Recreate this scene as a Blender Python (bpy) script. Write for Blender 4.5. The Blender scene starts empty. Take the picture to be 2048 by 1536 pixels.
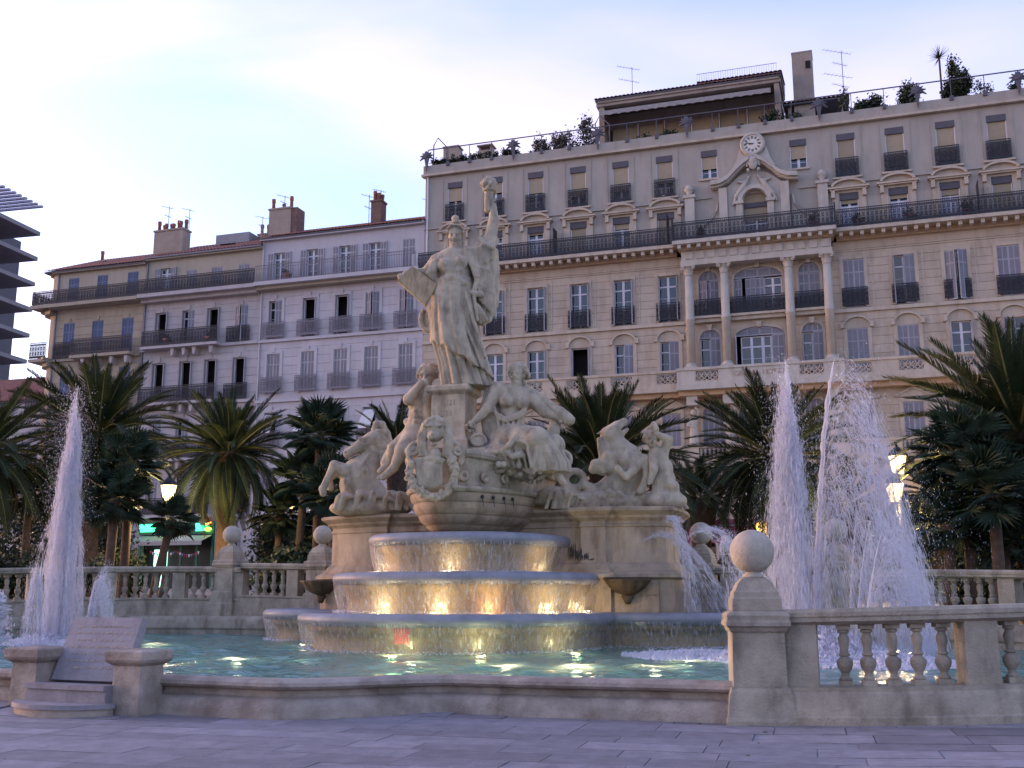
import bpy, bmesh, math, random
import numpy as np
from mathutils import Vector, Matrix, Euler, Quaternion
R = math.radians
sin, cos, pi, sqrt = math.sin, math.cos, math.pi, math.sqrt
rnd = random.Random(7)
scene = bpy.context.scene
C = scene.collection

# ---------------------------------------------------------------- camera
FPX, PITCH, EYE = 2160.0, R(11.03), 1.6           # focal length in px of a 2048 px wide frame
cam_d = bpy.data.cameras.new('camera'); cam = bpy.data.objects.new('camera', cam_d); C.objects.link(cam)
cam_d.sensor_width = 36.0; cam_d.lens = 36.0 * FPX / 2048.0; cam_d.clip_end = 3000; cam_d.clip_start = .05
cam.location = (0, 0, EYE); cam.rotation_euler = (pi / 2 + PITCH, 0, 0)
scene.camera = cam

# ---------------------------------------------------------------- sky, sun, exposure (dusk, sun just above the horizon behind the left houses)
SUN_EL, SUN_AZ = R(4.5), R(-70)                    # azimuth from +Y, negative = to the left
world = bpy.data.worlds.new('World'); scene.world = world; world.use_nodes = True
wn = world.node_tree; wn.nodes.clear()
def N(nt, kind, **kw):
    n = nt.nodes.new(kind)
    for k, v in kw.items(): setattr(n, k, v)
    return n
sky = N(wn, 'ShaderNodeTexSky', sky_type='NISHITA', sun_disc=False, sun_elevation=SUN_EL, sun_rotation=SUN_AZ,
        altitude=10, air_density=1.0, dust_density=2.0, ozone_density=2.2)
bg = N(wn, 'ShaderNodeBackground'); bg.inputs[1].default_value = 0.15
wo = N(wn, 'ShaderNodeOutputWorld')
tc = N(wn, 'ShaderNodeTexCoord')
# thin high cloud: a noise over the sky dome projected on a flat layer overhead
sep = N(wn, 'ShaderNodeSeparateXYZ'); wn.links.new(tc.outputs['Generated'], sep.inputs[0])
zz = N(wn, 'ShaderNodeMath', operation='MAXIMUM'); wn.links.new(sep.outputs[2], zz.inputs[0]); zz.inputs[1].default_value = .0
za = N(wn, 'ShaderNodeMath', operation='ADD'); wn.links.new(zz.outputs[0], za.inputs[0]); za.inputs[1].default_value = .16
dx = N(wn, 'ShaderNodeMath', operation='DIVIDE'); wn.links.new(sep.outputs[0], dx.inputs[0]); wn.links.new(za.outputs[0], dx.inputs[1])
dy = N(wn, 'ShaderNodeMath', operation='DIVIDE'); wn.links.new(sep.outputs[1], dy.inputs[0]); wn.links.new(za.outputs[0], dy.inputs[1])
cmb = N(wn, 'ShaderNodeCombineXYZ'); wn.links.new(dx.outputs[0], cmb.inputs[0]); wn.links.new(dy.outputs[0], cmb.inputs[1])
mp = N(wn, 'ShaderNodeMapping'); mp.inputs['Rotation'].default_value = (0, 0, -.7); mp.inputs['Scale'].default_value = (.5, 1.3, 1); mp.inputs['Location'].default_value = (-3.656, 3.474, 0)
wn.links.new(cmb.outputs[0], mp.inputs[0])
cn = N(wn, 'ShaderNodeTexNoise'); cn.inputs['Scale'].default_value = 1.25; cn.inputs['Detail'].default_value = 5; cn.inputs['Roughness'].default_value = .45; cn.inputs['Distortion'].default_value = .5
wn.links.new(mp.outputs[0], cn.inputs['Vector'])
cr = N(wn, 'ShaderNodeValToRGB'); cr.color_ramp.elements[0].position = .42; cr.color_ramp.elements[1].position = .72; cr.color_ramp.elements[0].color = (.04, .04, .04, 1)
cr.color_ramp.interpolation = 'EASE'
wn.links.new(cn.outputs[0], cr.inputs[0])
tint = N(wn, 'ShaderNodeMix', data_type='RGBA', blend_type='MULTIPLY'); tint.inputs[0].default_value = 1.0
tint.inputs[7].default_value = (1.0, .83, 1.03, 1)
wn.links.new(sky.outputs[0], tint.inputs[6])
cl = N(wn, 'ShaderNodeMix', data_type='RGBA', blend_type='MIX')
cfac = N(wn, 'ShaderNodeMath', operation='MULTIPLY'); cfac.inputs[1].default_value = .62; wn.links.new(cr.outputs[0], cfac.inputs[0])
wn.links.new(cfac.outputs[0], cl.inputs[0]); wn.links.new(tint.outputs[2], cl.inputs[6])
cl.inputs[7].default_value = (1.5, 1.16, 1.4, 1)
wn.links.new(cl.outputs[2], bg.inputs[0]); wn.links.new(bg.outputs[0], wo.inputs[0])
sd = bpy.data.lights.new('sun', 'SUN'); sd.energy = .12; sd.angle = R(12); sd.color = (1, .62, .42)
sun = bpy.data.objects.new('sun', sd); C.objects.link(sun)
sdir = Vector((sin(SUN_AZ) * cos(SUN_EL), cos(SUN_AZ) * cos(SUN_EL), sin(SUN_EL)))
sun.rotation_euler = sdir.to_track_quat('Z', 'Y').to_euler(); sun.location = sdir * 300
vs = scene.view_settings; vs.view_transform = 'Standard'; vs.look = 'None'; vs.exposure = 2.84; vs.gamma = 1
scene.cycles.max_bounces = 8; scene.cycles.transparent_max_bounces = 24; scene.cycles.caustics_reflective = False; scene.cycles.caustics_refractive = False
scene.cycles.sample_clamp_indirect = 4.0
scene.cycles.use_denoising = True

# ---------------------------------------------------------------- where things are
def ray(x, y):
    a = (x - 1024) / FPX; b = (768 - y) / FPX
    return Vector((a, cos(PITCH) - b * sin(PITCH), sin(PITCH) + b * cos(PITCH)))
def at(x, y, Y):
    d = ray(x, y); return d * (Y / d.y) + Vector((0, 0, EYE))
AZF = R(23); OX, OY = -.6, 28.2                    # the fountain's own frame: l to its side, f to its front
def FW(l, f, z=0.0):
    return Vector((OX + l * cos(AZF) - f * sin(AZF), OY - l * sin(AZF) - f * cos(AZF), z))
def ground(y, x=0.0):
    t = max(0.0, y - 14.8)
    return .055 * min(t, 26) + .018 * max(0.0, t - 26) + .028 * min(max(0.0, x - 3.2), 9)
AZH = R(18.1); P0 = Vector((6.5, 62.0, 0))          # the street front: u along it, z up
def HW(u, y, z):
    return Vector((P0.x + u * cos(AZH) + y * sin(AZH), P0.y - u * sin(AZH) + y * cos(AZH), z))
WATER = .42

# ---------------------------------------------------------------- scene graph helpers
WM = {}
def thing(name, label, cat, loc=(0, 0, 0), rz=0.0, group=None):
    o = bpy.data.objects.new(name, None); C.objects.link(o); o.empty_display_size = .1
    o.location = loc; o.rotation_euler = (0, 0, rz); o['label'] = label; o['category'] = cat
    if group: o['group'] = group
    WM[o.name] = Matrix.LocRotScale(Vector(loc), Euler((0, 0, rz)), None)
    return o
def tag(o, label, cat, group=None, kind=None):
    o['label'] = label; o['category'] = cat
    if group: o['group'] = group
    if kind: o['kind'] = kind
    return o
def obj(name, me, m=None, parent=None, local=False, loc=None, rot=None, scale=None, label=None, kind=None):
    """one mesh object; world coordinates unless local=True (then in the parent's frame)"""
    if m is not None and len(me.materials) == 0: me.materials.append(MAT[m] if isinstance(m, str) else m)
    o = bpy.data.objects.new(name, me); C.objects.link(o)
    if loc is not None: o.location = loc
    if rot is not None: o.rotation_euler = rot
    if scale is not None: o.scale = scale
    mw = Matrix.LocRotScale(Vector(loc or (0, 0, 0)), Euler(rot or (0, 0, 0)), Vector(scale or (1, 1, 1)))
    if parent is not None:
        o.parent = parent
        pm = WM.get(parent.name, Matrix())
        if local: mw = pm @ mw
        else: o.matrix_parent_inverse = pm.inverted()
    WM[o.name] = mw
    if label: o['label'] = label
    if kind: o['kind'] = kind
    return o
class MB:
    def __init__(s): s.v = []; s.f = []
    def add(s, vs, fs):
        n = len(s.v); s.v += [tuple(p) for p in vs]; s.f += [tuple(i + n for i in f) for f in fs]; return s
    def box(s, x0, x1, y0, y1, z0, z1):
        return s.add([(x0, y0, z0), (x1, y0, z0), (x1, y1, z0), (x0, y1, z0), (x0, y0, z1), (x1, y0, z1), (x1, y1, z1), (x0, y1, z1)],
                     [(3, 2, 1, 0), (4, 5, 6, 7), (0, 1, 5, 4), (1, 2, 6, 5), (2, 3, 7, 6), (3, 0, 4, 7)])
    def prism_y(s, pts, y0, y1):                     # polygon in x,z pulled along y
        n = len(pts)
        vs = [(x, y0, z) for x, z in pts] + [(x, y1, z) for x, z in pts]
        fs = [tuple(range(n)), tuple(range(2 * n - 1, n - 1, -1))] + [(i, i + n, (i + 1) % n + n, (i + 1) % n) for i in range(n)]
        return s.add(vs, fs)
    def prism_z(s, pts, z0, z1):
        n = len(pts)
        vs = [(x, y, z0) for x, y in pts] + [(x, y, z1) for x, y in pts]
        fs = [tuple(range(n - 1, -1, -1)), tuple(range(n, 2 * n))] + [(i, (i + 1) % n, (i + 1) % n + n, i + n) for i in range(n)]
        return s.add(vs, fs)
    def tube(s, pts, r, n=6, cap=True):
        pts = [Vector(p) for p in pts]; rs = r if isinstance(r, (list, tuple)) else [r] * len(pts)
        vs = []; fs = []
        for i, p in enumerate(pts):
            d = (pts[min(i + 1, len(pts) - 1)] - pts[max(i - 1, 0)]).normalized()
            a = d.cross(Vector((0, 0, 1)) if abs(d.z) < .95 else Vector((1, 0, 0))).normalized(); b = d.cross(a)
            for k in range(n):
                t = 2 * pi * k / n; vs.append(p + (a * cos(t) + b * sin(t)) * rs[i])
        for i in range(len(pts) - 1):
            for k in range(n):
                fs.append((i * n + k, i * n + (k + 1) % n, (i + 1) * n + (k + 1) % n, (i + 1) * n + k))
        if cap: fs += [tuple(range(n - 1, -1, -1)), tuple(range((len(pts) - 1) * n, len(pts) * n))]
        return s.add(vs, fs)
    def lathe(s, prof, n=16, c=(0, 0, 0), cap=True):
        vs = []; fs = []
        for r, z in prof:
            for k in range(n):
                t = 2 * pi * k / n; vs.append((c[0] + r * cos(t), c[1] + r * sin(t), c[2] + z))
        m = len(prof)
        for i in range(m - 1):
            for k in range(n):
                fs.append((i * n + k, i * n + (k + 1) % n, (i + 1) * n + (k + 1) % n, (i + 1) * n + k))
        if cap: fs += [tuple(range(n - 1, -1, -1)), tuple(range((m - 1) * n, m * n))]
        return s.add(vs, fs)
    def sphere(s, c, r, n=16, m=10, sq=(1, 1, 1)):
        vs = [(c[0], c[1], c[2] - r * sq[2])]; fs = []
        for i in range(1, m):
            a = -pi / 2 + pi * i / m
            for k in range(n):
                t = 2 * pi * k / n; vs.append((c[0] + r * sq[0] * cos(a) * cos(t), c[1] + r * sq[1] * cos(a) * sin(t), c[2] + r * sq[2] * sin(a)))
        vs.append((c[0], c[1], c[2] + r * sq[2])); L = len(vs) - 1
        for k in range(n):
            fs.append((0, 1 + (k + 1) % n, 1 + k)); fs.append((L, L - n + k, L - n + (k + 1) % n))
        for i in range(m - 2):
            for k in range(n):
                a = 1 + i * n
                fs.append((a + k, a + (k + 1) % n, a + n + (k + 1) % n, a + n + k))
        return s.add(vs, fs)
    def sweep(s, path, prof, closed=False, zoff=None, capends=True, pre=None, post=None):
        """prof = [(offset along the outward normal, z)] swept along a plan path of (x, y)"""
        P = [Vector((p[0], p[1])) for p in path]; n = len(P); m = len(prof); vs = []; fs = []
        for i, p in enumerate(P):
            a = P[(i - 1) % n] if closed or i > 0 else (Vector(pre) if pre is not None else p); b = P[(i + 1) % n] if closed or i < n - 1 else (Vector(post) if post is not None else p)
            d1 = (p - a).normalized() if (p - a).length > 1e-6 else (b - p).normalized()
            d2 = (b - p).normalized() if (b - p).length > 1e-6 else d1
            n1 = Vector((d1.y, -d1.x)); n2 = Vector((d2.y, -d2.x)); nn = (n1 + n2)
            nn = nn.normalized() if nn.length > 1e-6 else n1
            k = 1 / max(.5, nn.dot(n1))
            for o, z in prof:
                q = p + nn * (o * k); vs.append((q.x, q.y, z + (zoff(p.x, p.y) if zoff else 0)))
        for i in range(n if closed else n - 1):
            j = (i + 1) % n
            for k in range(m - 1):
                fs.append((i * m + k, j * m + k, j * m + k + 1, i * m + k + 1))
        if capends and not closed:
            fs += [tuple(range(m)), tuple(range((n - 1) * m + m - 1, (n - 1) * m - 1, -1))]
        return s.add(vs, fs)
    def mesh(s, name='mesh', smooth=False):
        me = bpy.data.meshes.new(name); me.from_pydata(s.v, [], s.f); me.update()
        if smooth: me.shade_smooth() if hasattr(me, 'shade_smooth') else [setattr(p, 'use_smooth', True) for p in me.polygons]
        return me
    def build(s, name, m, parent=None, local=False, smooth=False, **kw):
        return obj(name, s.mesh(name, smooth), m, parent, local, **kw)
def fix_normals(me):
    bm = bmesh.new(); bm.from_mesh(me); bmesh.ops.recalc_face_normals(bm, faces=bm.faces); bm.to_mesh(me); bm.free(); return me
def smooth_by_angle(me, deg=40):
    me.shade_smooth()
    try: me.set_sharp_from_angle(angle=R(deg))
    except Exception: pass
    return me

# ---------------------------------------------------------------- materials
MAT = {}
def mat(name, col, rough=.8, var=.12, scale=1.2, bump=.0, bscale=8.0, stain=None, stain_amt=.0, spec=.4, objvar=.0, metal=0.0, course=None, stain_scale=(1.6, 1.6, .35), mid=.55):
    m = bpy.data.materials.new(name); m.use_nodes = True; nt = m.node_tree; b = nt.nodes['Principled BSDF']
    b.inputs['Roughness'].default_value = rough; b.inputs['Specular IOR Level'].default_value = spec; b.inputs['Metallic'].default_value = metal
    g = N(nt, 'ShaderNodeNewGeometry')
    n1 = N(nt, 'ShaderNodeTexNoise'); n1.inputs['Scale'].default_value = scale; n1.inputs['Detail'].default_value = 6; n1.inputs['Roughness'].default_value = .62
    nt.links.new(g.outputs['Position'], n1.inputs['Vector'])
    mr = N(nt, 'ShaderNodeMapRange'); mr.inputs[1].default_value = .3; mr.inputs[2].default_value = .7; mr.inputs[3].default_value = 1 - var; mr.inputs[4].default_value = 1 + var
    nt.links.new(n1.outputs[0], mr.inputs[0])
    out = mr.outputs[0]
    if objvar:
        oi = N(nt, 'ShaderNodeObjectInfo'); m2 = N(nt, 'ShaderNodeMapRange'); m2.inputs[3].default_value = 1 - objvar; m2.inputs[4].default_value = 1 + objvar
        nt.links.new(oi.outputs['Random'], m2.inputs[0])
        mm = N(nt, 'ShaderNodeMath', operation='MULTIPLY'); nt.links.new(out, mm.inputs[0]); nt.links.new(m2.outputs[0], mm.inputs[1]); out = mm.outputs[0]
    mx = N(nt, 'ShaderNodeMix', data_type='RGBA', blend_type='MULTIPLY'); mx.inputs[0].default_value = 1; mx.inputs[6].default_value = (*col, 1)
    nt.links.new(out, mx.inputs[7]); cout = mx.outputs[2]
    if stain:
        mpn = N(nt, 'ShaderNodeMapping'); mpn.inputs['Scale'].default_value = stain_scale; nt.links.new(g.outputs['Position'], mpn.inputs[0])
        n2 = N(nt, 'ShaderNodeTexNoise'); n2.inputs['Scale'].default_value = 1.5; n2.inputs['Detail'].default_value = 5; n2.inputs['Roughness'].default_value = .6
        nt.links.new(mpn.outputs[0], n2.inputs['Vector'])
        rr = N(nt, 'ShaderNodeMapRange'); rr.inputs[1].default_value = mid - .07; rr.inputs[2].default_value = mid + .17; rr.inputs[3].default_value = 0; rr.inputs[4].default_value = stain_amt
        nt.links.new(n2.outputs[0], rr.inputs[0])
        sx = N(nt, 'ShaderNodeMix', data_type='RGBA'); nt.links.new(rr.outputs[0], sx.inputs[0]); nt.links.new(cout, sx.inputs[6]); sx.inputs[7].default_value = (*stain, 1); cout = sx.outputs[2]
    nt.links.new(cout, b.inputs['Base Color'])
    if bump:
        n3 = N(nt, 'ShaderNodeTexNoise'); n3.inputs['Scale'].default_value = bscale; n3.inputs['Detail'].default_value = 5; nt.links.new(g.outputs['Position'], n3.inputs['Vector'])
        bp = N(nt, 'ShaderNodeBump'); bp.inputs['Strength'].default_value = bump; bp.inputs['Distance'].default_value = .03
        nt.links.new(n3.outputs[0], bp.inputs['Height']); nt.links.new(bp.outputs[0], b.inputs['Normal'])
    MAT[name] = m; return m
def emit(name, col, s):
    m = bpy.data.materials.new(name); m.use_nodes = True; nt = m.node_tree; nt.nodes.clear()
    e = N(nt, 'ShaderNodeEmission'); e.inputs[0].default_value = (*col, 1); e.inputs[1].default_value = s
    o = N(nt, 'ShaderNodeOutputMaterial'); nt.links.new(e.outputs[0], o.inputs[0]); MAT[name] = m; return m
mat('statue_stone', (.40, .335, .245), .9, .2, 3.6, .7, 30, (.13, .105, .08), .75, mid=.54, stain_scale=(2.4, 2.4, 1.0))
mat('base_stone', (.35, .275, .195), .82, .2, 2.0, .5, 20, (.12, .08, .045), .8, mid=.53, stain_scale=(1.6, 1.6, .5))
mat('curb_stone', (.30, .255, .215), .85, .24, 3.2, .6, 30, (.115, .08, .06), .75, mid=.53, stain_scale=(1.2, 1.2, 1.2))
mat('rail_stone', (.31, .27, .21), .88, .24, 3.2, .6, 30, (.105, .083, .062), .75, mid=.53, stain_scale=(1.8, 1.8, .7))
mat('ball_stone', (.37, .335, .275), .85, .16, 5, .5, 30, (.19, .165, .13), .7, mid=.54)
mat('wet_lip', (.20, .205, .235), .5, .18, 3, .3, 7, (.11, .115, .135), .6, spec=.5)
mat('basin_wall', (.36, .265, .15), .6, .2, 2.5, .4, 10, (.15, .105, .055), .75, stain_scale=(7, 7, .3), mid=.52)
mat('dark_stain', (.03, .026, .026), .6, .3, 6, .4, 10)
mat('slab', (.195, .18, .20), .66, .2, 4.0, .4, 26, (.125, .115, .125), .6, objvar=.26, spec=.35)
mat('joint', (.13, .12, .13), .9, .15, 5)
mat('plaza', (0.208, 0.192, 0.2), .75, .2, 2.0, .2, 12)
mat('bench_stone', (.23, .215, .235), .78, .18, 4, .4, 26, (.14, .125, .135), .55)
mat('hotel_stone', (.43, .355, .28), .88, .1, .8, .2, 6, (.29, .225, .165), .6, objvar=.07)
mat('hotel_trim', (.45, .38, .305), .88, .1, 1.2, .2, 6, (.28, .215, .155), .6)
mat('hotel_plaster', (.35, .315, .275), .92, .08, .6, .06, 20, (.27, .24, .205), .6)
mat('hotel_white', (.44, .40, .35), .85, .1, 1.2, .2, 6, (.30, .26, .215), .6)
mat('corbel_ochre', (.44, .30, .19), .9, .1, 2)  # even orange-brown of the soffit and bed mouldings
mat('white_wall', (.445, .415, .44), .9, .08, .7, .1, 8, (.35, .32, .335), .6, objvar=.05)
mat('white_plaster', (.44, .415, .44), .9, .06, .5, .05, 20, (.355, .33, .345), .5)
mat('mid_wall', (.40, .365, .37), .9, .08, .7, .1, 8, (.29, .255, .25), .6, objvar=.06)
mat('cream_plaster', (.36, .315, .25), .9, .08, .6, .06, 20, (.28, .24, .19), .5)
mat('beige_wall', (.33, .28, .215), .9, .08, .7, .1, 8, (.24, .195, .14), .55, objvar=.06)
mat('roof_tile', (.27, .115, .085), .85, .3, 2.5, .4, 12, (.13, .07, .06), .6, objvar=.12)
mat('chimney_render', (0.311, 0.252, 0.207), .9, .14, 1.5, .2, 8, (0.185, 0.148, 0.126), .4)
mat('brick_red', (.16, .095, .08), .9, .3, 5, .4, 12)
mat('terracotta', (.25, .10, .075), .8, .2, 4)
mat('iron', (.016, .016, .024), .55, .15, 6)
mat('iron_grey', (.16, .15, .18), .6, .15, 6)
mat('iron_dark', (.018, .018, .026), .6, .15, 6)
mat('bracket_iron', (.085, .08, .10), .6, .15, 3)
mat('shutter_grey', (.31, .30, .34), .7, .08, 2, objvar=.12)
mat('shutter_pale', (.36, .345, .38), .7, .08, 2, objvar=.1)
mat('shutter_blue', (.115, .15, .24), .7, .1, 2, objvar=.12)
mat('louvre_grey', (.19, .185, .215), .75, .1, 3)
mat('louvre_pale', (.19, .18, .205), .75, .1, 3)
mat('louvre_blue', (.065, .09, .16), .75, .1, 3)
mat('frame_white', (.62, .60, .64), .6, .05, 3)
mat('glass', (.012, .014, .02), .08, .1, 2, spec=.9)
mat('curtain', (.42, .43, .52), .8, .2, 3)
mat('room_dark', (.012, .010, .010), .9, .3, .6)
mat('blind_tan', (.33, .265, .18), .8, .06, 4, objvar=.1)
mat('box_dark', (.085, .08, .095), .7, .1, 3)
mat('awning', (.27, .25, .24), .8, .15, 5)
mat('ac_white', (.55, .54, .55), .6, .05, 3)
mat('metal_grey', (.2, .2, .22), .5, .1, 4, metal=.5)
mat('antenna', (.22, .21, .24), .5, .1, 4)
mat('frond', (.021, .034, .014), .65, .35, 1.5, spec=.2, objvar=.35)
mat('frond_dry', (.085, .055, .02), .7, .3, 2, objvar=.25)
mat('rachis', (.10, .10, .035), .6, .2, 3)
mat('fan_leaf', (.018, .034, .018), .6, .3, 2, spec=.25, objvar=.3)
mat('trunk', (.075, .05, .034), .95, .35, 6, .6, 14)
mat('shrub', (.026, .040, .018), .6, .4, 3, objvar=.2)
mat('shrub_dry', (.07, .06, .045), .7, .4, 3)
mat('slab_concrete', (.2, .18, .19), .8, .1, 2)
mat('slab_edge', (.34, .32, .40), .7, .1, 2)
mat('lamp_iron', (.02, .022, .022), .5, .1, 4)
mat('pool_floor', (.16, .46, .40), .7, .2, 1.5)
mat('bronze', (.075, .05, .03), .7, .35, 6, .4, 10, (.02, .016, .014), .7)
mat('paint_red', (.42, .045, .04), .7, .3, 12)
mat('paint_pale', (.42, .2, .15), .7, .2, 10)
mat('shop_green', (.01, .10, .06), .4, .2, 3)
mat('shop_dark', (.02, .025, .022), .5, .3, 3)
mat('awning_red', (.16, .02, .05), .8, .2, 4)
mat('letter_white', (.7, .68, .7), .6, .05, 5)
mat('letter_carved', (.33, .235, .17), .9, .05, 5)
mat('clock_face', (.62, .56, .50), .7, .06, 5)
mat('clock_black', (.03, .03, .035), .5, .05, 5)
mat('car_paint', (.02, .025, .04), .25, .1, 3, spec=.7)
mat('tyre', (.012, .012, .012), .9, .1, 5)
mat('cloth_a', (.30, .05, .05), .9, .2, 5)
mat('earth', (.05, .04, .03), .95, .4, 3)
emit('lamp_glow', (1, .66, .28), .9)
emit('lens_glow', (1, .78, .42), 14)
emit('sign_white', (.85, 1, .95), 2.6)
emit('sign_green', (.05, .8, .35), .8)
emit('sign_leaf', (.35, .95, .05), 2.0)
emit('sign_red', (1, .12, .03), 2.0)
emit('shop_inside', (.4, 1, .75), .55)
emit('lit_window', (1, .52, .12), 1.8)
emit('cool_window', (.12, .75, .8), .55)
UNIT = MB().box(-.5, .5, -.5, .5, -.5, .5)
UMESH = {}
def block(name, m, x0, x1, y0, y1, z0, z1, parent, local=True):
    if m not in UMESH: UMESH[m] = UNIT.mesh('block_' + m)
    return obj(name, UMESH[m], m, parent, local, loc=((x0 + x1) / 2, (y0 + y1) / 2, (z0 + z1) / 2), scale=(x1 - x0, y1 - y0, z1 - z0))
# ================================================================ ground, pool and its surround
def front_f(l):
    a = abs(l)
    def ss(x, a0, a1):
        t = min(1, max(0, (x - a0) / (a1 - a0))); return t * t * (3 - 2 * t)
    return 13.35 - 1.55 * ss(a, 2.9, 4.9) - .35 * ss(a, 5, 8.6)
LC, LR = (9.0, 4.7), 6.6
front_lf = [(l, front_f(l)) for l in np.linspace(-8.7, 8.7, 70)]
arcR = [(LC[0] - .25 + .25 * sin(t) + LR * cos(t), LC[1] + LR * sin(t)) for t in np.linspace(pi / 2, -pi / 2, 60)]
back_lf = [(l, -1.9) for l in np.linspace(9, -9, 12)]
arcL = [(-LC[0] - LR * cos(t), LC[1] + LR * sin(t)) for t in np.linspace(-pi / 2, pi / 2, 60)]
out_lf = front_lf + arcR[1:] + back_lf[1:-1] + arcL[:-1]
OUT = [FW(*p) for p in out_lf]
CTR = FW(0, 5)
# plaza: one sheet from the pool's edge to the horizon
gv = []; gf = []; rings = [1.0, 1.012, 1.03, 1.06, 1.1, 1.16, 1.25, 1.4, 1.6, 1.9, 2.3, 3.0, 4.0, 6, 10, 20, 45]; n = len(OUT)
for s_ in rings:
    for p in OUT:
        q = CTR + (p - CTR) * s_; gv.append((q.x, q.y, ground(min(q.y, 110), q.x)))
for i in range(len(rings) - 1):
    for k in range(n):
        gf.append((i * n + k, i * n + (k + 1) % n, (i + 1) * n + (k + 1) % n, (i + 1) * n + k))
plaza = MB().add(gv, gf).build('plaza_ground', 'plaza', smooth=True); plaza['kind'] = 'structure'; fix_normals(plaza.data)
# paving slabs in front of the curb, each its own piece
sa = R(15); nslab = 0
def slab_mesh(seed):
    r_ = random.Random(seed); b = .008
    return MB().add([(-.5 + 0, -.5, 0), (.5, -.5, 0), (.5, .5, 0), (-.5, .5, 0)], [(0, 1, 2, 3)])
SL = MB().box(-.5, .5, -.5, .5, -.5, .5).mesh('slab')
v = 0.0; ymin = 9.3
row = -6.2
while row < 6.5:
    w = rnd.choice([.48, .55, .62, .7]); col = -12.5 + rnd.random()
    while col < 13:
        ln = rnd.uniform(.75, 1.5)
        cx, cy = col + ln / 2, row + w / 2
        X = cx * cos(sa) + cy * sin(sa); Y = 13.2 - cx * sin(sa) + cy * cos(sa)
        rel = Vector((X - OX, Y - OY)); l = rel.x * cos(AZF) - rel.y * sin(AZF); f = -rel.x * sin(AZF) - rel.y * cos(AZF)
        ok = Y > ymin and abs(X) < .53 * Y + 1.0 and f > front_f(l) + .05 if abs(l) < 8.7 else False
        if abs(l) >= 8.7: ok = Y > ymin and abs(X) < .53 * Y + 1.0 and math.hypot(abs(l) - LC[0], f - LC[1]) > LR + .2
        if ok and Y < 18.5 and nslab < 300:
            z = ground(Y, X)
            tilt = R(3.15) if Y > 15.2 else 0
            obj('paving_slab', SL, 'slab', plaza, loc=(X, Y, z - .022 + rnd.uniform(-.002, .002)), rot=(tilt + rnd.uniform(-.0015, .0015), rnd.uniform(-.0015, .0015) - (.028 if X > 3.2 else 0), -sa), scale=(ln - .012, w - .012, .07))
            nslab += 1
        col += ln
    row += w
# pool floor and water
pf = MB().add([(p.x, p.y, .06) for p in OUT], [tuple(range(n))]).build('pool_floor', 'pool_floor'); pf['kind'] = 'structure'; fix_normals(pf.data)
# ---- curb in front
def W2(lf): return [FW(*p).xy for p in lf]
curb = thing('pool_curb', 'low moulded stone curb along the front of the fountain pool', 'curb', FW(0, front_f(0), 0))
cprof = [(-.17, .0), (-.17, .46), (-.13, .505), (.08, .515), (.16, .50), (.215, .465), (.225, .42), (.19, .385), (.10, .372), (.085, .36), (.085, .285), (.13, .27), (.20, .25), (.25, .20), (.28, .12), (.285, -.1)]
segs = 11; pts = [(l, front_f(l)) for l in np.linspace(-8.7, 8.7, segs * 9 + 1)]
for i in range(segs):
    pp = W2(pts[i * 9:i * 9 + 10]); pre = FW(*pts[i * 9 - 1]).xy if i else None; post = FW(*pts[i * 9 + 10]).xy if i < segs - 1 else None
    d0 = (pp[1] - pp[0]).normalized() * .0012; d1 = (pp[-1] - pp[-2]).normalized() * .0012
    pp[0] = pp[0] + d0; pp[-1] = pp[-1] - d1
    me = MB().sweep(pp, cprof, pre=pre, post=post).mesh('curb_stone'); fix_normals(me); smooth_by_angle(me, 35)
    obj('curb_stone', me, 'curb_stone', curb)
# ---- balustrades
BAL = MB()
BAL.box(-.085, .085, -.085, .085, 0, .07)
BAL.lathe([(.045, .07), (.075, .075), (.078, .095), (.055, .11), (.045, .14), (.055, .17), (.088, .22), (.100, .275), (.095, .315), (.062, .345), (.048, .36), (.07, .372), (.072, .39), (.05, .40), (.052, .46), (.066, .53), (.07, .58), (.05, .62), (.046, .64), (.07, .655), (.072, .68), (.05, .69)], 14)
BAL.box(-.09, .09, -.09, .09, .69, .75)
balm = BAL.mesh('baluster'); fix_normals(balm); smooth_by_angle(balm, 38)
def gz(x, y): return ground(y, x)
def along(pts, step):
    """resample a plan polyline; yields point, tangent at equal arc steps"""
    P = [Vector(p) for p in pts]; out = []; acc = 0.0; nxt = 0.0; L = sum((P[i + 1] - P[i]).length for i in range(len(P) - 1))
    for i in range(len(P) - 1):
        d = P[i + 1] - P[i]; ln = d.length
        while nxt <= acc + ln + 1e-6:
            out.append((P[i] + d * ((nxt - acc) / ln), d.normalized(), nxt)); nxt += step
        acc += ln
    return out, L
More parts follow.
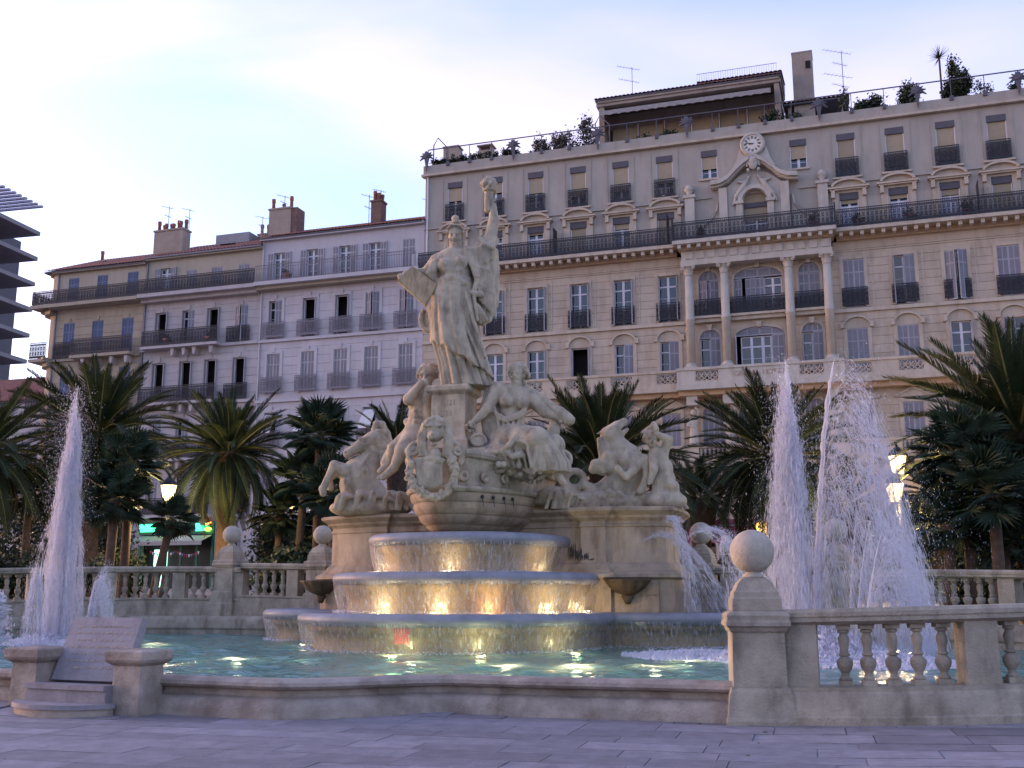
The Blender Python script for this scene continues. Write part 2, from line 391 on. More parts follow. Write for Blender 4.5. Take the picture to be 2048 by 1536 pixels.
def balustrade(name, label, lf, first_gap, per=5, spacing=.315, pier=.46, zr=None, ledge=True):
    zf = zr or gz
    P = W2(lf); c = P[len(P) // 2]
    t = thing(name, label, 'balustrade', (c.x, c.y, ground(c.y, c.x)), 0, 'balustrades round the pool')
    m = MB().sweep(P, [(-.24, -2.6), (-.24, .37), (-.27, .40), (-.27, .45), (.27, .45), (.27, .40), (.3, .36), (.33, .12), (.36, .10), (.36, -.6)], zoff=zf).mesh('plinth')
    fix_normals(m); smooth_by_angle(m, 30); obj('plinth', m, 'rail_stone', t)
    m = MB().sweep(P, [(-.15, 1.2), (-.2, 1.225), (-.235, 1.245), (-.235, 1.29), (-.25, 1.31), (-.25, 1.36), (-.215, 1.40), (.215, 1.40), (.25, 1.36), (.25, 1.31), (.235, 1.29), (.235, 1.245), (.2, 1.225), (.15, 1.2)], zoff=zf).mesh('rail')
    fix_normals(m); smooth_by_angle(m, 30); obj('rail', m, 'rail_stone', t)
    if ledge:
        m = MB().sweep(P if ledge is True else P[int(len(P) * ledge):], [(-.22, .98), (-.50, .96), (-.57, .90), (-.60, .82), (-.60, .62), (-.56, .56), (-.56, -.2)]).mesh('inner_ledge'); fix_normals(m); smooth_by_angle(m, 30)
        obj('inner_ledge', m, 'rail_stone', t)
    S, L = along(P, .02)
    pos = first_gap; k = 0; pm = None
    def place(d, kind):
        i = min(len(S) - 1, int(d / .02)); p, tg, _ = S[i]; rz = math.atan2(tg.y, tg.x)
        if kind == 'b': obj('baluster', balm, 'rail_stone', t, loc=(p.x, p.y, zf(p.x, p.y) + .45), rot=(0, 0, rz))
        else: obj('pier', PIER, 'rail_stone', t, loc=(p.x, p.y, zf(p.x, p.y) + .822), rot=(0, 0, rz))
    if first_gap > .25: place(.17 if first_gap < .8 else .85, 'p')
    while pos < L - .25:
        if k < per: place(pos, 'b'); k += 1; pos += spacing if k < per else spacing / 2 + pier / 2 + .05
        else: place(pos, 'p'); k = 0; pos += spacing / 2 + pier / 2 + .05
    return t
PIER = MB().box(-.2, .2, -.17, .17, -.39, .395).mesh('pier')
balustrade('balustrade', 'curved stone balustrade running from the big ball-topped post round the right jet', [(8.6, 11.31)] + arcR[1:], 1.36, spacing=.295, ledge=.55)
balustrade('balustrade', 'curved stone balustrade behind the slim left jet', arcL[:-1], .5)
def zb(x, y): return ground(y, x) + .12
backR = [(l, -1.9) for l in np.linspace(5.4, 8.4, 5)][::-1]; backL = [(l, -1.9) for l in np.linspace(-9, -5.2, 5)][::-1]
balustrade('balustrade', 'short straight balustrade between two ball-topped posts right of the fountain', backR, .6, per=6, zr=zb)
balustrade('balustrade', 'short straight balustrade joining the left ball-topped post to the fountain base', backL, .3, per=5, zr=zb)
bw = thing('back_wall', 'plain stone wall closing the pool behind the monument', 'wall', FW(0, -1.9, 0))
MB().sweep(W2([(l, -1.9) for l in (5.9, 0, -5.2)]), [(-.24, -1), (-.24, 1.9), (.24, 1.9), (.24, -1)]).build('wall', 'rail_stone', bw)
# ---- posts with stone balls
def ball_post(loc, rz, label, s=1.0, full=True):
    t = thing('ball_post', label, 'post', loc, rz, 'stone ball posts')
    def sq(m, prof):
        for (r0, z0), (r1, z1) in zip(prof, prof[1:]):
            m.add([(-r0, -r0, z0), (r0, -r0, z0), (r0, r0, z0), (-r0, r0, z0), (-r1, -r1, z1), (r1, -r1, z1), (r1, r1, z1), (-r1, r1, z1)],
                  [(0, 1, 5, 4), (1, 2, 6, 5), (2, 3, 7, 6), (3, 0, 4, 7)])
        return m
    def prof(p): return [(r * s * .84, z) for r, z in p]
    m = sq(MB(), prof([(.52, -.6), (.52, .06), (.50, .10), (.475, .24), (.45, .40), (.43, .44), (.425, .46)])).mesh('base'); fix_normals(m); obj('base', m, 'rail_stone', t, True)
    m = sq(MB(), prof([(.395, .46), (.385, 1.12)])).mesh('shaft'); fix_normals(m); obj('shaft', m, 'rail_stone', t, True)
    m = sq(MB(), prof([(.385, 1.12), (.42, 1.15), (.44, 1.19), (.475, 1.21), (.475, 1.25), (.455, 1.29), (.465, 1.34), (.44, 1.37), (.36, 1.40)])).mesh('cap'); fix_normals(m); obj('cap', m, 'rail_stone', t, True)
    m = sq(MB(), prof([(.37, 1.40), (.365, 1.55), (.34, 1.57), (.335, 1.63), (.30, 1.66), (.26, 1.74), (.19, 1.80), (.15, 1.82)])).mesh('stepped_top'); fix_normals(m); obj('stepped_top', m, 'rail_stone', t, True)
    m = MB().lathe(prof([(.15, 1.80), (.165, 1.82), (.165, 1.85), (.12, 1.87), (.13, 1.9)]), 24).mesh('neck', True); obj('neck', m, 'ball_stone', t, True)
    m = MB().sphere((0, 0, 2.15), .285 * s, 32, 20).mesh('ball', True); obj('ball', m, 'ball_stone', t, True)
    return t
p = FW(8.88, 11.35); ball_post((p.x, p.y, 0), -R(6), 'big stone post topped with a ball where the low curb meets the balustrade')
for l, lab in ((8.45, 'ball-topped stone post half hidden behind the right water jets'), (5.1, 'ball-topped stone post standing in the spray right of the monument base'),
               (-9.6, 'ball-topped stone post standing in front of the pineapple-crowned palm trunk'), (-6.3, 'ball-topped stone post half hidden by the left end of the monument base')):
    p = FW(l, -1.95); ball_post((p.x, p.y, ground(p.y, p.x) + .22), -AZF, lab, 1.0)
# ---- inscribed stone seat on the fountain's axis
p = FW(.05, 13.75); seat = thing('stone_seat', 'low stone seat with leaning inscribed slab between two capped pillars', 'seat', (p.x, p.y, ground(p.y)), -AZF)
for s_ in (-1, 1):
    x = s_ * .92
    m = MB()
    for (r0, z0), (r1, z1) in zip([(.235, -.1), (.225, .62)], [(.225, .62), (.0, .62)]): 
        m.add([(x - r0, -r0, z0), (x + r0, -r0, z0), (x + r0, r0, z0), (x - r0, r0, z0), (x - r1, -r1, z1), (x + r1, -r1, z1), (x + r1, r1, z1), (x - r1, r1, z1)], [(0, 1, 5, 4), (1, 2, 6, 5), (2, 3, 7, 6), (3, 0, 4, 7)])
    me = m.mesh('pillar'); pil = obj('pillar', me, 'curb_stone', seat, True)
    m = MB(); pr = [(.225, .615), (.29, .66), (.305, .68), (.315, .70), (.315, .80), (.29, .82), (0, .85)]
    for (r0, z0), (r1, z1) in zip(pr, pr[1:]):
        m.add([(x - r0, -r0, z0), (x + r0, -r0, z0), (x + r0, r0, z0), (x - r0, r0, z0), (x - r1, -r1, z1), (x + r1, -r1, z1), (x + r1, r1, z1), (x - r1, r1, z1)], [(0, 1, 5, 4), (1, 2, 6, 5), (2, 3, 7, 6), (3, 0, 4, 7)])
    obj('pillar_cap', m.mesh('pillar_cap'), 'curb_stone', pil, False, loc=None) if False else obj('pillar_cap', m.mesh('pillar_cap'), 'curb_stone', seat, True)
m = MB().box(-.63, .63, -.07, .07, 0, .92); me = m.mesh('slab'); o = obj('inscribed_slab', me, 'bench_stone', seat, True, loc=(0, .06, .36), rot=(R(-22), 0, 0))
for k in range(7):                                   # worn lines of cut lettering, too faint to read
    z = .78 - k * .1; w = [.48, .52, .40, .5, .46, .52, .3][k]
    x = -w; 
    mm = MB()
    while x < w:
        ln = rnd.uniform(.03, .11); mm.box(x, x + ln, -.074, -.069, z - .012, z + .012); x += ln + .03
    obj('carved_line', mm.mesh('carved_line'), 'curb_stone', o, True)
MB().box(-.70, .70, -.36, .3, -.1, .30).build('seat_block', 'bench_stone', seat, True)
MB().box(-.70, .70, -.40, -.10, .295, .36).build('seat_edge', 'bench_stone', seat, True)
arc = [(.80 * cos(t), -.30 - .52 * sin(t)) for t in np.linspace(0, pi, 28)]
m = MB().prism_z(arc[::-1], -.1, .075).mesh('step_base'); fix_normals(m); obj('step_base', m, 'curb_stone', seat, True)
arc = [(.83 * cos(t), -.30 - .55 * sin(t)) for t in np.linspace(0, pi, 28)]
m = MB().prism_z(arc[::-1], .075, .135).mesh('step'); fix_normals(m); obj('step', m, 'bench_stone', seat, True)
# ================================================================ the monument: base, cascade basins, ship's prow
def FM(l, f, z=0.0): return FW(l + .38, f, z)
def M2(lf): return [FM(*p).xy for p in lf]
# water materials
def water_mat(name, tintc, gl=(1, 1, 1), bs=3.0, bstr=.5, body=None, bodyf=.0, dist=.05):
    m = bpy.data.materials.new(name); m.use_nodes = True; nt = m.node_tree; nt.nodes.clear()
    o = N(nt, 'ShaderNodeOutputMaterial'); g = N(nt, 'ShaderNodeNewGeometry')
    n1 = N(nt, 'ShaderNodeTexNoise'); n1.inputs['Scale'].default_value = bs; n1.inputs['Detail'].default_value = 4; n1.inputs['Roughness'].default_value = .55; n1.inputs['Distortion'].default_value = .6
    nt.links.new(g.outputs['Position'], n1.inputs['Vector'])
    bp = N(nt, 'ShaderNodeBump'); bp.inputs['Strength'].default_value = bstr; bp.inputs['Distance'].default_value = dist; nt.links.new(n1.outputs[0], bp.inputs['Height'])
    tr = N(nt, 'ShaderNodeBsdfTransparent'); tr.inputs[0].default_value = (*tintc, 1)
    gs = N(nt, 'ShaderNodeBsdfGlossy'); gs.inputs['Roughness'].default_value = .06; gs.inputs[0].default_value = (*gl, 1); nt.links.new(bp.outputs[0], gs.inputs['Normal'])
    fr = N(nt, 'ShaderNodeFresnel'); fr.inputs[0].default_value = 1.33; nt.links.new(bp.outputs[0], fr.inputs['Normal'])
    base = tr.outputs[0]
    if body:
        d0 = N(nt, 'ShaderNodeBsdfDiffuse'); d0.inputs[0].default_value = (*body, 1); t0 = N(nt, 'ShaderNodeBsdfTranslucent'); t0.inputs[0].default_value = (.75, .85, .78, 1); nt.links.new(bp.outputs[0], d0.inputs['Normal']); nt.links.new(bp.outputs[0], t0.inputs['Normal'])
        df = N(nt, 'ShaderNodeMixShader'); df.inputs[0].default_value = .45; nt.links.new(d0.outputs[0], df.inputs[1]); nt.links.new(t0.outputs[0], df.inputs[2])
        mb = N(nt, 'ShaderNodeMixShader'); mb.inputs[0].default_value = bodyf; nt.links.new(tr.outputs[0], mb.inputs[1]); nt.links.new(df.outputs[0], mb.inputs[2]); base = mb.outputs[0]
    mx = N(nt, 'ShaderNodeMixShader'); nt.links.new(fr.outputs[0], mx.inputs[0]); nt.links.new(base, mx.inputs[1]); nt.links.new(gs.outputs[0], mx.inputs[2]); nt.links.new(mx.outputs[0], o.inputs[0])
    MAT[name] = m; return m
water_mat('pool_water', (.66, .9, .84), bs=3.6, bstr=.8, body=(.30, .52, .48), bodyf=.55, dist=.07)
water_mat('basin_water', (.8, .86, .84), bs=9, bstr=.6, body=(.4, .42, .42), bodyf=.25)
def curtain_mat(name, dens=.5, col=(.72, .72, .76)):
    """falling sheet: opaque white streaks with clear gaps between them"""
    m = bpy.data.materials.new(name); m.use_nodes = True; nt = m.node_tree; nt.nodes.clear()
    o = N(nt, 'ShaderNodeOutputMaterial'); g = N(nt, 'ShaderNodeNewGeometry'); mp_ = N(nt, 'ShaderNodeMapping'); mp_.inputs['Scale'].default_value = (24, 24, .22)
    nt.links.new(g.outputs['Position'], mp_.inputs[0])
    n1 = N(nt, 'ShaderNodeTexNoise'); n1.inputs['Scale'].default_value = 1.0; n1.inputs['Detail'].default_value = 5; n1.inputs['Roughness'].default_value = .7; nt.links.new(mp_.outputs[0], n1.inputs['Vector'])
    mr = N(nt, 'ShaderNodeMapRange'); mr.inputs[1].default_value = .44; mr.inputs[2].default_value = .66; mr.inputs[3].default_value = dens * .2; mr.inputs[4].default_value = dens * 2.0; mr.clamp = True
    nt.links.new(n1.outputs[0], mr.inputs[0])
    tr = N(nt, 'ShaderNodeBsdfTransparent'); df = N(nt, 'ShaderNodeBsdfDiffuse'); df.inputs[0].default_value = (*col, 1)
    tl = N(nt, 'ShaderNodeBsdfTranslucent'); tl.inputs[0].default_value = (*col, 1)
    gs = N(nt, 'ShaderNodeBsdfGlossy'); gs.inputs['Roughness'].default_value = .2
    a = N(nt, 'ShaderNodeMixShader'); a.inputs[0].default_value = .55; nt.links.new(df.outputs[0], a.inputs[1]); nt.links.new(tl.outputs[0], a.inputs[2])
    b = N(nt, 'ShaderNodeMixShader'); b.inputs[0].default_value = .12; nt.links.new(a.outputs[0], b.inputs[1]); nt.links.new(gs.outputs[0], b.inputs[2])
    mx = N(nt, 'ShaderNodeMixShader'); nt.links.new(mr.outputs[0], mx.inputs[0]); nt.links.new(tr.outputs[0], mx.inputs[1]); nt.links.new(b.outputs[0], mx.inputs[2]); nt.links.new(mx.outputs[0], o.inputs[0])
    MAT[name] = m
curtain_mat('curtain_water', .34)
def spray_mat(name, alpha, col=(.84, .84, .92)):
    m = bpy.data.materials.new(name); m.use_nodes = True; nt = m.node_tree; nt.nodes.clear(); o = N(nt, 'ShaderNodeOutputMaterial')
    tr = N(nt, 'ShaderNodeBsdfTransparent'); df = N(nt, 'ShaderNodeBsdfDiffuse'); df.inputs[0].default_value = (*col, 1)
    tl = N(nt, 'ShaderNodeBsdfTranslucent'); tl.inputs[0].default_value = (*col, 1)
    a = N(nt, 'ShaderNodeMixShader'); a.inputs[0].default_value = .5; nt.links.new(df.outputs[0], a.inputs[1]); nt.links.new(tl.outputs[0], a.inputs[2])
    mx = N(nt, 'ShaderNodeMixShader'); mx.inputs[0].default_value = alpha; nt.links.new(tr.outputs[0], mx.inputs[1]); nt.links.new(a.outputs[0], mx.inputs[2]); nt.links.new(mx.outputs[0], o.inputs[0]); MAT[name] = m
spray_mat('spray', .36); spray_mat('foam', .5)

# ---- base block
def rr_plan(h, f0):
    """plan of the base: straight front with two pilasters each side and curved-in ends"""
    pts = []
    half = [(0, f0), (2.6, f0), (2.62, f0 + .12), (3.22, f0 + .12), (3.24, f0)]
    for t in np.linspace(0, 1, 8): half.append((3.4 + (h - 3.4) * t, f0 - .02 - .35 * t ** 1.6))
    for t in np.linspace(.1, 1, 8): half.append((h + .02 - .25 * t ** 2, f0 - .37 - 2.2 * t))
    left = [(-a, b) for a, b in half[::-1]]
    return left[:-1] + half + [(0, half[-1][1])]
base = thing('monument_base', 'long ochre stone base with moulded cornice carrying the sculpture group', 'pedestal', FM(0, 0, 0))
plan = rr_plan(4.55, 1.25)
plan = plan[:-1]
m = MB().sweep(M2(plan), [(.22, .0), (.22, .6), (.24, 1.94), (.30, 1.97), (.36, 1.99), (.36, 2.06), (.30, 2.09), (.2, 2.13)], closed=True).mesh('lower_wall'); fix_normals(m); smooth_by_angle(m, 25); obj('lower_wall', m, 'base_stone', base)
m = MB().sweep(M2(plan), [(.2, 2.13), (.2, 2.16), (.15, 2.20), (.10, 2.29), (.02, 2.34), (.0, 2.40), (.0, 3.16)], closed=True).mesh('die'); fix_normals(m); smooth_by_angle(m, 25); obj('die', m, 'base_stone', base)
m = MB().sweep(M2(plan), [(.0, 3.16), (.03, 3.18), (.03, 3.22), (.0, 3.25), (.0, 3.30), (.04, 3.34), (.10, 3.38), (.12, 3.43), (.18, 3.47), (.26, 3.53), (.27, 3.59), (.22, 3.62), (-.2, 3.64)], closed=True)
top = M2(plan); k0 = len(m.v)
m.add([(p.x, p.y, 3.635) for p in top], [tuple(range(len(top)))])
m = m.mesh('cornice'); fix_normals(m); smooth_by_angle(m, 25); obj('cornice', m, 'base_stone', base)
for sx in (-1, 1):                                    # panel piers of the lower wall and their blackened joints
    for a, b in ((2.66, 3.18), (4.05, 4.45)):
        l0, l1 = sx * a, sx * b
        for z0, z1 in ((.5, 1.05), (1.062, 1.58), (1.592, 1.93)):
            q = [(l0, 1.2), (l0, 1.62), (l1, 1.62), (l1, 1.2)] if b < 4 else [(l0, .9), (l0, 1.36), (l1, 1.27), (l1, .8)]
            P = M2(q); mm = MB().prism_z([tuple(p) for p in P], z0, z1).mesh('pier_block'); fix_normals(mm); obj('pier_block', mm, 'base_stone', base)
# shell bowls on the base, stained brown
for sx, lab in ((-1, 'small ribbed brown shell basin on the left of the monument base'), (1, 'small ribbed brown shell basin wet with spray right of the base')):
    c = FM(sx * 3.8 - (.75 if sx < 0 else 0), 1.55 if sx > 0 else 1.35, 0)
    t = thing('shell_basin', lab, 'basin', (c.x, c.y, 1.68), -AZF, 'shell basins')
    mm = MB(); nn = 48; pr = [(.08, -.1), (.24, -.05), (.40, .06), (.52, .22), (.56, .27), (.5, .28), (.4, .2), (.15, .08)]
    vs_ = []; fs_ = []
    for r_, z_ in pr:
        for k in range(nn):
            a = 2 * pi * k / nn; rr_ = r_ * (1 + .055 * cos(12 * a) * (r_ > .25))
            vs_.append((rr_ * cos(a), rr_ * sin(a) * .8, z_))
    for i in range(len(pr) - 1):
        for k in range(nn): fs_.append((i * nn + k, i * nn + (k + 1) % nn, (i + 1) * nn + (k + 1) % nn, (i + 1) * nn + k))
    fs_.append(tuple(range(nn)))
    me = mm.add(vs_, fs_).mesh('bowl', True); fix_normals(me); obj('bowl', me, 'bronze', t, True)
    me = MB().lathe([(.06, -.3), (.09, -.22), (.15, -.12), (.08, -.08)], 16).mesh('stem', True); obj('stem', me, 'bronze', t, True)
# ---- cascade basins
def selli(c, a, b, e=2.7, n=120, cut=None):
    out = []
    for k in range(n):
        t = 2 * pi * k / n; x = abs(cos(t)) ** (2 / e) * (1 if cos(t) >= 0 else -1); y = abs(sin(t)) ** (2 / e) * (1 if sin(t) >= 0 else -1)
        out.append((c[0] + a * x, c[1] - b * y))
    return out
TIERS = []
def basin(label, c, a, b, ztop, zbot, e=2.7, group='cascade basins'):
    pl = selli(c, a, b, e); P = M2(pl)
    cc = FM(c[0], c[1], zbot); t = thing('cascade_basin', label, 'basin', cc, 0, group)
    pr = [(-.55, ztop - .10), (-.5, ztop - .04), (-.34, ztop - .02), (-.2, ztop), (-.08, ztop - .015), (-.01, ztop - .06), (.02, ztop - .12), (.01, ztop - .19), (-.04, ztop - .245), (-.12, ztop - .27), (-.22, ztop - .275)]
    m = MB().sweep(P, pr, closed=True).mesh('lip', True); fix_normals(m); obj('lip', m, 'wet_lip', t)
    m = MB().sweep(P, [(-.21, ztop - .27), (-.24, ztop - .4), (-.31, (ztop + zbot) / 2), (-.37, zbot + .15), (-.34, zbot + .08), (-.32, zbot - .1)], closed=True).mesh('wall', True); fix_normals(m); obj('wall', m, 'basin_wall', t)
    ins = M2(selli(c, a - .3, b - .3, e))
    m = MB().add([(p.x, p.y, ztop - .022) for p in ins], [tuple(range(len(ins)))]).mesh('basin_water'); fix_normals(m); obj('basin_water', m, 'basin_water', t)
    # the falling sheet: leaves the lip, wavers, and lands just outside the foot of the wall
    vs_ = []; fs_ = []; rows = 9; Pn = M2(selli(c, a, b, e, 360)); n_ = len(Pn)
    rr_ = random.Random(int(a * 100)); wob = [rr_.uniform(-.02, .02) for _ in range(n_)]
    for i, p in enumerate(Pn):
        d = (Pn[(i + 1) % n_] - Pn[i - 1]).normalized(); nn = Vector((d.y, -d.x))
        for k in range(rows):
            tt = k / (rows - 1); off = .005 - .17 * tt ** 1.3 + wob[i] * tt
            vs_.append((p.x + nn.x * off, p.y + nn.y * off, (ztop - .17) * (1 - tt) + (zbot - .02) * tt))
    for i in range(n_):
        for k in range(rows - 1):
            j = (i + 1) % n_; fs_.append((i * rows + k, j * rows + k, j * rows + k + 1, i * rows + k + 1))
    m = MB().add(vs_, fs_).mesh('water_curtain', True); obj('water_curtain', m, 'curtain_water', t)
    # churned foam where it lands
    fm = MB(); rf = random.Random(int(b * 77))
    for i, p in enumerate(Pn):
        for _ in range(3):
            d = (Pn[(i + 1) % n_] - Pn[i - 1]).normalized(); nn = Vector((d.y, -d.x)); o_ = -.13 + rf.uniform(-.06, .12)
            r_ = rf.uniform(.012, .035); q = (p.x + nn.x * o_ + rf.uniform(-.03, .03), p.y + nn.y * o_, zbot + rf.uniform(-.01, .045))
            fm.add([(q[0] - r_, q[1], q[2]), (q[0] + r_, q[1], q[2]), (q[0], q[1] - r_, q[2]), (q[0], q[1] + r_, q[2]), (q[0], q[1], q[2] + r_ * .8)], [(0, 2, 4), (2, 1, 4), (1, 3, 4), (3, 0, 4)])
    obj('foam', fm.mesh('foam'), 'foam', t, kind='stuff')
    TIERS.append(pl); return t
basin('lowest and widest grey-lipped cascade basin rising from the pool', (0, 1.2), 3.58, 4.9, 1.21, WATER)
basin('middle grey-lipped cascade basin lit gold from below', (0, 1.2), 3.14, 3.75, 2.09, 1.19)
basin('top and narrowest cascade basin right under the ship prow', (0, 1.2), 2.3, 3.15, 2.97, 2.07)
basin('side cascade basin on the left wing of the monument', (-4.45, -.1), 2.3, 2.0, 1.23, WATER, 2.6, 'side cascade basins')
basin('side cascade basin on the right wing of the monument, showered with spray', (3.95, -.1), 2.3, 2.0, 1.20, WATER, 2.6, 'side cascade basins')
# blackened run-off stains on the base beside the basins
st = thing('runoff_stain', 'black run-off crust on the base beside the top basin', 'stain', FM(2.6, 1.3, 2.1))
for l0, w0, z0, z1, sd in [(2.26 + .045 * k, .035 + .02 * ((k * 7) % 3), 2.36 + .012 * ((k * 5) % 4), 2.95 - .03 * k - .05 * ((k * 3) % 4), k) for k in range(16)]:
    r_ = random.Random(sd + 9); z1 = max(z1, z0 + .05); n_ = 6; ed = [(l0 + w0 * .5 * sin(pi * i / n_) * r_.uniform(.5, 1.2), z0 + (z1 - z0) * i / n_) for i in range(n_ + 1)]; eb = [(l0 - w0 * .5 * sin(pi * i / n_) * r_.uniform(.5, 1.2), z0 + (z1 - z0) * i / n_) for i in range(n_, -1, -1)]
    ff = 1.256 if l0 < 2.58 else 1.376; vs_ = [FM(a_, ff, z_) for a_, z_ in ed + eb[1:-1]]; obj('crust', MB().add(vs_, [tuple(range(len(vs_)))]).mesh('crust'), 'dark_stain', st)
# red stencil mark on the lowest basin, letters unreadable
pl = TIERS[0]; P = M2(pl)
best = min(range(len(P)), key=lambda i: abs((1024 + FPX * P[i].x / P[i].y) - 795) + (0 if P[i].y < 25 else 900))
p = P[best]; d = (P[(best + 1) % len(P)] - P[best - 1]).normalized(); nn = Vector((d.y, -d.x))
st = thing('red_stencil', 'square red paint stencil on the wall of the lowest basin', 'graffiti', (p.x, p.y, .62), math.atan2(d.y, d.x))
st.location = (p.x - nn.x * .10, p.y - nn.y * .10, .62); WM[st.name] = Matrix.LocRotScale(Vector(st.location), Euler(st.rotation_euler), None)
m = MB(); rr_ = random.Random(3)
m.box(-.17, .17, -.006, 0, 0, .30); obj('red_patch', m.mesh('patch'), 'paint_red', st, True)
for r0 in range(3):
    for k in range(6):
        if r0 == 0 and k in (3,): continue
        x = -.14 + k * .048; z = .03 + r0 * .092
        mm = MB().box(x, x + .009, -.011, -.0065, z, z + .07)
        if rr_.random() < .7: mm.add([(x + .009, -.009, z + .06), (x + .034, -.009, z + .06), (x + .034, -.009, z + .07), (x + .009, -.009, z + .07)], [(0, 1, 2, 3)])
        if rr_.random() < .6: mm.add([(x + .009, -.009, z), (x + .03, -.009, z), (x + .03, -.009, z + .01), (x + .009, -.009, z + .01)], [(0, 1, 2, 3)])
        obj('stencil_letter', mm.mesh('letter'), 'paint_pale', st, True, kind='stuff')
# ---- ship's prow
prow = thing('ship_prow', 'carved stone ship prow with plank lines and a rosette frieze', 'sculpture', FM(0, 2.4, 2.95))
def hull_plan(w, ln, n=28, f0=.3):
    pts = []
    for k in range(-n, n + 1):
        t = k / n; s_ = abs(t); f = f0 + (ln - f0) * (1 - s_ ** 1.9); l = w * math.copysign(1 - (1 - s_) ** 1.75, t)
        pts.append((-l, f))
    return pts[::-1]
lev = [(.55, 2.95, 2.90), (.78, 3.2, 2.96), (1.0, 3.42, 3.06), (1.2, 3.58, 3.2), (1.36, 3.70, 3.36), (1.48, 3.80, 3.55), (1.56, 3.87, 3.75), (1.6, 3.92, 3.92)]
def loft(levels, close_top=False):
    vs_ = []; fs_ = []; n_ = None
    for w, ln, z in levels:
        pp = hull_plan(w, ln); n_ = len(pp); vs_ += [FM(l, f, z + (.10 * max(0, f - .8) if z > 4.1 else 0)) for l, f in pp]
    for i in range(len(levels) - 1):
        for k in range(n_ - 1): fs_.append((i * n_ + k, i * n_ + k + 1, (i + 1) * n_ + k + 1, (i + 1) * n_ + k))
    if close_top: fs_.append(tuple(range((len(levels) - 1) * n_, len(levels) * n_)))
    me = MB().add(vs_, fs_).mesh('loft'); fix_normals(me); smooth_by_angle(me, 40); return me
strakes = 5
obj('hull_core', loft([(w - .06, ln - .06, z) for w, ln, z in lev] + [(1.5, 3.8, 4.05)], True), 'statue_stone', prow)
ztab = np.interp(np.linspace(0, 1, strakes * 3 + 1), np.linspace(0, 1, len(lev)), [l[2] for l in lev])
for s_ in range(strakes):                              # planks, each a little proud of the one below
    seg = []
    for q in range(4):
        z = ztab[s_ * 3 + q] + (.012 if q == 0 else 0); w = np.interp(z, [l[2] for l in lev], [l[0] for l in lev]); ln = np.interp(z, [l[2] for l in lev], [l[1] for l in lev])
        g = .0 if q in (1, 2) else -.025
        seg.append((w + g, ln + g, z))
    obj('hull_plank', loft(seg), 'base_stone', prow)
obj('moulding', loft([(1.4, 3.7, 3.89), (1.62, 3.94, 3.895), (1.66, 3.98, 3.93), (1.68, 4.0, 3.97), (1.64, 3.97, 4.01), (1.56, 3.88, 4.03)]), 'statue_stone', prow)
obj('frieze', loft([(1.54, 3.86, 4.02), (1.55, 3.88, 4.2), (1.60, 3.93, 4.38)]), 'statue_stone', prow)
obj('gunwale', loft([(1.6, 3.92, 4.37), (1.70, 4.02, 4.40), (1.73, 4.06, 4.47), (1.70, 4.03, 4.54), (1.60, 3.92, 4.57), (1.3, 3.6, 4.60), (.6, 2.6, 4.62)], True), 'statue_stone', prow)
hp = [FM(*p) for p in hull_plan(1.56, 3.89, 60)]
for fr_, rad in ((.63, .13), (.71, .13), (.79, .12), (.36, .12), (.28, .12)):
    i = int(fr_ * (len(hp) - 1)); p = hp[i]; d = (hp[i + 1] - hp[i - 1]).normalized(); rz = math.atan2(d.y, d.x)
    mm = MB().lathe([(.0, .0), (rad, .0), (rad, .05), (rad * .8, .075), (rad * .55, .06), (rad * .35, .05), (rad * .3, .02), (.01, .02)], 20, cap=False)
    me = mm.mesh('rosette', True); fix_normals(me); nrm = Vector((d.y, -d.x, 0))
    if nrm.y > 0: rz += pi
    obj('rosette', me, 'statue_stone', prow, loc=(p.x, p.y, 4.24), rot=(R(90), 0, rz))
hp = [FM(*p) for p in hull_plan(1.60, 3.93, 60)]
for k, fr_ in enumerate((.70, .745, .785, .82)):       # small dark hawse holes with drips under the moulding
    i = int(fr_ * (len(hp) - 1)); p = hp[i]; d = (hp[i + 1] - hp[i - 1]).normalized(); nrm = Vector((d.y, -d.x, 0)); nrm = nrm if nrm.y < 0 else -nrm
    me = MB().sphere((0, 0, 0), .045, 10, 6).mesh('hole', True); obj('spout_hole', me, 'dark_stain', prow, loc=(p.x - nrm.x * .02, p.y - nrm.y * .02, 3.79))
    mm = MB().tube([(0, 0, 0), (.01, 0, -.1), (.03, 0, -.2)], [.012, .01, .004], 6).mesh('drip'); obj('drip_stain', mm, 'dark_stain', prow, loc=(p.x - nrm.x * .005, p.y - nrm.y * .005, 3.76))
